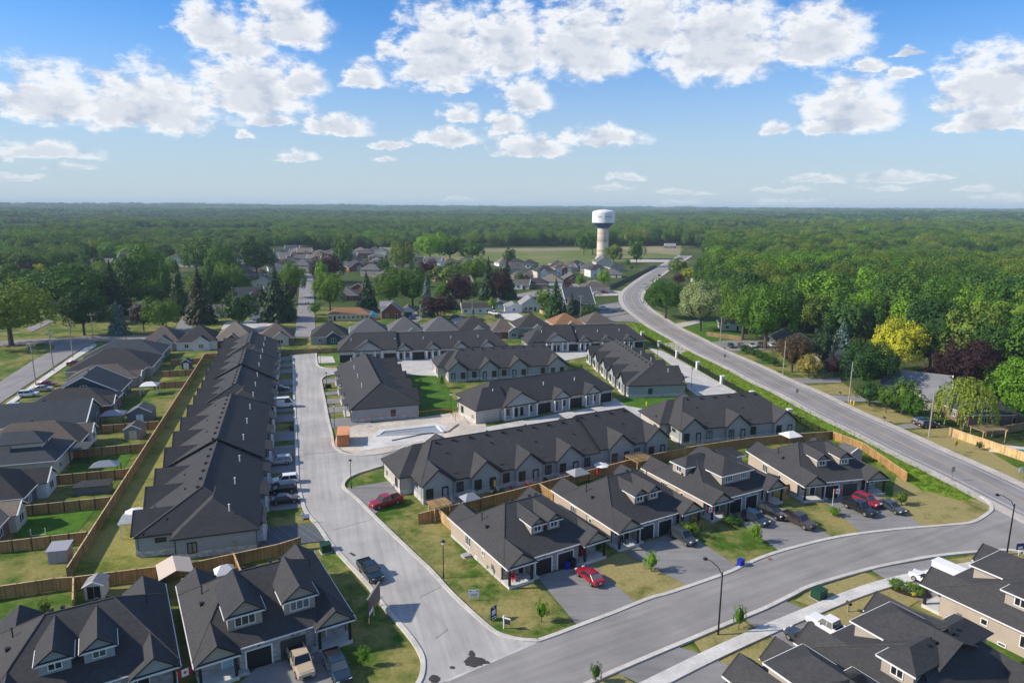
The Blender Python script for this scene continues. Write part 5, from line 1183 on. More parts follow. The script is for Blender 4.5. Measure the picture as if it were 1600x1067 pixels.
def vehicle(kind, colour, at, heading, label, z=0.2, name=None, group='vehicles'):
    key = (kind, colour)
    loc = Vector((at.x, at.y, z)) if isinstance(at, Vector) else P(*at) + Vector((0, 0, z))
    nm = name or {'sedan': 'car', 'suv': 'car', 'pickup': 'pickup_truck', 'van': 'van'}[kind]
    if key in _veh:
        t = copy_tree(_veh[key]); t.name = nm; t.location = loc; t.rotation_euler = (0, 0, R(heading)); t['label'] = label
        return t
    L, Wd, st, cab, belt, rz = SPEC[kind]; hw = Wd / 2
    t = thing(nm, label, {'pickup': 'pickup truck', 'van': 'van'}.get(kind, 'car'), loc, R(heading), group); pm = 'paint_' + colour
    loft([(x * L, body_ring(hw * f, 0.28 if abs(x) < 0.48 else 0.36, zt)) for x, zt, f in st]).build('body', pm, t)
    a0, a1, a2, a3 = (q * L for q in cab); bw, tw = hw * 0.93, hw * 0.76
    g = MB()
    lo = [(a0, -bw, belt - 0.05), (a3, -bw, belt - 0.05), (a3, bw, belt - 0.05), (a0, bw, belt - 0.05)]; hi = [(a1, -tw, rz - 0.05), (a2, -tw, rz - 0.05), (a2, tw, rz - 0.05), (a1, tw, rz - 0.05)]
    names = ('side_window', 'windscreen', 'side_window', 'rear_window')
    dark = 'glass_dark' if kind != 'van' else 'paint_white'
    for i in range(4):
        j = (i + 1) % 4
        fm = 'glass_dark' if not (kind == 'van' and i == 3) else 'paint_' + colour
        MB().poly([lo[i], lo[j], hi[j], hi[i]]).build(names[i], fm, t)
    MB().prism([(a1 - 0.03, -tw - 0.02), (a2 + 0.03, -tw - 0.02), (a2 + 0.03, tw + 0.02), (a1 - 0.03, tw + 0.02)], rz - 0.07, rz).build('roof', pm, t)
    pl = MB(); mid = (a1 + a2) / 2
    for s in (-1, 1):
        for (xb, xt) in ((a0, a1), (a3, a2), (mid, mid)) if kind != 'van' else ((a0, a1), (a3, a2), (a2 - 1.1, a2 - 1.0)):
            pl.bar((xb, s * (bw + 0.01), belt - 0.05), (xt, s * (tw + 0.015), rz - 0.04), 0.05, 0.05, 4)
    pl.build('pillars', pm, t)
    if kind == 'van': MB().box(a1 + 0.1, a2 - 1.2, -bw - 0.0, bw + 0.0, belt, rz - 0.35).build('cargo_side', pm, t)
    if kind == 'pickup':
        x0, x1 = -0.49 * L, -0.135 * L
        MB().box(x0 + 0.1, x1 - 0.05, -hw * 0.8, hw * 0.8, 1.0, 1.135).build('bed_liner', 'rubber', t)
        for s in (-1, 1): MB().box(x0 + 0.02, x1, s * hw * 0.9 - 0.07, s * hw * 0.9 + 0.07, 1.05, 1.24).build('bed_side', pm, t)
        MB().box(x0 - 0.02, x0 + 0.08, -hw * 0.9, hw * 0.9, 0.75, 1.24).build('tailgate', pm, t)
    wr = {'sedan': 0.33, 'suv': 0.37, 'pickup': 0.41, 'van': 0.37}[kind]
    wm = cached(('wheel', wr), lambda: MB().bar((0, -0.12, 0), (0, 0.12, 0), wr, wr, 14).mesh('wheel', 'rubber'))
    rm = cached(('rim', wr), lambda: MB().bar((0, -0.13, 0), (0, 0.13, 0), wr * 0.62, wr * 0.62, 10).mesh('rim', 'alloy'))
    for fx in (-0.30, 0.31):
        for s in (-1, 1):
            w_ = link('wheel', wm, t, (fx * L, s * (hw - 0.1), wr)); link('rim', rm, w_)
    for s in (-1, 1):
        MB().box(0.455 * L, 0.493 * L, s * hw * 0.66 - 0.17, s * hw * 0.66 + 0.17, 0.62 if kind == 'sedan' else 0.78, 0.76 if kind == 'sedan' else 0.94).build('headlight', 'lamp_clear', t)
        MB().box(-0.505 * L, -0.48 * L, s * hw * 0.72 - 0.14, s * hw * 0.72 + 0.14, 0.72, 0.90).build('taillight', 'lamp_red', t)
        MB().box(a3 - 0.55, a3 - 0.35, s * (hw + 0.12) - 0.09, s * (hw + 0.12) + 0.09, belt - 0.02, belt + 0.14).build('mirror', pm, t)
    MB().box(-0.512 * L, -0.495 * L, -0.2, 0.2, 0.55, 0.68).build('licence_plate', 'sign_white', t)
    MB().box(0.49 * L, 0.508 * L, -0.45, 0.45, 0.4, 0.6).build('grille', 'metal_black', t)
    _veh[key] = t
    return t
def hd(a, b): v = P(*b) - P(*a); return math.degrees(math.atan2(v.y, v.x))
vehicle('sedan', 'red', (921, 907), 121, 'red sedan on the driveway of the corner tan house')
vehicle('pickup', 'teal', (579, 900), hd((560, 880), (596, 922)), 'dark blue-green pickup truck parked on the estate road', 0.2)
vehicle('pickup', 'beige', (470, 1042), 301, 'beige pickup truck on the lower left driveway', 0.16)
vehicle('pickup', 'navy', (527, 1052), 300, 'dark pickup truck with loaded bed beside the beige truck', 0.16)
vehicle('pickup', 'red', (603, 790), hd((625, 784), (580, 797)), 'red pickup truck beside the end of the long grey block', 0.14)
vehicle('sedan', 'black', (446, 786), 17, 'black sedan on the left row driveway nearest the camera')
vehicle('suv', 'black', (443, 770), 197, 'black crossover next to the nearest black sedan on the left row')
vehicle('suv', 'white', (446, 756), 197, 'white crossover on a left row driveway, front to the house')
vehicle('suv', 'silver', (437, 726), 197, 'white boxy off-road vehicle on a left row driveway')
vehicle('van', 'white', (444, 637), 17, 'tall white van on a left row driveway')
vehicle('sedan', 'navy', (438, 611), 17, 'dark sedan on the left row driveway behind the white van')
vehicle('suv', 'grey', (1067, 846), 301, 'blue-grey crossover in front of the second tan house')
vehicle('suv', 'navy', (1180, 817), 303, 'black crossover left of three vehicles at the third tan house')
vehicle('suv', 'black', (1206, 807), 300, 'dark crossover in the middle of three vehicles at the third tan house')
vehicle('pickup', 'brown', (1247, 820), 300, 'brown-black pickup truck right of three vehicles at the third tan house')
vehicle('pickup', 'black', (1342, 800), 295, 'black pickup truck in front of the tan house at the bend')
vehicle('suv', 'maroon', (1354, 789), 295, 'dark red car behind the black pickup truck at the bend')
vehicle('sedan', 'grey', (1392, 798), 292, 'dark sedan beside the dark red car at the bend')
vehicle('pickup', 'white', (1297, 990), 122, 'white pickup truck before the lower right house')
vehicle('suv', 'grey', (1256, 1008), 122, 'silver and dark car half hidden by the lower right porch roof').name = 'car'
vehicle('suv', 'white', (1450, 914), 121, 'white vehicle in front of the white trailer')
vehicle('sedan', 'black', (1030, 432), hd((1030, 430), (1045, 421)), 'dark car driving away on the highway', 0.2)
for x, c, k, lab in ((1142, 'navy', 'sedan', 'dark blue car, leftmost of five parked across the highway'), (1158, 'black', 'sedan', 'black car, second of five parked across the highway'), (1175, 'silver', 'suv', 'silver car, middle of five parked across the highway'),
                     (1190, 'black', 'suv', 'black crossover, fourth of five parked across the highway'), (1207, 'white', 'suv', 'white and black car, rightmost of five parked across the highway')):
    vehicle(k, c, (x, 543), 265, lab)
vehicle('suv', 'black', (1450, 668), 10, 'black car on the driveway beside the weeping tree', 0.14)
vehicle('suv', 'black', (1441, 664), 10, 'dark car behind the black car by the weeping tree', 0.14)
vehicle('suv', 'white', (45, 620), 20, 'white car parked at the left neighbourhood kerb'); vehicle('sedan', 'silver', (68, 611), 20, 'pale silver car behind the white car on the left')
vehicle('suv', 'silver', (28, 641), 20, 'silver car lower left beside the purple shrub'); vehicle('sedan', 'maroon', (118, 571), 20, 'dark red car by the black-roofed houses on the left'); vehicle('sedan', 'red', (74, 604), 20, 'red car at the verge of the left road')
vehicle('pickup', 'white', (942, 484), 10, 'white pickup truck on the gravel near the highway bend'); vehicle('pickup', 'silver', (966, 487), 8, 'pale pickup truck closest to the highway bend')
vehicle('suv', 'white', (933, 461), 10, 'white car on the plots below the water tower'); vehicle('sedan', 'maroon', (944, 459), 10, 'dark red car on the plots below the water tower')
vehicle('suv', 'black', (573, 498), 10, 'black car beside the blue tarpaulin'); vehicle('sedan', 'navy', (712, 497), 40, 'dark car under the low purple tree'); vehicle('pickup', 'white', (772, 492), -40, 'white pickup truck beside the white bungalow')
vehicle('sedan', 'black', (779, 497), -40, 'black car on the pale driveway of the gambrel house'); vehicle('sedan', 'blue', (642, 499), 95, 'blue-grey car before the small white garage'); vehicle('suv', 'silver', (402, 504), 80, 'silver car before the two-door white garage')
vehicle('van', 'white', (1083, 441), 60, 'white van parked under trees right of the highway'); vehicle('sedan', 'navy', (338, 524), 15, 'dark car between the white-gabled and tan-roofed houses')
# trailer
q = P(1487, 906); tr = thing('box_trailer', 'white box trailer roof beside the right edge house', 'trailer', (q.x, q.y, 0.1), R(-59), 'vehicles')
MB().box(-2.4, 2.4, -0.9, 0.9, 0.6, 1.9).build('cargo_box', 'paint_white', tr); MB().box(-2.5, 2.5, -0.95, 0.95, 1.9, 1.98).build('roof', 'trim_white', tr)
for fx in (-1.4, -0.5):
    for s in (-1, 1): link('wheel', _cache[('wheel', 0.37)], tr, (fx, s * 0.95, 0.37))

# ================================================================== street furniture
def lamp_post(x, y, h, label):
    t = thing('lamp_post', label, 'street lamp', P(x, y), 0, 'estate lamp posts')
    MB().bar((0, 0, 0), (0, 0, 0.7), 0.11, 0.09, 8).bar((0, 0, 0.7), (0, 0, h - 0.7), 0.065, 0.055, 8).build('post', 'metal_black', t)
    MB().lathe([(0.08, h - 0.7), (0.2, h - 0.55), (0.24, h - 0.2)], 8).build('lantern', 'lamp_clear', t); MB().lathe([(0.34, h - 0.2), (0.26, h - 0.08), (0.05, h + 0.1)], 8).build('cap', 'metal_black', t)
for x, y, lab in ((693, 903, 'black lamp post on the lawn beside the corner tan house'), (549, 764, 'black lantern lamp post at the lane corner below the orange container'), (523, 668, 'black lamp post behind the orange container'),
                  (511, 613, 'black lamp post among the driveways of the end-on grey block'), (501, 569, 'black lamp post at the far end of the estate road'), (1080, 605, 'black lamp post on the lane beside the highway railing'),
                  (705, 648, 'black lamp post between the pool site and the column-fronted block'), (1027, 560, 'black lamp post at the far end of the railing lane')):
    lamp_post(x, y, 5.6, lab)
def cobra(x, y, h, dirn, label):
    t = thing('street_light', label, 'street light', P(x, y), 0, 'tall street lights'); d = Vector(dirn)
    MB().bar((0, 0, 0), (0, 0, h), 0.12, 0.08, 8).build('pole', 'metal_black', t)
    pts = [Vector((0, 0, h - 0.5)), Vector((0, 0, h)) + d * 0.5 + Vector((0, 0, 0.4)), Vector((0, 0, h)) + d * 1.5 + Vector((0, 0, 0.9)), Vector((0, 0, h)) + d * 2.2 + Vector((0, 0, 0.95))]
    m = MB()
    for a, b in zip(pts, pts[1:]): m.bar(a, b, 0.05, 0.05, 6)
    m.build('arm', 'metal_black', t); e = pts[-1]
    MB().lathe([(0.08, 0.15), (0.3, 0.0), (0.28, -0.12), (0.12, -0.22)][::-1], 10).build('lamp_head', 'metal_black', t, e)
cobra(1122, 992, 8.2, (-0.75, 0.66, 0), 'tall black curved-arm street light beside the sidewalk'); cobra(1573, 866, 8.0, (-0.85, 0.5, 0), 'tall black street light near the highway corner at the right')
def utility_pole(x, y, h, label, arm=True):
    t = thing('utility_pole', label, 'utility pole', P(x, y), 0, 'wooden utility poles')
    MB().bar((0, 0, 0), (0, 0, h), 0.17, 0.11, 8).build('pole', 'pole_wood', t)
    if arm:
        MB().box(-1.3, 1.3, -0.06, 0.06, h - 0.9, h - 0.75).build('crossarm', 'pole_wood', t)
        for k in (-1.1, -0.4, 0.4, 1.1): MB().bar((k, 0, h - 0.75), (k, 0, h - 0.5), 0.05, 0.05, 6).build('insulator', 'trim_white', t)
    MB().bar((0.28, 0, h - 2.6), (0.28, 0, h - 1.8), 0.2, 0.2, 8).build('transformer', 'metal_grey', t)
for x, y, h, lab in ((1223, 588, 11, 'wooden utility pole before the golden shrub across the highway'), (1326, 629, 11, 'wooden utility pole before the round dark tree across the highway'), (1451, 683, 10.5, 'wooden utility pole beside the black car across the highway'),
                     (1125, 539, 10.5, 'wooden utility pole by the parking area across the highway'), (56, 601, 12, 'utility pole nearest the camera on the left road'), (84, 580, 13, 'second utility pole along the left road'),
                     (114, 559, 12, 'third utility pole along the left road'), (147, 540, 12, 'leaning-looking utility pole at the left junction'), (887, 494, 9, 'utility pole in front of the slate-grey house'), (907, 498, 11, 'utility pole with transformer beside the slate-grey house'),
                     (327, 506, 9, 'utility pole left of the round dark tree'), (738, 496, 9, 'pole before the white bungalow'), (1052, 392, 10, 'far utility pole beside the highway')):
    utility_pole(x, y, h, lab, arm=x < 1000)
# signs
def board_sign(x, y, w, h, zb, ang, label, m, marks=None, post='trim_white', cat='sign'):
    t = thing('sign', label, cat, P(x, y), R(ang))
    for s in (-1, 1): MB().box(s * w * 0.4 - 0.04, s * w * 0.4 + 0.04, 0.0, 0.06, 0, zb + h * 0.5).build('post', post, t)
    b = MB().box(-w / 2, w / 2, -0.04, 0.0, zb, zb + h).build('panel', m, t)
    for (a0, a1, z0, z1, mm) in (marks or ()): MB().box(a0 * w, a1 * w, -0.05, -0.04, zb + z0 * h, zb + z1 * h).build('print', mm, b)
board_sign(740.5, 938, 1.35, 1.0, 0.55, 8, 'white notice board on two posts on the corner lawn', 'sign_white', ((-0.4, -0.25, 0.78, 0.92, 'sign_dark'), (0.25, 0.4, 0.78, 0.92, 'sign_dark'), (-0.3, 0.35, 0.35, 0.45, 'metal_grey'), (-0.25, 0.3, 0.15, 0.25, 'metal_grey')))
board_sign(771, 968, 1.1, 1.7, 0.15, 50, 'blue and white estate sign leaning on the corner lawn', 'sign_blue', ((-0.3, 0.3, 0.35, 0.72, 'sign_white'), (-0.1, 0.1, 0.85, 0.93, 'sign_white'), (-0.35, 0.35, 0.1, 0.2, 'sign_white')))
t = thing('sale_sign', 'white L-shaped sale post with small dark panel on the corner lawn', 'sign', P(787, 982), R(-25))
MB().box(-0.06, 0.06, -0.06, 0.06, 0, 1.8).build('post', 'trim_white', t); MB().box(-0.2, 0.9, -0.05, 0.05, 1.45, 1.57).build('arm', 'trim_white', t); MB().box(0.15, 0.85, -0.02, 0.02, 0.75, 1.35).build('panel', 'sign_dark', t)
t = thing('sale_sign', 'white hanging sale sign with red panel by the paved driveway', 'sign', P(473, 819), R(10))
MB().box(-0.06, 0.06, -0.06, 0.06, 0, 2.0).build('post', 'trim_white', t); MB().box(-0.3, 1.2, -0.05, 0.05, 1.65, 1.77).build('arm', 'trim_white', t); MB().box(0.15, 1.1, -0.02, 0.02, 1.05, 1.6).build('panel', 'sign_white', t); MB().box(0.15, 1.1, -0.02, 0.02, 0.7, 1.03).build('rider', 'fabric_red', t)
a, b = P(575.5, 977), P(594, 947); d = b - a
t = thing('billboard', 'tall dark builder board on timber posts beside the estate road', 'sign', a, math.atan2(d.y, d.x))
for k in (0.1, 0.5, 0.95): MB().box(d.length * k - 0.07, d.length * k + 0.07, 0, 0.14, 0, 3.0).build('post', 'wood_new', t)
bb = MB().box(0.0, d.length, -0.06, 0.0, 1.0, 3.4).build('panel', 'sign_dark', t); MB().box(0, d.length, -0.08, 0.1, 3.4, 3.5).build('top_rail', 'wood_grey', t)
MB().box(d.length * 0.05, d.length * 0.4, -0.07, -0.06, 1.1, 1.6).build('print', 'sign_white', bb); MB().box(d.length * 0.05, d.length * 0.5, -0.07, -0.06, 1.8, 2.3).build('print', 'soil_red', bb)
t = thing('warning_sign', 'yellow diamond warning sign on the verge across the highway', 'sign', P(1492, 708), R(25))
MB().box(-0.05, 0.05, 0, 0.08, 0, 2.2).build('post', 'metal_grey', t); pn = MB().extrude([(-0.75, -0.03, 2.2), (0, -0.03, 1.45), (0.75, -0.03, 2.2), (0, -0.03, 2.95)], (0, 0.03, 0)).build('panel', 'sign_yellow', t)
MB().bar((-0.1, -0.06, 1.9), (0.12, -0.06, 2.3), 0.06).bar((0.12, -0.06, 2.3), (0.0, -0.06, 2.6), 0.06).build('symbol', 'metal_black', pn)
for x, y, m_, lab in ((1244.5, 624, 'metal_grey', 'back of a grey road sign beside the highway ditch'), (1487, 752, 'metal_grey', 'back of a grey road sign at the lower highway edge'), (1592, 753, 'sign_white', 'white square road sign on the verge at the right edge'), (1132, 567, 'metal_grey', 'back of a small road sign by the upper ditch')):
    t = thing('road_sign', lab, 'sign', P(x, y), R(15)); MB().box(-0.04, 0.04, 0, 0.07, 0, 2.9).build('post', 'metal_grey', t); MB().box(-0.4, 0.4, -0.03, 0.0, 1.9, 2.9).build('panel', m_, t)
t = thing('sign', 'small blue and white sign at the street corner on the right', 'sign', P(1592, 868), R(10)); MB().box(-0.05, 0.05, 0, 0.07, 0, 1.9).build('post', 'trim_white', t); MB().box(-0.7, 0.7, -0.04, 0, 1.0, 2.0).build('panel', 'sign_blue', t); MB().box(-0.4, 0.4, -0.05, -0.04, 1.15, 1.5).build('print', 'sign_white', t)
# orange container
q = (P(527.2, 699.5) + P(545.2, 698)) / 2; ct = thing('shipping_container', 'orange shipping container beside the pool building site', 'container', (q.x, q.y, 0.1), R(12))
b = MB()
for i in range(24):
    y = 0.1 + i * 0.245; dx = 0.03 if i % 2 else 0.0; b.box(-1.22 + dx, -1.16 + dx, y, y + 0.245, 0.15, 2.5); b.box(1.16 - dx, 1.22 - dx, y, y + 0.245, 0.15, 2.5)
b.box(-1.17, 1.17, 0.08, 6.0, 0.1, 2.5); b.build('walls', 'orange_paint', ct)['kind'] = 'stuff'
MB().box(-1.24, 1.24, 0, 6.06, 2.5, 2.6).build('roof', 'orange_roof', ct)
for s in (-1, 1):
    d = MB().box(min(0.02 * s, 1.18 * s), max(0.02 * s, 1.18 * s), 0.0, 0.08, 0.15, 2.48).build('door', 'orange_paint', ct)
    for k in (0.3, 0.85): MB().bar((s * k, -0.03, 0.2), (s * k, -0.03, 2.45), 0.03).build('lock_rod', 'metal_grey', d)
# utility boxes, bins
def box_thing(name, label, cat, x, y, ang, dims, m, z=0.0, lid=None, extra=None):
    t = thing(name, label, cat, P(x, y) + Vector((0, 0, z)), R(ang)); w, d_, h = dims
    MB().prism([(-w / 2, -d_ / 2), (w / 2, -d_ / 2), (w / 2, d_ / 2), (-w / 2, d_ / 2)], 0.08, h).build('body', m, t)
    MB().box(-w / 2 - 0.05, w / 2 + 0.05, -d_ / 2 - 0.05, d_ / 2 + 0.05, h, h + 0.08).build('lid', lid or m, t); MB().box(-w / 2 - 0.15, w / 2 + 0.15, -d_ / 2 - 0.15, d_ / 2 + 0.15, 0, 0.08).build('base', extra or 'concrete', t)
    return t
box_thing('transformer_box', 'dark green utility box on the verge by the curved street', 'utility box', 1279, 934, 30, (1.5, 1.4, 1.3), 'utility_green'); box_thing('transformer_box', 'dark green utility box behind the lower left house roof', 'utility box', 509, 861, 30, (1.4, 1.3, 1.2), 'utility_green')
box_thing('recycling_bin', 'blue recycling bin before the corner house garage', 'bin', 886, 888, 30, (0.6, 0.55, 0.75), 'bin_blue', 0.14, extra='bin_blue'); box_thing('garbage_bin', 'black garbage bin beside the blue bin at the corner house', 'bin', 894.5, 886, 30, (0.7, 0.65, 1.1), 'rubber', 0.14, extra='rubber')
box_thing('recycling_bin', 'blue recycling bin at the kerb of the curved street', 'bin', 1157, 885, 30, (0.8, 0.7, 1.0), 'bin_blue', 0.05, extra='bin_blue'); box_thing('garbage_bin', 'black bin on the left row driveway gap', 'bin', 456, 673, 17, (0.8, 0.7, 1.0), 'rubber', 0.0, extra='rubber'); box_thing('garbage_bin', 'black box on the grass by the end-on grey block', 'bin', 513, 606, 17, (1.6, 1.0, 0.9), 'rubber', extra='rubber')
for x, y, lab in ((718, 842, 'air conditioner at the rear of the corner tan house'), (728, 869, 'window well cover along the corner tan house')):
    box_thing('air_conditioner' if x == 718 else 'window_well', lab, 'air conditioner' if x == 718 else 'window well', x, y, 31, (0.95, 0.95, 0.9 if x == 718 else 0.25), 'metal_black' if x == 718 else 'plastic_grey')
# sheds and shelters
def shed(o, ang, label, w, d_, h, wall, roof, pitch=0.6, doorm='trim_white', flat=False, name='shed'):
    t = thing(name, label, 'shed', (o.x, o.y, 0), R(ang), 'garden sheds'); MB().box(-w / 2, w / 2, 0, d_, 0, h).build('wall', wall, t)
    if flat: roof_part(t, 'roof', [[(-w / 2 - 0.2, -0.2, h), (w / 2 + 0.2, -0.2, h), (w / 2 + 0.2, d_ + 0.2, h + 0.35), (-w / 2 - 0.2, d_ + 0.2, h + 0.35)]], roof, 0.1)
    else:
        zr = h + pitch * w / 2; roof_part(t, 'roof', hip_polys(-w / 2 - 0.2, w / 2 + 0.2, -0.2, d_ + 0.2, h, (0, -0.2), (0, d_ + 0.2), zr), roof, 0.1)
        MB().extrude([(-w / 2, 0, h), (w / 2, 0, h), (0, 0, zr - 0.15)], (0, 0.1, 0)).build('gable', wall, t); strips(t, 'rake_board', [((-w / 2 - 0.2, -0.2, h - 0.05), (0, -0.2, zr - 0.05)), ((0, -0.2, zr - 0.05), (w / 2 + 0.2, -0.2, h - 0.05))], 'trim_white', 0.07)
    for s in (-1, 1): MB().box(min(s * 0.03, s * 0.75), max(s * 0.03, s * 0.75), -0.04, 0, 0.1, min(2.0, h - 0.1)).build('door', doorm, t)
    return t
shed(P(148, 936), 14, 'small pale arched-roof shed with dark doors behind the lower left house', 2.2, 2.2, 1.9, 'siding_white', 'shingle_light', doorm='trim_black')
shed(P(91, 880), 14, 'grey plastic lean-to shed in the left back yard', 2.4, 2.2, 2.0, 'plastic_grey', 'plastic_grey', flat=True, doorm='plastic_grey'); shed(LN(59.5, 4.5), 14, 'wooden shed with white-framed double doors beside the strip fence', 3.4, 3.8, 2.3, 'wood_grey', 'shingle_brown', doorm='siding_cream')
shed(LN(72.0, 5.6), 14, 'grey garden house with white door and porch beside the strip fence', 5.0, 4.2, 2.5, 'siding_slate', 'shingle_grey'); shed(LN(127, 3.6), 14, 'tiny blue shed with white trim near the end of the strip fence', 2.6, 2.8, 2.2, 'siding_navy', 'shingle_blue', pitch=0.8)
shed(LN(29.5, 4.8), 14, 'low dark flat-roofed shed behind the grill shelter', 5.5, 2.0, 1.6, 'siding_slate', 'shingle_black', flat=True, doorm='siding_slate'); shed(P(1337, 722), 20, 'small grey shed at the end of the golden fence', 3.0, 3.2, 2.2, 'siding_grey', 'shingle_grey', doorm='siding_grey')
def shelter(o, ang, label, w, d_, h, roof, hip=True, posts='trim_brown', name='gazebo', slats=False):
    t = thing(name, label, 'gazebo' if name == 'gazebo' else 'pergola', (o.x, o.y, 0), R(ang), 'garden shelters')
    for sx in (-1, 1):
        for sy in (0, 1): MB().box(sx * (w / 2 - 0.15) - 0.07, sx * (w / 2 - 0.15) + 0.07, sy * (d_ - 0.3) + 0.08, sy * (d_ - 0.3) + 0.22, 0, h).build('post', posts, t)
    if slats:
        for k in range(9): MB().box(-w / 2 - 0.2, w / 2 + 0.2, k * d_ / 8 - 0.05, k * d_ / 8 + 0.05, h, h + 0.16).build('slat', posts, t)
        for sx in (-1, 1): MB().box(sx * (w / 2 - 0.1) - 0.06, sx * (w / 2 - 0.1) + 0.06, -0.2, d_ + 0.2, h - 0.16, h).build('beam', posts, t)
    elif hip: roof_part(t, 'roof', hip_polys(-w / 2, w / 2, 0, d_, h, (-w / 6, d_ / 2), (w / 6, d_ / 2), h + 0.9), roof, 0.08)
    else: roof_part(t, 'roof', hip_polys(-w / 2, w / 2, 0, d_, h, (0, 0), (0, d_), h + 0.8), roof, 0.08)
shelter(P(279, 927), 32, 'tan and grey gabled gazebo between the two lower left roofs', 4.2, 4.6, 2.5, 'fabric_tan', False); shelter(P(354, 910), 30, 'small white canopy roof behind the lower left house', 2.6, 2.4, 1.2, 'fabric_white')
shelter(LN(36.6, 4.6), 14, 'flat grey metal grill shelter beside the strip fence', 4.8, 2.6, 2.4, 'metal_grey'); shelter(LN(71, 11.2), 14, 'grey metal gazebo behind the black-roofed left house', 5.0, 3.6, 2.5, 'plastic_grey'); shelter(LN(97, 8.5), 14, 'white patio cover behind the navy house', 4.4, 3.4, 2.6, 'fabric_white', posts='trim_white')
shelter(P(910, 733), 27, 'pale blue patio canopy behind the long grey block', 3.4, 3.0, 2.4, 'fabric_white'); shelter(P(910, 760), 30, 'dark canopy roof in the yard behind the second tan house', 3.4, 3.0, 2.2, 'fabric_grey'); shelter(P(1243, 697), 20, 'white pyramid canopy behind the tan house at the bend', 3.6, 3.4, 2.0, 'fabric_white')
shelter(P(1008, 738), 28, 'pale wooden pergola behind the third tan house', 4.0, 4.0, 2.4, None, posts='wood_new', slats=True, name='pergola'); shelter(P(692, 812), 31, 'pale wooden pergola slats at the rear of the corner tan house', 3.0, 2.6, 2.4, None, posts='wood_new', slats=True, name='pergola'); shelter(P(1553, 692), 10, 'wooden pergola beside the pool across the highway', 6.0, 3.6, 2.8, None, posts='wood_new', slats=True, name='pergola')
shelter(P(203, 842), 17, 'white-framed glass awning at the end of the left row', 2.6, 3.4, 2.5, None, posts='trim_white', slats=True, name='pergola'); shelter(P(740, 800), 30, 'dark shed-like canopy behind the corner tan house', 3.0, 2.6, 2.1, 'fabric_grey')
q = P(1594, 706); pl_ = thing('swimming_pool', 'turquoise swimming pool behind the new fence across the highway', 'pool', (q.x, q.y, 0), R(-20)); MB().box(-6, 10, -2.2, 3.5, 0, 0.15).build('pool_deck', 'concrete_pale', pl_); MB().box(-4.2, 9, -1.6, 1.4, 0.1, 0.19).build('water', 'pool_water', pl_)
# parasols and patio furniture
def parasol(x, y, label, m, closed=False, h=2.6):
    t = thing('patio_umbrella', label, 'umbrella', P(x, y), 0, 'patio umbrellas'); MB().bar((0, 0, 0), (0, 0, h), 0.04).build('pole', 'metal_grey', t)
    MB().lathe([(0.22, h - 1.3), (0.16, h - 0.4), (0.02, h)] if closed else [(1.5, h - 0.45), (1.45, h - 0.4), (0.05, h)], 8).build('canopy', m, t)
parasol(773, 770, 'closed yellow parasol on a rear patio of the long grey block', 'fabric_yellow', True); parasol(939, 741, 'small pale parasol in the yard behind the second tan house', 'fabric_white', h=2.3); parasol(933, 748, 'closed red parasol in the yard behind the second tan house', 'fabric_red', True, 2.2); parasol(213, 822, 'white round parasol at the side of the left row', 'fabric_white', h=3.0); parasol(140, 578, 'white parasol by the small blue shed', 'fabric_white')
def chair(o, ang, label, m, z=0.0):
    t = thing('garden_chair', label, 'chair', o + Vector((0, 0, z)), R(ang), 'garden chairs'); MB().box(-0.3, 0.3, -0.3, 0.3, 0.38, 0.46).build('seat', m, t); MB().box(-0.3, 0.3, 0.26, 0.34, 0.46, 1.05).build('backrest', m, t)
    for sx in (-1, 1):
        for sy in (-1, 1): MB().box(sx * 0.27 - 0.03, sx * 0.27 + 0.03, sy * 0.27 - 0.03, sy * 0.27 + 0.03, 0, 0.38).build('leg', m, t)
        MB().box(sx * 0.32 - 0.04, sx * 0.32 + 0.04, -0.3, 0.3, 0.62, 0.67).build('armrest', m, t)
S1f = frame_of((-0.2, 82.7), 31); S2f = frame_of((16.0, 93.0), 30)
chair(S1f(1.3, 1.1), 31, 'red chair on the left porch of the corner tan house', 'fabric_red', 0.45); chair(S1f(2.2, 1.4), 31, 'dark chair on the left porch of the corner tan house', 'fabric_grey', 0.45); chair(S1f(13.4, 1.4), 31, 'red chair on the right porch of the corner tan house', 'fabric_red', 0.45); chair(S2f(1.6, 1.2), 30, 'dark chair on the porch of the second tan house', 'trim_black', 0.45)
B1f = frame_of((-15.2, 109.4), 27.3)
for i, (u, v, m_, lab) in enumerate(((4.6, -2.3, 'fabric_tan', 'pinkish chair on the first rear patio of the long grey block'), (7.0, -2.0, 'fabric_tan', 'second pinkish chair on the first rear patio of the grey block'), (16.2, -2.2, 'fabric_red', 'red chair left of the closed yellow parasol'), (19.6, -2.0, 'fabric_red', 'red chair right of the closed yellow parasol'), (26.5, -2.2, 'fabric_white', 'white chair on the middle patio of the long grey block'), (28.2, -2.2, 'fabric_red', 'dark red chair on the middle patio of the long grey block'))):
    chair(B1f(u, v), 27 + 40 * i, lab, m_)
def grill(o, label):
    t = thing('barbecue', label, 'barbecue', o, R(27), 'barbecues'); MB().box(-0.35, 0.35, -0.25, 0.25, 0.1, 0.8).build('cabinet', 'metal_black', t); MB().lathe([(0.42, 0.8), (0.42, 0.95), (0.3, 1.15), (0.05, 1.22)], 10).build('lid', 'rubber', t); MB().box(-0.75, 0.75, -0.2, 0.2, 0.76, 0.82).build('shelf', 'metal_grey', t)
for u, v, lab in ((12.6, -2.4, 'black barbecue below the second rear gable of the grey block'), (23.2, -1.9, 'black barbecue near the middle of the grey block'), (31.3, -1.6, 'black barbecue beside the pale blue patio canopy'), (45.5, -1.8, 'black barbecue near the right end of the grey block'), (51.8, -1.6, 'dark barbecue under the last rear gable of the grey block')):
    grill(B1f(u, v), lab)
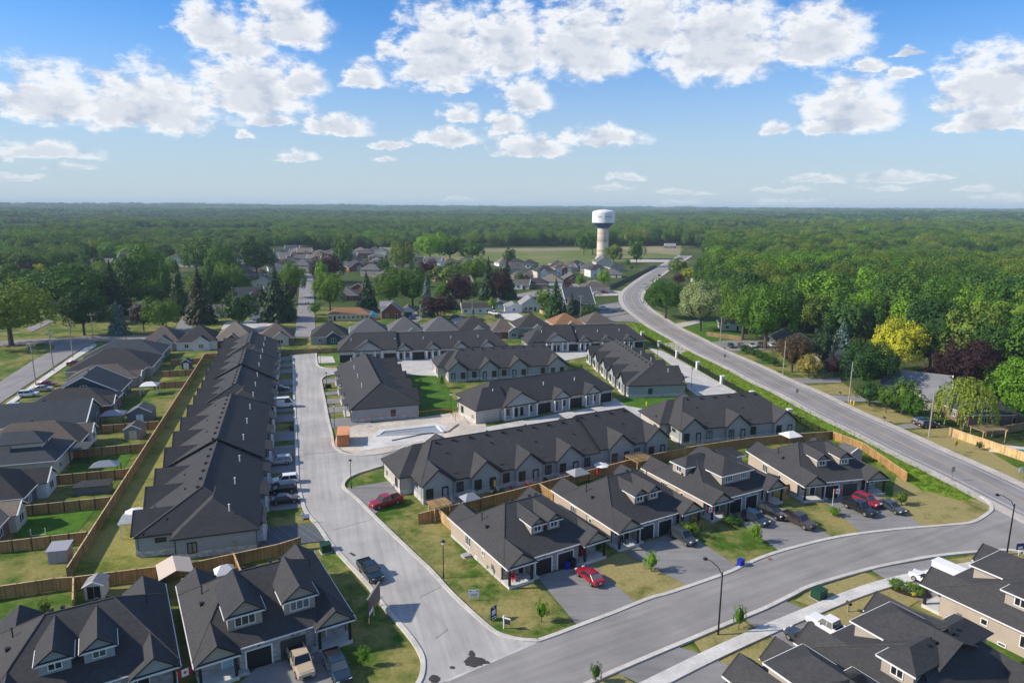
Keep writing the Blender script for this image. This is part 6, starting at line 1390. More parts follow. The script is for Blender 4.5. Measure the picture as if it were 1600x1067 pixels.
for u, v, lab in ((30, 18.8, 'black barbecue behind the left row, nearer the camera'), (57, 18.9, 'black barbecue behind the left row, farther from the camera')): grill(LR(u, v), lab)
for k, (u, w_) in enumerate(((6, 4.5), (17.5, 5.0), (27, 4.5), (33, 4.5), (46, 4.2))):
    c = B1f(u, -2.0); t = thing('patio', ('grey paved patio at the left end', 'grey paved patio with the yellow parasol', 'grey paved patio with white chairs', 'grey paved patio under the blue canopy', 'grey paved patio near the right end')[k] + ' of the long grey block', 'patio', (c.x, c.y, 0.05), R(27.3), 'rear patios'); MB().box(-w_ / 2, w_ / 2, -1.4, 1.4, 0, 0.14).build('paving', 'wood_grey', t)
# flags
def flag(o, h, ang, label, fy=0.9):
    t = thing('flag', label, 'flag', o, R(ang), 'red and white flags'); MB().bar((0, 0, 0), (0, 0, h), 0.04, 0.03).build('pole', 'trim_white', t)
    f = MB().box(0.03, 1.5, -0.015, 0.015, h - fy, h - 0.05).build('flag_cloth', 'sign_white', t)
    for a, b in ((0.03, 0.42), (1.11, 1.5)): MB().box(a, b, -0.02, 0.02, h - fy, h - 0.05).build('red_band', 'fabric_red', f)
    MB().extrude([(0.76 + 0.22 * math.cos(k * PI / 4) * (1 if k % 2 == 0 else 0.5), -0.021, h - fy / 2 + 0.24 * math.sin(k * PI / 4) * (1 if k % 2 == 0 else 0.5)) for k in range(8)], (0, 0.042, 0)).build('leaf_emblem', 'fabric_red', f)
flag(P(1299, 804), 4.6, 10, 'flag on a white pole on the lawn before the house at the bend'); S3f = frame_of((32.5, 102.8), 28)
flag(S3f(0.2, -0.2, 0.3), 2.6, 200, 'flag on the porch post of the third tan house'); flag(frame_of((-48.7, 54.5), 31)(16.4, -0.2), 2.6, 40, 'flag at the corner of the lower left grey house')
# pool site barrier and blue tarpaulin
bar = thing('site_barrier', 'orange and rust temporary barrier fence around the pool site', 'barrier', P(560, 664)); l = pxs([(560, 664), (600, 660), (645, 656), (690, 650), (708, 652), (716, 664)])
for a, b in zip(l, l[1:]):
    n = max(1, round((b - a).length / 3)); 
    for k in range(n): MB().bar(a + (b - a) * (k / n) - l[0], a + (b - a) * (k / n) - l[0] + Vector((0, 0, 1.9)), 0.05).build('post', 'soil_red', bar)
    MB().extrude([a - l[0] + Vector((0, 0, 1.75)), b - l[0] + Vector((0, 0, 1.75)), b - l[0] + Vector((0, 0, 1.85)), a - l[0] + Vector((0, 0, 1.85))], (0.03, 0.03, 0)).build('rail', 'orange_paint', bar)
l2 = pxs([(612, 690), (660, 680), (700, 676), (716, 664)])
for a, b in zip(l2, l2[1:]): MB().extrude([a - l[0] + Vector((0, 0, 0.15)), b - l[0] + Vector((0, 0, 0.15)), b - l[0] + Vector((0, 0, 0.4)), a - l[0] + Vector((0, 0, 0.4))], (0.03, 0.03, 0)).build('orange_mesh', 'soil_red', bar)
q = P(581, 494); t = thing('tarpaulin', 'bright blue tarpaulin over a mound beside the yellow bungalow', 'tarpaulin', q); MB().lathe([(2.4, 0), (2.2, 1.3), (1.2, 2.2), (0.2, 2.4)], 9).build('cover', 'tarp_blue', t); MB().bar((-2.6, 0, 0.05), (2.6, 0.2, 0.05), 0.12).build('rope', 'tarp_blue', t)
q = P(58, 885 - 68); t = thing('football_goal', 'small white goal frame on the green back lawn', 'goal', P(60, 836), R(14))
for s in (-1, 1): MB().bar((s * 1.0, 0, 0), (s * 1.0, 0, 1.1), 0.05).build('upright', 'trim_white', t)
MB().bar((-1, 0, 0.05), (1, 0, 0.05), 0.05).build('ground_bar', 'trim_white', t)
# mailboxes, yellow hydrant markers
for x, y, lab in ((1132, 549, 'dark mailbox at the parking area across the highway'), (1381, 660, 'dark mailbox beside the highway before the cream house'), (1312, 620, 'small mailbox at the middle driveway across the highway'), (1325, 958 - 2, 'brown post on the lower right lawn')):
    t = thing('mailbox', lab, 'mailbox', P(x, y), R(10)); MB().box(-0.06, 0.06, -0.06, 0.06, 0, 1.1).build('post', 'wood_grey', t); MB().extrude([(-0.2, -0.35, 1.1), (0.2, -0.35, 1.1), (0.2, -0.35, 1.35), (0, -0.35, 1.5), (-0.2, -0.35, 1.35)], (0, 0.7, 0)).build('box', 'trim_brown', t)
for x, y, lab in ((1010, 634, 'yellow hydrant on the grass between the grey blocks'), (1329, 631, 'left yellow bollard beside a utility pole across the highway'), (1334, 633, 'right yellow bollard beside a utility pole across the highway')):
    t = thing('bollard', lab, 'bollard', P(x, y)); MB().lathe([(0.2, 0), (0.16, 0.1), (0.16, 1.0), (0.1, 1.15)], 8).build('body', 'sign_yellow', t); MB().lathe([(0.19, 0.8), (0.19, 0.9)], 8).build('band', 'trim_white', t)
# people far off: one skinned body each
def person(x, y, ang, label, m):
    me = bpy.data.meshes.new('body'); J = [(0, 0, 0.95), (0, 0, 1.2), (0, 0, 1.45), (0, 0, 1.55), (0, 0.02, 1.68), (0.2, 0, 1.42), (0.27, 0.02, 1.15), (0.28, -0.1, 0.9), (-0.2, 0, 1.42), (-0.27, 0.02, 1.15), (-0.28, 0.1, 0.9), (0.1, -0.02, 0.9), (0.12, -0.12, 0.5), (0.12, -0.2, 0.05), (-0.1, 0.02, 0.9), (-0.12, 0.05, 0.5), (-0.12, 0.22, 0.08), (0.12, -0.34, 0.04), (-0.12, 0.1, 0.04)]
    E_ = [(0, 1), (1, 2), (2, 3), (3, 4), (2, 5), (5, 6), (6, 7), (2, 8), (8, 9), (9, 10), (0, 11), (11, 12), (12, 13), (0, 14), (14, 15), (15, 16), (13, 17), (16, 18)]
    me.from_pydata(J, E_, []); me.materials.append(MATS[m]); o = link('person', me, None, P(x, y) + Vector((0, 0, 0.22)), R(ang)); tag(o, label, 'person')
    rad = [0.15, 0.15, 0.15, 0.06, 0.11, 0.07, 0.05, 0.04, 0.07, 0.05, 0.04, 0.1, 0.07, 0.05, 0.1, 0.07, 0.05, 0.045, 0.045]
    mod = o.modifiers.new('skin', 'SKIN')
    for v, r_ in zip(me.skin_vertices[0].data, rad): v.radius = (r_, r_)
    me.skin_vertices[0].data[0].use_root = True; o.modifiers.new('sub', 'SUBSURF').levels = 1
person(478, 478, 10, 'person in dark clothes walking on the far street, left of two', 'cloth_dark'); person(482, 477, 30, 'person in dark clothes walking on the far street, right of two', 'cloth_dark'); person(1005, 476, 0, 'person in dark clothes on the highway shoulder at the bend', 'cloth_dark')
# ================================================================== trees and plants
def leaf_quad(b, c, n, s, rr, asp=1.0):
    n = n.normalized(); t = n.cross(Vector((rr.uniform(-1, 1), rr.uniform(-1, 1), rr.uniform(-1, 1)))).normalized(); e = n.cross(t)
    k = len(b.v); h = s * 0.5
    b.v += [tuple(c - t * h * asp), tuple(c - e * h * 0.8), tuple(c + t * h * asp), tuple(c + e * h * 0.8)]; b.f.append((k, k + 1, k + 2, k + 3))
def rand_dir(rr):
    z = rr.uniform(-1, 1); a = rr.uniform(0, 2 * PI); q = math.sqrt(1 - z * z); return Vector((q * math.cos(a), q * math.sin(a), z))
def broad_crown(seed, clumps=58, leaves=46, lowpoly=False, flat=1.0):
    """crown of leaf clumps for a tree of height 1 and spread 1"""
    rr = random.Random(seed); b = MB(); C = Vector((0, 0, 0.54)); rad = Vector((0.5, 0.5, 0.44 * flat)); fine = clumps > 70
    lobes = [(C, rad)]
    for i in range(5):
        a = 2 * PI * i / 5 + rr.uniform(-0.4, 0.4); k = rr.uniform(0.2, 0.3); lobes.append((C + Vector((k * math.cos(a), k * math.sin(a), rr.uniform(-0.12, 0.2))), Vector((0.25, 0.25, 0.24)) * rr.uniform(0.85, 1.15)))
    for i in range(clumps):
        L, rd = lobes[0] if i % 3 else lobes[1 + rr.randrange(5)]
        d = rand_dir(rr)
        if d.z < -0.55: d.z = -d.z * 0.5
        k = rr.uniform(0.74, 0.93); c = L + Vector((d.x * rd.x, d.y * rd.y, d.z * rd.z)) * k; cr_ = rr.uniform(0.10, 0.17) * (1.25 if lowpoly else 1)
        for j in range(leaves):
            e = rand_dir(rr)
            if e.dot(d) < -0.35: e = -e
            p = c + e * cr_ * rr.uniform(0.7, 1.0); nn = (e * 1.0 + rand_dir(rr) * 0.5 + Vector((0, 0, 0.25)))
            leaf_quad(b, p, nn, rr.uniform(0.035, 0.06) * (1.9 if lowpoly else 0.68 if fine else 1), rr)
    for k in range(110):        # fill inside
        d = rand_dir(rr); p = C + Vector((d.x * rad.x, d.y * rad.y, d.z * rad.z)) * rr.uniform(0.5, 0.66); leaf_quad(b, p, d, 0.2, rr)
    return b
def trunk_mesh(seed, n=5):
    rr = random.Random(seed); b = MB().bar((0, 0, 0), (0.0, 0.0, 0.28), 0.032, 0.024, 7)
    for i in range(n):
        a = 2 * PI * i / n + rr.uniform(-0.3, 0.3); k = rr.uniform(0.16, 0.28); b.bar((0, 0, 0.22 + 0.03 * i), (k * math.cos(a), k * math.sin(a), rr.uniform(0.5, 0.68)), 0.017, 0.006, 5)
    b.bar((0, 0, 0.27), (0.02, 0.01, 0.75), 0.023, 0.006, 6); return b
def spruce_crown(seed, tiers=17, dens=1.0):
    rr = random.Random(seed); b = MB()
    for i in range(tiers):
        t = i / (tiers - 1); z = 0.08 + 0.9 * t; r_ = 0.5 * (1 - t) ** 0.85 + 0.015; n = int((10 + 26 * (1 - t)) * dens)
        for k in range(n):
            a = 2 * PI * k / n + rr.uniform(-0.25, 0.25); L = r_ * rr.uniform(0.75, 1.08)
            for s in range(3):
                q = (s + 0.6) / 3; p = Vector((L * q * math.cos(a), L * q * math.sin(a), z - 0.05 * q + rr.uniform(-0.015, 0.015)))
                nn = Vector((math.cos(a) * 0.6, math.sin(a) * 0.6, 0.9)) + rand_dir(rr) * 0.6; leaf_quad(b, p, nn, (0.10 * (1 - t) + 0.035) * rr.uniform(0.8, 1.2), rr, 1.25)
    return b
def weeping_crown(seed):
    rr = random.Random(seed); b = MB()
    for i in range(380):
        d = rand_dir(rr); d.z = abs(d.z); top = Vector((0, 0, 0.5)) + Vector((d.x * 0.42, d.y * 0.42, d.z * 0.45)); L = rr.uniform(0.12, 0.4)
        n = int(L / 0.025)
        for k in range(n):
            p = top + Vector((d.x * 0.06 * k / n, d.y * 0.06 * k / n, -L * k / n))
            if p.z > 0.06: leaf_quad(b, p, d + rand_dir(rr) * 0.9, rr.uniform(0.022, 0.04), rr)
    return b
SHAPES = {}
for k in range(6): SHAPES['b%d' % k] = (broad_crown(100 + k, flat=(1.0, 1.05, 0.92, 1.0, 1.1, 0.9)[k]).mesh('crown', 'leaf_green'), trunk_mesh(40 + k).mesh('trunk', 'bark'))
for k in range(2): SHAPES['s%d' % k] = (spruce_crown(300 + k).mesh('crown', 'leaf_spruce'), MB().bar((0, 0, 0), (0, 0, 0.9), 0.022, 0.004, 6).mesh('trunk', 'bark'))
for k in range(4): SHAPES['f%d' % k] = (broad_crown(700 + k, 84, 72, flat=(1.0, 1.05, 0.95, 1.0)[k]).mesh('crown', 'leaf_green'), SHAPES['b%d' % k][1])
SHAPES['w'] = (weeping_crown(5).mesh('crown', 'leaf_olive'), trunk_mesh(60).mesh('trunk', 'bark'))
SHAPES['y'] = (broad_crown(200, 22, 40).mesh('crown', 'leaf_lime'), trunk_mesh(70, 4).mesh('trunk', 'bark'))
SHAPES['h'] = (broad_crown(210, 40, 50, flat=1.1).mesh('crown', 'leaf_green'), MB().bar((0, 0, 0), (0, 0, 0.4), 0.03, 0.02, 6).mesh('trunk', 'bark'))
TREE_N = 0
def tree(at, h, w, leaf, shape, label, group=None, name='tree', cat='tree', rr=rnd):
    o = at if isinstance(at, Vector) else P(*at)
    t = thing(name, label, cat, (o.x, o.y, 0), rr.uniform(0, 6.28), group); t.scale = (w, w * rr.uniform(0.92, 1.08), h)
    cm, tm = SHAPES[shape]
    c = link('crown', cm, t); tk = link('trunk', tm, t)
    c.material_slots[0].link = 'OBJECT'; c.material_slots[0].material = MATS['leaf_' + leaf]
    return t
def tree_px(x, y, hp, wp, leaf, label, shape=None, group=None, grow=1.0, **k):
    """base pixel, apparent height and width in photo pixels"""
    s = CAM_H / ((y - YH) * math.cos(PITCH)); q = P(x, y); dep = math.atan2(CAM_H, q.y)
    return tree(q, hp * s * grow / max(0.75, math.cos(dep)), wp * s, leaf, shape if shape and shape != 'b0' and shape != 'b1' else ('f%d' % (int(x + y) % 4) if hp > 45 else 'b%d' % (int(x + y) % 6)), label, group, **k)
TL = [  # x, y of the foot, height, width (pixels), leaf, label, shape
 (18, 540, 98, 120, 'olive', 'large olive-green tree at the left edge by the road', None), (132, 524, 70, 62, 'deep', 'round dark chestnut tree beside the left junction', None), (186, 523, 54, 34, 'bluespruce', 'blue spruce beside the left road junction', 's0'),
 (110, 497, 80, 120, 'green', 'broad spreading green tree behind the chestnut on the left', None), (255, 519, 52, 50, 'mid', 'bright round tree left of the dark lane', None), (30, 478, 62, 74, 'mid', 'yellow-green tree at the left edge behind the olive tree', None),
 (8, 445, 30, 36, 'purple', 'purple tree at the far left edge', None), (42, 442, 30, 34, 'purple', 'purple tree beside the small yellow tree on the left', None), (62, 440, 26, 28, 'yellow', 'small yellow tree among the left woods', None), (44, 432, 32, 56, 'green', 'green crown above the purple tree on the left', None),
 (178, 490, 82, 58, 'spruce', 'dark conifer behind the blue spruce', 's1'), (205, 484, 78, 50, 'deep', 'dark tree left of the two-storey tan house', None), (234, 462, 76, 54, 'green', 'tall green tree above the two-storey tan house', None), (234, 486, 46, 60, 'deep', 'dark round tree above the bright round tree', None),
 (260, 478, 66, 18, 'green', 'slender columnar tree left of the dark conifers', 'h'), (282, 492, 84, 40, 'spruce', 'dark conifer left of the brown conifer', 's1'), (314, 505, 90, 50, 'umber', 'large brownish conifer by the dark lane', 's0'), (338, 490, 70, 50, 'deep', 'dark tree right of the brownish conifer', None),
 (318, 430, 56, 60, 'mid', 'bright tree above the brownish conifer', None), (350, 436, 52, 46, 'green', 'green tree right of the bright tree on the left', None), (402, 434, 60, 58, 'deep', 'tall dark green tree left of the far street', None), (360, 462, 50, 44, 'mid', 'light green tree above the round dark tree', None),
 (384, 462, 20, 28, 'lime', 'small bright tree among the left houses', None), (374, 515, 56, 56, 'deep', 'round dark tree in front of the low white house', 'h'), (433, 502, 90, 52, 'spruce', 'tallest dark spruce left of the far street', 's0'), (412, 496, 52, 32, 'spruce', 'smaller spruce left of the tallest spruce', 's1'),
 (450, 498, 64, 34, 'spruce', 'spruce right of the tallest spruce', 's1'), (458, 466, 54, 42, 'mid', 'round tree at the left kerb of the far street', None), (452, 476, 30, 26, 'purple', 'small purple tree left of the far street', None), (512, 442, 42, 52, 'purple', 'large purple tree right of the far street', None),
 (503, 446, 38, 20, 'lime', 'light green young tree before the large purple tree', 'h'), (516, 487, 58, 50, 'mid', 'round green tree right of the far street', None), (492, 492, 18, 20, 'lime', 'clipped green hedge tree beside the far street', 'h'), (574, 487, 64, 40, 'spruce', 'dark pine behind the yellow bungalow', 's1'),
 (610, 482, 62, 50, 'mid', 'left half of the broad tree behind the brick house', None), (645, 482, 62, 56, 'green', 'right half of the broad tree behind the brick house', None), (667, 495, 70, 28, 'bluespruce', 'bright green conical spruce behind the brick house', 's0'), (668, 450, 46, 32, 'purple', 'purple tree above the conical spruce', None),
 (684, 500, 40, 58, 'purple', 'low spreading purple tree beside the conical spruce', None), (721, 480, 48, 50, 'purple', 'dark purple round tree behind the white bungalow', None), (692, 466, 24, 24, 'lime', 'bright small tree between the purple trees', None), (702, 452, 42, 60, 'olive', 'olive tree above the purple round tree', None), (742, 444, 40, 54, 'mid', 'light tree above the white bungalow', None),
 (763, 468, 68, 36, 'spruce', 'left of the tall dark pines behind the white bungalow', 's1'), (792, 466, 66, 34, 'spruce', 'right of the tall dark pines behind the white bungalow', 's0'), (780, 468, 48, 38, 'purple', 'purple tree under the tall dark pines', None), (768, 489, 24, 20, 'mid', 'green hedge between white bungalow and blue garage', 'h'),
 (535, 420, 44, 32, 'mid', 'green tree right of the large purple tree', None), (600, 430, 24, 28, 'green', 'small dark tree among the far houses', None), (630, 428, 50, 40, 'olive', 'light olive tree among the far houses', None), (672, 410, 46, 48, 'lime', 'bright green tree left of the big field', None), (703, 408, 40, 42, 'mid', 'green tree at the corner of the big field', None), (738, 410, 34, 38, 'mid', 'green tree on the near edge of the big field', None),
 (796, 416, 28, 20, 'deep', 'lone dark tree before the big field', 'h'), (868, 496, 62, 42, 'deep', 'dense dark green tree beside the slate-grey house', 's0'), (851, 490, 40, 28, 'mid', 'light green tree left of the dense dark tree', 'h'), (893, 492, 36, 24, 'spruce', 'small conifer right of the dense dark tree', 's1'),
 (994, 417, 46, 26, 'green', 'tall tree in the field right of the water tower', 'h'), (958, 413, 34, 28, 'olive', 'light tree at the foot of the water tower', None), (912, 398, 36, 26, 'green', 'dark tree left of the water tower', None), (926, 398, 34, 26, 'mid', 'tree right behind the water tower shaft', None), (1008, 383, 26, 24, 'gold', 'yellow-green tree at the far edge of the field', None),
 (1040, 498, 62, 66, 'green', 'dense green tree inside the highway bend', None), (1094, 517, 76, 66, 'silver', 'silvery grey-green tree at the highway bend', None), (1075, 438, 20, 24, 'yellow', 'small yellow tree at the highway side', None), (1060, 446, 18, 20, 'purple', 'small dark red tree inside the highway bend', None), (1058, 432, 30, 30, 'olive', 'olive tree above the small yellow tree', None),
 (1195, 545, 100, 92, 'green', 'tall green tree above the parked cars across the highway', None), (1160, 530, 88, 66, 'mid', 'tall green tree behind the beige cottage', None), (1237, 582, 58, 56, 'bronze', 'bronze-leaved tree across the highway', None), (1263, 591, 38, 42, 'gold', 'golden shrub tree beside the driveway across the highway', None), (1283, 580, 70, 38, 'spruce', 'dark green cone-shaped tree behind the golden shrub', 'h'),
 (1312, 568, 72, 50, 'bluespruce', 'grey-blue spruce before the right woods', 's0'), (1303, 588, 30, 24, 'purple', 'dark red shrub tree beside the round dark tree', None), (1353, 614, 78, 84, 'deep', 'big round dark green tree behind a utility pole', 'b1'), (1358, 634, 36, 46, 'deep', 'low clipped round tree below the big round tree', 'h'), (1384, 645, 42, 26, 'mid', 'slim young tree right of the clipped round tree', 'h'),
 (1408, 648, 56, 38, 'mid', 'left of two dense young trees before the cream house', 'h'), (1426, 662, 52, 40, 'green', 'right of two dense young trees before the cream house', 'h'), (1400, 582, 84, 74, 'yellow', 'bright yellow tree before the right woods', 'b0'), (1452, 580, 80, 78, 'deep', 'dark tree right of the bright yellow tree', None), (1503, 618, 86, 96, 'purple', 'dark maroon tree behind the weeping tree', None),
 (1503, 674, 88, 92, 'olive', 'weeping tree before the cream house', 'w'), (1588, 668, 104, 90, 'lime', 'large bright green tree at the right edge', None), (1550, 625, 60, 60, 'green', 'green tree between the maroon and bright right trees', None), (1130, 445, 50, 54, 'mid', 'rounded tree right of the white van', None), (1105, 470, 50, 50, 'green', 'tree behind the silvery tree', None)]
for (x, y, h, w, lf, lab, shp) in TL: tree_px(x, y, h, w, lf, lab, shp)
for x, y, h, w, lf, lab in ((846, 972, 34, 22, 'lime', 'young tree on the dry corner lawn'), (1018, 893, 32, 26, 'lime', 'young bright shrub tree between the first two driveways'), (1179, 848, 32, 22, 'lime', 'young tree between the second and third driveways'), (1154, 984, 38, 20, 'green', 'staked young tree on the verge by the sidewalk'),
                            (931, 1066, 30, 20, 'green', 'young tree at the bottom edge of the picture'), (1408, 789, 22, 24, 'olive', 'clipped round shrub beside the dark sedan'), (1302, 806, 14, 18, 'lime', 'shrub at the foot of the flagpole'), (1530, 703, 13, 10, 'spruce', 'tiny conifer on the verge across the highway'), (72, 962, 24, 22, 'olive', 'thin young tree in the lower left yard'),
                            (250, 898, 14, 22, 'green', 'leafy plant behind the lower left fence'), (31, 648, 14, 12, 'purple', 'small purple shrub at the left driveway'), (656, 603, 12, 8, 'green', 'young tree on the courtyard lawn'), (690, 606, 24, 10, 'lime', 'thin young tree on the courtyard lawn corner'), (1077, 838, 22, 30, 'mid', 'flowering shrub at the second tan house porch'), (935, 862, 18, 20, 'deep', 'dark shrub between the first two tan houses'),
                            (570, 1040, 30, 20, 'lime', 'young tree on the lawn beside the lower left house'), (1143, 818, 12, 34, 'deep', 'low dark shrubs before the third tan house'), (765, 890, 8, 10, 'lime', 'small bush along the wall of the corner tan house'), (906, 579, 10, 8, 'green', 'small conical shrub between the far grey blocks')):
    tree_px(x, y, h, w, lf, lab, 'y' if h > 15 else 'h', name='shrub' if h < 26 else 'young_tree', cat='shrub' if h < 26 else 'tree')
for i, (x, y) in enumerate(((1163, 548), (1172, 551), (1181, 555), (1190, 559), (1200, 564), (1209, 568))): tree_px(x, y + 4, 13, 17, 'deep', ('first', 'second', 'third', 'fourth', 'fifth', 'sixth')[i] + ' dark low bush from the parked cars along the highway bank', 'h', 'bushes along the highway bank', name='bush', cat='bush')
# planting bed with flowers at the lower right
bed = thing('flower_bed', 'oval dark mulch bed with white and yellow flowers at the lower right', 'flower bed', P(1418, 922)); o0 = P(1418, 922)
pts = [P(1418 + 36 * math.cos(t) + 6 * math.sin(t), 922 + 11 * math.sin(t) + 9 * math.cos(t)) - o0 for t in (2 * PI * k / 20 for k in range(20))][::-1]
MB().prism([p.xy for p in pts] if (pts[1] - pts[0]).cross(pts[2] - pts[1]).z > 0 else [p.xy for p in pts[::-1]], 0.0, 0.28).build('mulch', 'mulch', bed)
me_p = SHAPES['y'][0]
for k in range(34):
    rr = random.Random(k); t_ = rr.uniform(0, 2 * PI); q = rr.uniform(0.1, 0.85); p = P(1418 + (36 * math.cos(t_) + 6 * math.sin(t_)) * q, 922 + (11 * math.sin(t_) + 9 * math.cos(t_)) * q) - o0
    c = link('plant', me_p, bed, p + Vector((0, 0, 0.1))); s = rr.uniform(0.6, 1.1); c.scale = (s, s, s * 0.9); c.material_slots[0].link = 'OBJECT'; c.material_slots[0].material = MATS[rr.choice(['leaf_green', 'leaf_mid', 'leaf_lime', 'leaf_silver', 'fabric_white', 'fabric_yellow', 'leaf_deep'])]
for k, (u, m_, lab) in enumerate(((13.2, 'fabric_yellow', 'yellow flower pot on the right porch of the second tan house'), (14.1, 'fabric_red', 'red flower pot on the right porch of the second tan house'), (15.2, 'leaf_lime', 'leafy pot on the right porch of the second tan house'), (15.9, 'leaf_gold', 'orange flower pot on the right porch of the second tan house'))):
    q = S2f(u, 0.5 - 0.9 * (k % 2), 0.0); t = thing('flower_pot', lab, 'plant', q, 0, 'porch flower pots'); MB().lathe([(0.2, 0), (0.3, 0.5)], 8).build('pot', 'brick_brown', t); c = link('flowers', me_p, t, (0, 0, 0.3)); c.scale = (1.3, 1.3, 1.2); c.material_slots[0].link = 'OBJECT'; c.material_slots[0].material = MATS[m_]

# ---- woodland: the nearest trees singly, the rest as masses
def inside(p, poly):
    c = False; n = len(poly); j = n - 1
    for i in range(n):
        xi, yi = poly[i][0], poly[i][1]; xj, yj = poly[j][0], poly[j][1]
        if (yi > p[1]) != (yj > p[1]) and p[0] < (xj - xi) * (p[1] - yi) / (yj - yi) + xi: c = not c
        j = i
    return c
WOOD = [[p.xy for p in pxs(l)] for l in (
    [(1100, 440), (1108, 404), (1118, 385), (1190, 374), (1700, 372), (1900, 400), (1900, 700), (1640, 650), (1600, 632), (1545, 606), (1470, 576), (1420, 560), (1330, 548), (1290, 534), (1235, 522), (1180, 522), (1140, 490), (1118, 470)],)]
BAND = [[p.xy for p in pxs(l)] for l in (
    [(-300, 470), (-300, 384), (300, 384), (450, 385), (640, 383), (660, 386), (640, 391), (450, 391), (330, 398), (290, 415), (140, 408), (90, 430), (30, 440)],
    [(640, 386), (760, 386), (905, 384), (940, 386), (940, 377), (640, 377)], [(960, 380), (1080, 376), (1100, 380), (1085, 384), (1040, 380), (960, 385)])]
TOWN = [p.xy for p in pxs([(420, 396), (640, 394), (660, 410), (1000, 410), (1000, 520), (300, 520), (120, 520), (120, 415), (300, 418)])]
FARM = []
_rf = random.Random(21)
for k in range(26):
    d_ = 1300 * (1 + k * 0.16); a_ = _rf.uniform(-0.62, 0.62); cx_f, cy_f = d_ * math.sin(a_), d_ * math.cos(a_); w_f, h_f = _rf.uniform(0.05, 0.13) * d_, _rf.uniform(0.06, 0.13) * d_
    FARM.append([Vector((cx_f - w_f, cy_f - h_f)), Vector((cx_f + w_f, cy_f - h_f * _rf.uniform(0.6, 1))), Vector((cx_f + w_f * _rf.uniform(0.6, 1), cy_f + h_f)), Vector((cx_f - w_f, cy_f + h_f))])
FIELDS = FARM + [[p.xy for p in pxs(l)] for l in ([(560, 399), (640, 391), (660, 387), (905, 386), (1000, 385), (1070, 383), (1062, 406), (880, 420)], [(640, 371), (800, 368), (830, 373), (650, 377)], [(1190, 350), (1285, 351), (1290, 357), (1195, 355)], [(955, 361), (1075, 361), (1080, 365), (955, 366)], [(10, 347.5), (120, 346), (125, 350), (12, 351)], [(1030, 347), (1085, 346), (1085, 350), (1030, 350)])]
HOMES = [o.location.xy for o in bpy.data.objects if o.parent is None and o.get('category') in ('house', 'garage', 'car', 'van', 'water tower', 'pickup truck')]
grid_h = {}
for h_ in HOMES: grid_h.setdefault((int(h_.x // 40), int(h_.y // 40)), []).append(h_)
def clear(p, r=13):
    gx_, gy_ = int(p[0] // 40), int(p[1] // 40)
    for i in (-1, 0, 1):
        for j in (-1, 0, 1):
            for q in grid_h.get((gx_ + i, gy_ + j), ()):
                if (q.x - p[0]) ** 2 + (q.y + 5 - p[1]) ** 2 < r * r: return False
    return True
hw_pts = [q for q in hwc if q.y > 250]
def off_road(p, r=13): return all((q.x - p[0]) ** 2 + (q.y - p[1]) ** 2 > r * r for q in hw_pts)
kinds = ['green', 'green', 'mid', 'mid', 'deep', 'olive', 'green', 'lime', 'deep']
rw_ = random.Random(99); spots = []
def scatter(poly, step, jit=0.42):
    xs = [p[0] for p in poly]; ys = [p[1] for p in poly]; out = []; y = min(ys)
    while y < max(ys):
        x = min(xs)
        while x < max(xs):
            p = (x + rw_.uniform(-jit, jit) * step, y + rw_.uniform(-jit, jit) * step)
            if inside(p, poly): out.append(p)
            x += step
        y += step
    return out
def in_view(p, m=60): 
    return abs(p[0]) < p[1] * 0.80 + m
cand = [p for poly in WOOD for p in scatter(poly, 10.5) if in_view(p, 20) and clear(p) and off_road(p)]
cand2 = [p for poly in BAND for p in scatter(poly, 10.0) if in_view(p, 20) and clear(p, 11) and off_road(p)]
cand.sort(key=lambda p: p[1]); near, rest = cand[:125], cand[125:]
cand2.sort(key=lambda p: p[1]); near2, rest2 = cand2[:22], cand2[22:]
MARKS = [(1110, 'behind the silvery tree'), (1150, 'above the beige cottage'), (1190, 'above the five parked cars'), (1240, 'above the grey gabled house'), (1290, 'above the grey-blue spruce'), (1345, 'left of the bright yellow tree'),
         (1400, 'behind the bright yellow tree'), (1450, 'right of the bright yellow tree'), (1510, 'behind the dark maroon tree'), (1560, 'left of the right-edge tree'), (1700, 'at the right edge of the woods')]
HUE = dict(green='green', mid='light green', deep='dark green', olive='olive-green', lime='yellow-green', purple='purple')
def photo_x(p): return CX + F_PX * p[0] / (p[1] * math.cos(PITCH) + CAM_H * math.sin(PITCH))
def wood_label(i, p, lf, h_):
    near_ = min(MARKS, key=lambda m: abs(m[0] - photo_x(p)))[1]; rank = ('front', 'second', 'third', 'fourth', 'rearmost')[min(4, i * 5 // 125)]; return f"{'tall' if h_ > 19 else 'low'} {HUE[lf]} woods tree, {rank} row, {near_}"
for i, p in enumerate(near): h_ = rw_.uniform(15, 24); lf = rw_.choice(kinds); tree(Vector((p[0], p[1], 0)), h_, max(12.0, h_ * rw_.uniform(0.65, 0.92)), lf, 'b%d' % rw_.randrange(6), wood_label(i, p, lf, h_), 'trees of the right woods', rr=rw_)
for i, p in enumerate(near2):
    h_ = rw_.uniform(12, 20); lf = rw_.choice(kinds); where = ('at the left edge', 'left of the round chestnut', 'above the round chestnut', 'above the blue spruce', 'left of the tallest spruce')[max(0, min(4, int((photo_x(p) + 40) / 75)))]
    tree(Vector((p[0], p[1], 0)), h_, h_ * rw_.uniform(0.65, 0.9), lf, 'b%d' % rw_.randrange(6), f"{'tall' if h_ > 16 else 'low'} {HUE[lf]} tree of the wooded belt {where}", 'trees of the left wooded belt', rr=rw_)
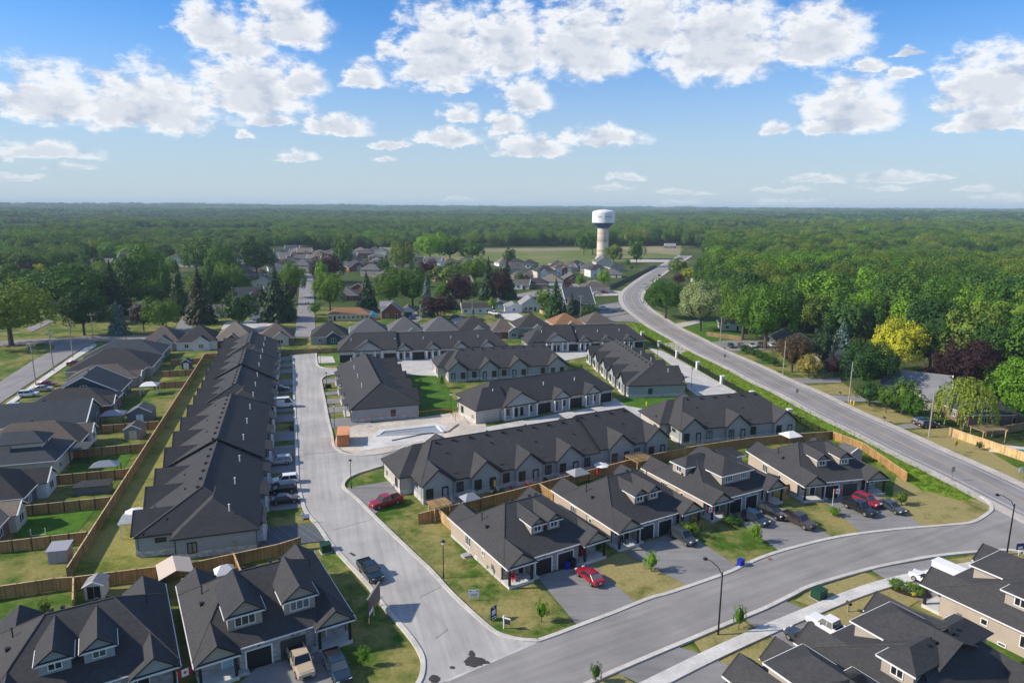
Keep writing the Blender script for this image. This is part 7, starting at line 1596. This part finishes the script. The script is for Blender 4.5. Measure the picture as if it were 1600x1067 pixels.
# garden trees between the town houses
gt = [p for p in scatter(TOWN, 19) if in_view(p, 10) and clear(p, 12) and off_road(p, 20) and not any(inside(p, f) for f in FIELDS)]
STREETS = [[p.xy for p in pxs(l)] for l in ([(462, 425), (498, 425), (506, 515), (520, 530), (440, 530), (452, 515)], [(275, 488), (305, 488), (312, 526), (262, 526)], [(330, 520), (345, 500), (440, 496), (440, 526)], [(500, 470), (860, 455), (860, 512), (500, 530)])]
gt = [p for p in gt if (p[1] < 400 or photo_x(p) < 330 or rw_.random() < 0.22) and not any(inside(p, q) for q in STREETS)]; rw_.shuffle(gt); gt = gt[:75]
for i, p in enumerate(gt):
    q = Vector((p[0], p[1], 0)); sx = photo_x(p); h_ = rw_.uniform(8, 13) if sx < 340 else rw_.uniform(7, 13) if p[1] < 480 else rw_.uniform(4, 7); lf = rw_.choice(kinds + ['purple', 'lime']); dist_ = ('nearest', 'middle', 'farther', 'farthest')[max(0, min(3, int((p[1] - 270) / 110)))]
    where = ('above the left junction' if sx < 200 else 'by the dark lane' if sx < 300 else 'around the low white house' if sx < 400 else 'left of the far street' if sx < 470 else 'right of the far street' if sx < 560 else 'behind the yellow bungalow' if sx < 640 else
             'by the purple trees' if sx < 740 else 'behind the gambrel house' if sx < 850 else 'below the water tower')
    tree(q, h_, h_ * rw_.uniform(0.6, 0.9), lf, 'b%d' % rw_.randrange(6), f"{'large' if h_ > 10 else 'small'} {HUE[lf]} garden tree {where}, {dist_} rows", 'garden trees in the town', rr=rw_)

from mathutils import noise as mnoise
def terr(x, y):
    d = math.hypot(x, y); k = max(0.0, min(1.0, (d - 1100) / 3200.0)); return max(0.0, k * 30.0 * (0.42 + 0.75 * mnoise.noise(Vector((x / 1900.0, y / 900.0, 0.3))) + 0.35 * mnoise.noise(Vector((x / 700.0, y / 420.0, 4.3)))))
def instancer(name, pts, proto, lo, hi, wf=0.8):
    """one mass of trees: points carrying a size, geometry nodes set a tree on each"""
    if not pts: return
    me = bpy.data.meshes.new(name); me.from_pydata([(p[0], p[1], max(0.0, terr(*p))) for p in pts], [], [])
    me.attributes.new('size', 'FLOAT_VECTOR', 'POINT'); me.attributes.new('turn', 'FLOAT', 'POINT'); sc_, rt = me.attributes['size'], me.attributes['turn']
    for i in range(len(pts)):
        k_ = 1.0 if pts[i][0] > 0.12 * pts[i][1] or hi > 24 or hi < 2 else 0.78; h_ = k_ * lo + k_ * (hi - lo) * min(1.0, max(0.0, 0.5 + 0.9 * mnoise.noise(Vector((pts[i][0] / 160.0, pts[i][1] / 160.0, 7.0))) + rw_.uniform(-0.35, 0.35))); w_ = h_ * rw_.uniform(wf * 0.8, wf * 1.2); sc_.data[i].vector = (w_, w_, h_); rt.data[i].value = rw_.uniform(0, 6.28)
    o = link(name, me); tag(o, None, None, None, 'stuff'); o['label'] = 'mass of leafy green trees stretching towards the horizon'; o['category'] = 'woodland'
    ng = bpy.data.node_groups.new(name, 'GeometryNodeTree'); ng.interface.new_socket('Geometry', in_out='INPUT', socket_type='NodeSocketGeometry'); ng.interface.new_socket('Geometry', in_out='OUTPUT', socket_type='NodeSocketGeometry')
    gi, go = ng.nodes.new('NodeGroupInput'), ng.nodes.new('NodeGroupOutput'); ip = ng.nodes.new('GeometryNodeInstanceOnPoints'); oi = ng.nodes.new('GeometryNodeObjectInfo'); oi.inputs['Object'].default_value = proto; oi.inputs['As Instance'].default_value = True
    s1 = ng.nodes.new('GeometryNodeInputNamedAttribute'); s1.data_type = 'FLOAT_VECTOR'; s1.inputs['Name'].default_value = 'size'; s2 = ng.nodes.new('GeometryNodeInputNamedAttribute'); s2.data_type = 'FLOAT'; s2.inputs['Name'].default_value = 'turn'
    cb = ng.nodes.new('ShaderNodeCombineXYZ'); L_ = ng.links
    L_.new(s2.outputs['Attribute'], cb.inputs[2]); L_.new(gi.outputs[0], ip.inputs['Points']); L_.new(oi.outputs['Geometry'], ip.inputs['Instance']); L_.new(s1.outputs['Attribute'], ip.inputs['Scale']); L_.new(cb.outputs[0], ip.inputs['Rotation']); L_.new(ip.outputs[0], go.inputs[0])
    o.modifiers.new('trees', 'NODES').node_group = ng
    return o
protos = []
for k in range(6):
    b = broad_crown(500 + k, 76, 60, flat=(1.0, 0.9, 1.05, 0.95, 1.0, 1.1)[k]); lf = ('deep', 'green', 'olive', 'mid', 'deep', 'lime')[k]
    me_ = b.mesh('crown', 'leaf_' + lf); p = rest[k * 7]; h_ = rw_.uniform(14, 19)        # each stands in the woods itself and is the pattern for its mass
    t = thing('tree', ('dark green', 'mid green', 'olive-green', 'light green', 'deepest green', 'yellow-green')[k] + ' tree standing deep in the woods right of the highway', 'tree', (p[0], p[1], 0), k, 'trees deep in the right woods'); t.scale = (h_ * 0.75, h_ * 0.75, h_)
    protos.append(link('crown', me_, t)); link('trunk', SHAPES['b%d' % k][1], t)
def clump_mesh(seed, leaf):
    """a stand of trees seen from kilometres away: many crowns side by side"""
    rr = random.Random(seed); b = MB()
    for k in range(16):
        c = Vector((rr.uniform(-0.5, 0.5), rr.uniform(-0.5, 0.5), 0)); r_ = rr.uniform(0.12, 0.2); h_ = rr.uniform(0.7, 1.0)
        for j in range(34):
            d = rand_dir(rr); d.z = abs(d.z); p = c + Vector((d.x * r_, d.y * r_, h_ * (0.45 + 0.55 * d.z))); leaf_quad(b, p, d + rand_dir(rr) * 0.5, rr.uniform(0.09, 0.14), rr)
    o = link('woodland', b.mesh('stand', 'leaf_' + leaf), None, ((seed % 7 - 3) * 300.0, 2600.0 + 40 * (seed % 5), 0)); o.scale = (60, 60, 20)
    tag(o, 'far stand of trees near the horizon', 'woodland', None, 'stuff'); return o
stands = [clump_mesh(900 + k, ('green', 'deep', 'mid', 'green')[k]) for k in range(4)]
allpts = rest + rest2; rw_.shuffle(allpts)
def ring(r0, r1, step):
    out = []; y = r0 * 0.70
    while y < r1:
        x = -y * 0.82 - 30
        while x < y * 0.82 + 30:
            p = (x + rw_.uniform(-0.45, 0.45) * step, y + rw_.uniform(-0.45, 0.45) * step); d = math.hypot(*p)
            if r0 <= d < r1: out.append(p)
            x += step
        y += step
    return out
def ok(p): return not any(inside(p, f) for f in FIELDS) and not inside(p, TOWN) and clear(p, 16) and off_road(p, 16)
lo_y = P(800, 384).y
mid_pts = [p for p in ring(lo_y, 2300, 11.0) if ok(p) and not any(inside(p, w) for w in WOOD + BAND)]
allpts += mid_pts
groups_ = [[] for _ in range(6)]
for p in allpts:          # kinds grow in drifts, not evenly mixed
    v = mnoise.noise(Vector((p[0] / 70.0, p[1] / 70.0, 2.0))) + rw_.uniform(-0.45, 0.45)
    if mnoise.noise(Vector((p[0] / 120.0, p[1] / 120.0, 9.0))) > 0.42 and p[1] > 500: continue      # small clearings
    groups_[max(0, min(5, int((v + 0.75) / 1.5 * 6)))].append(p)
for k in range(6): instancer('woodland', groups_[k], protos[k], 12, 23, 0.88)
far1 = ring(2300, 5200, 46); far2 = ring(5200, 16000, 120)
far1 = [p for p in far1 if not any(inside(p, f) for f in FIELDS)]
for k in range(4): instancer('woodland', far1[k::4], stands[k], 15, 25, 3.1)
for k in range(4): instancer('woodland', far2[k::4], stands[(k + 1) % 4], 18, 42, 4.6)
hl = MB(); xs_ = [(k - 24) * 150.0 * (1 + 0.15 * abs(k - 24)) for k in range(49)]; ys_ = [900 + 120.0 * k * (1 + 0.19 * k) for k in range(24)]
for y in ys_:
    for x in xs_: hl.v.append((x, y, terr(x, y) - 0.6))
for j in range(23):
    for i in range(48): hl.f.append((j * 49 + i, j * 49 + i + 1, (j + 1) * 49 + i + 1, (j + 1) * 49 + i))
structure(hl.build('hills', 'ground_far'))
for i, q in enumerate(FARM):
    m = MB(); n = 8
    for a in range(n + 1):
        for c_ in range(n + 1):
            p = (q[0].lerp(q[1], a / n)).lerp(q[3].lerp(q[2], a / n), c_ / n); m.v.append((p.x, p.y, terr(p.x, p.y) + 1.5))
    for a in range(n):
        for c_ in range(n): m.f.append((a * (n + 1) + c_, (a + 1) * (n + 1) + c_, (a + 1) * (n + 1) + c_ + 1, a * (n + 1) + c_ + 1))
    structure(m.build('field', ('grass_field', 'field_brown', 'grass_field')[i % 3]))
# tall grass in the ditch
blade = MB(); rg = random.Random(3)
for k in range(26):
    a = rg.uniform(0, 6.28); x, y = rg.uniform(-0.5, 0.5), rg.uniform(-0.5, 0.5); h_ = rg.uniform(0.4, 1.0); w_ = 0.05
    blade.poly([(x - w_ * math.cos(a), y - w_ * math.sin(a), 0), (x + w_ * math.cos(a), y + w_ * math.sin(a), 0), (x + 0.25 * math.sin(a), y - 0.25 * math.cos(a), h_)])
mat('leaf_grass', (0.14, 0.24, 0.02), 0.7, b_leaf, 0.2, trans=0.3)
tuft = link('tall_grass', blade.mesh('tuft', 'leaf_grass'), None, P(1200, 615)); tag(tuft, 'tuft of tall grass in the highway ditch', 'grass', None, 'stuff')
dpoly = [p.xy for p in pxs([(988, 503), (1000, 507), (1037, 525), (1075, 549), (1131, 575), (1187, 604), (1244, 632), (1300, 658), (1380, 702), (1435, 730), (1487, 756), (1530, 780), (1500, 781), (1440, 765), (1400, 741), (1330, 702), (1290, 682), (1230, 652), (1174, 624), (1128, 599), (1090, 576), (1058, 557), (1030, 541), (1003, 527)])]
o = instancer('tall_grass', scatter(dpoly, 0.95), tuft, 0.45, 0.95, 1.3)
if o: o['label'] = 'tall bright green grass filling the highway ditch'; o['category'] = 'grass'

# look-alikes: name their order from left to right
same = {}
for o in bpy.data.objects:
    if o.parent is None and o.get('category') and o.get('kind') != 'stuff': same.setdefault(o['label'], []).append(o)
ORD = ('first', 'second', 'third', 'fourth', 'fifth', 'sixth', 'seventh', 'eighth', 'ninth', 'tenth')
for lab, l in same.items():
    if len(l) > 1:
        for i, o in enumerate(sorted(l, key=lambda o: photo_x(o.location))):
            o['label'] = lab + (f', {ORD[i]} from left' if i < 10 else ', far right')
            if len(o['label'].split()) > 16: o['label'] = o['label'].replace('tall ', '', 1).replace('low ', '', 1).replace(' the ', ' ', 2)
# ================================================================== hazy air
hz_ = MB().box(-17500, 17500, -17500, 17500, -1.6, 100.0).build('haze', 'trim_white'); hz_['kind'] = 'stuff'; tag(hz_, 'thin bluish haze over the distant woods', 'haze', None, 'stuff')
hm = bpy.data.materials.new('haze_air'); hm.use_nodes = True; hn = hm.node_tree; hn.nodes.clear()
pv = hn.nodes.new('ShaderNodeVolumePrincipled'); pv.inputs['Color'].default_value = (0.66, 0.86, 1.0, 1); pv.inputs['Density'].default_value = HAZE; pv.inputs['Anisotropy'].default_value = 0.0
ho = hn.nodes.new('ShaderNodeOutputMaterial'); hn.links.new(pv.outputs[0], ho.inputs['Volume']); hz_.data.materials[0] = hm
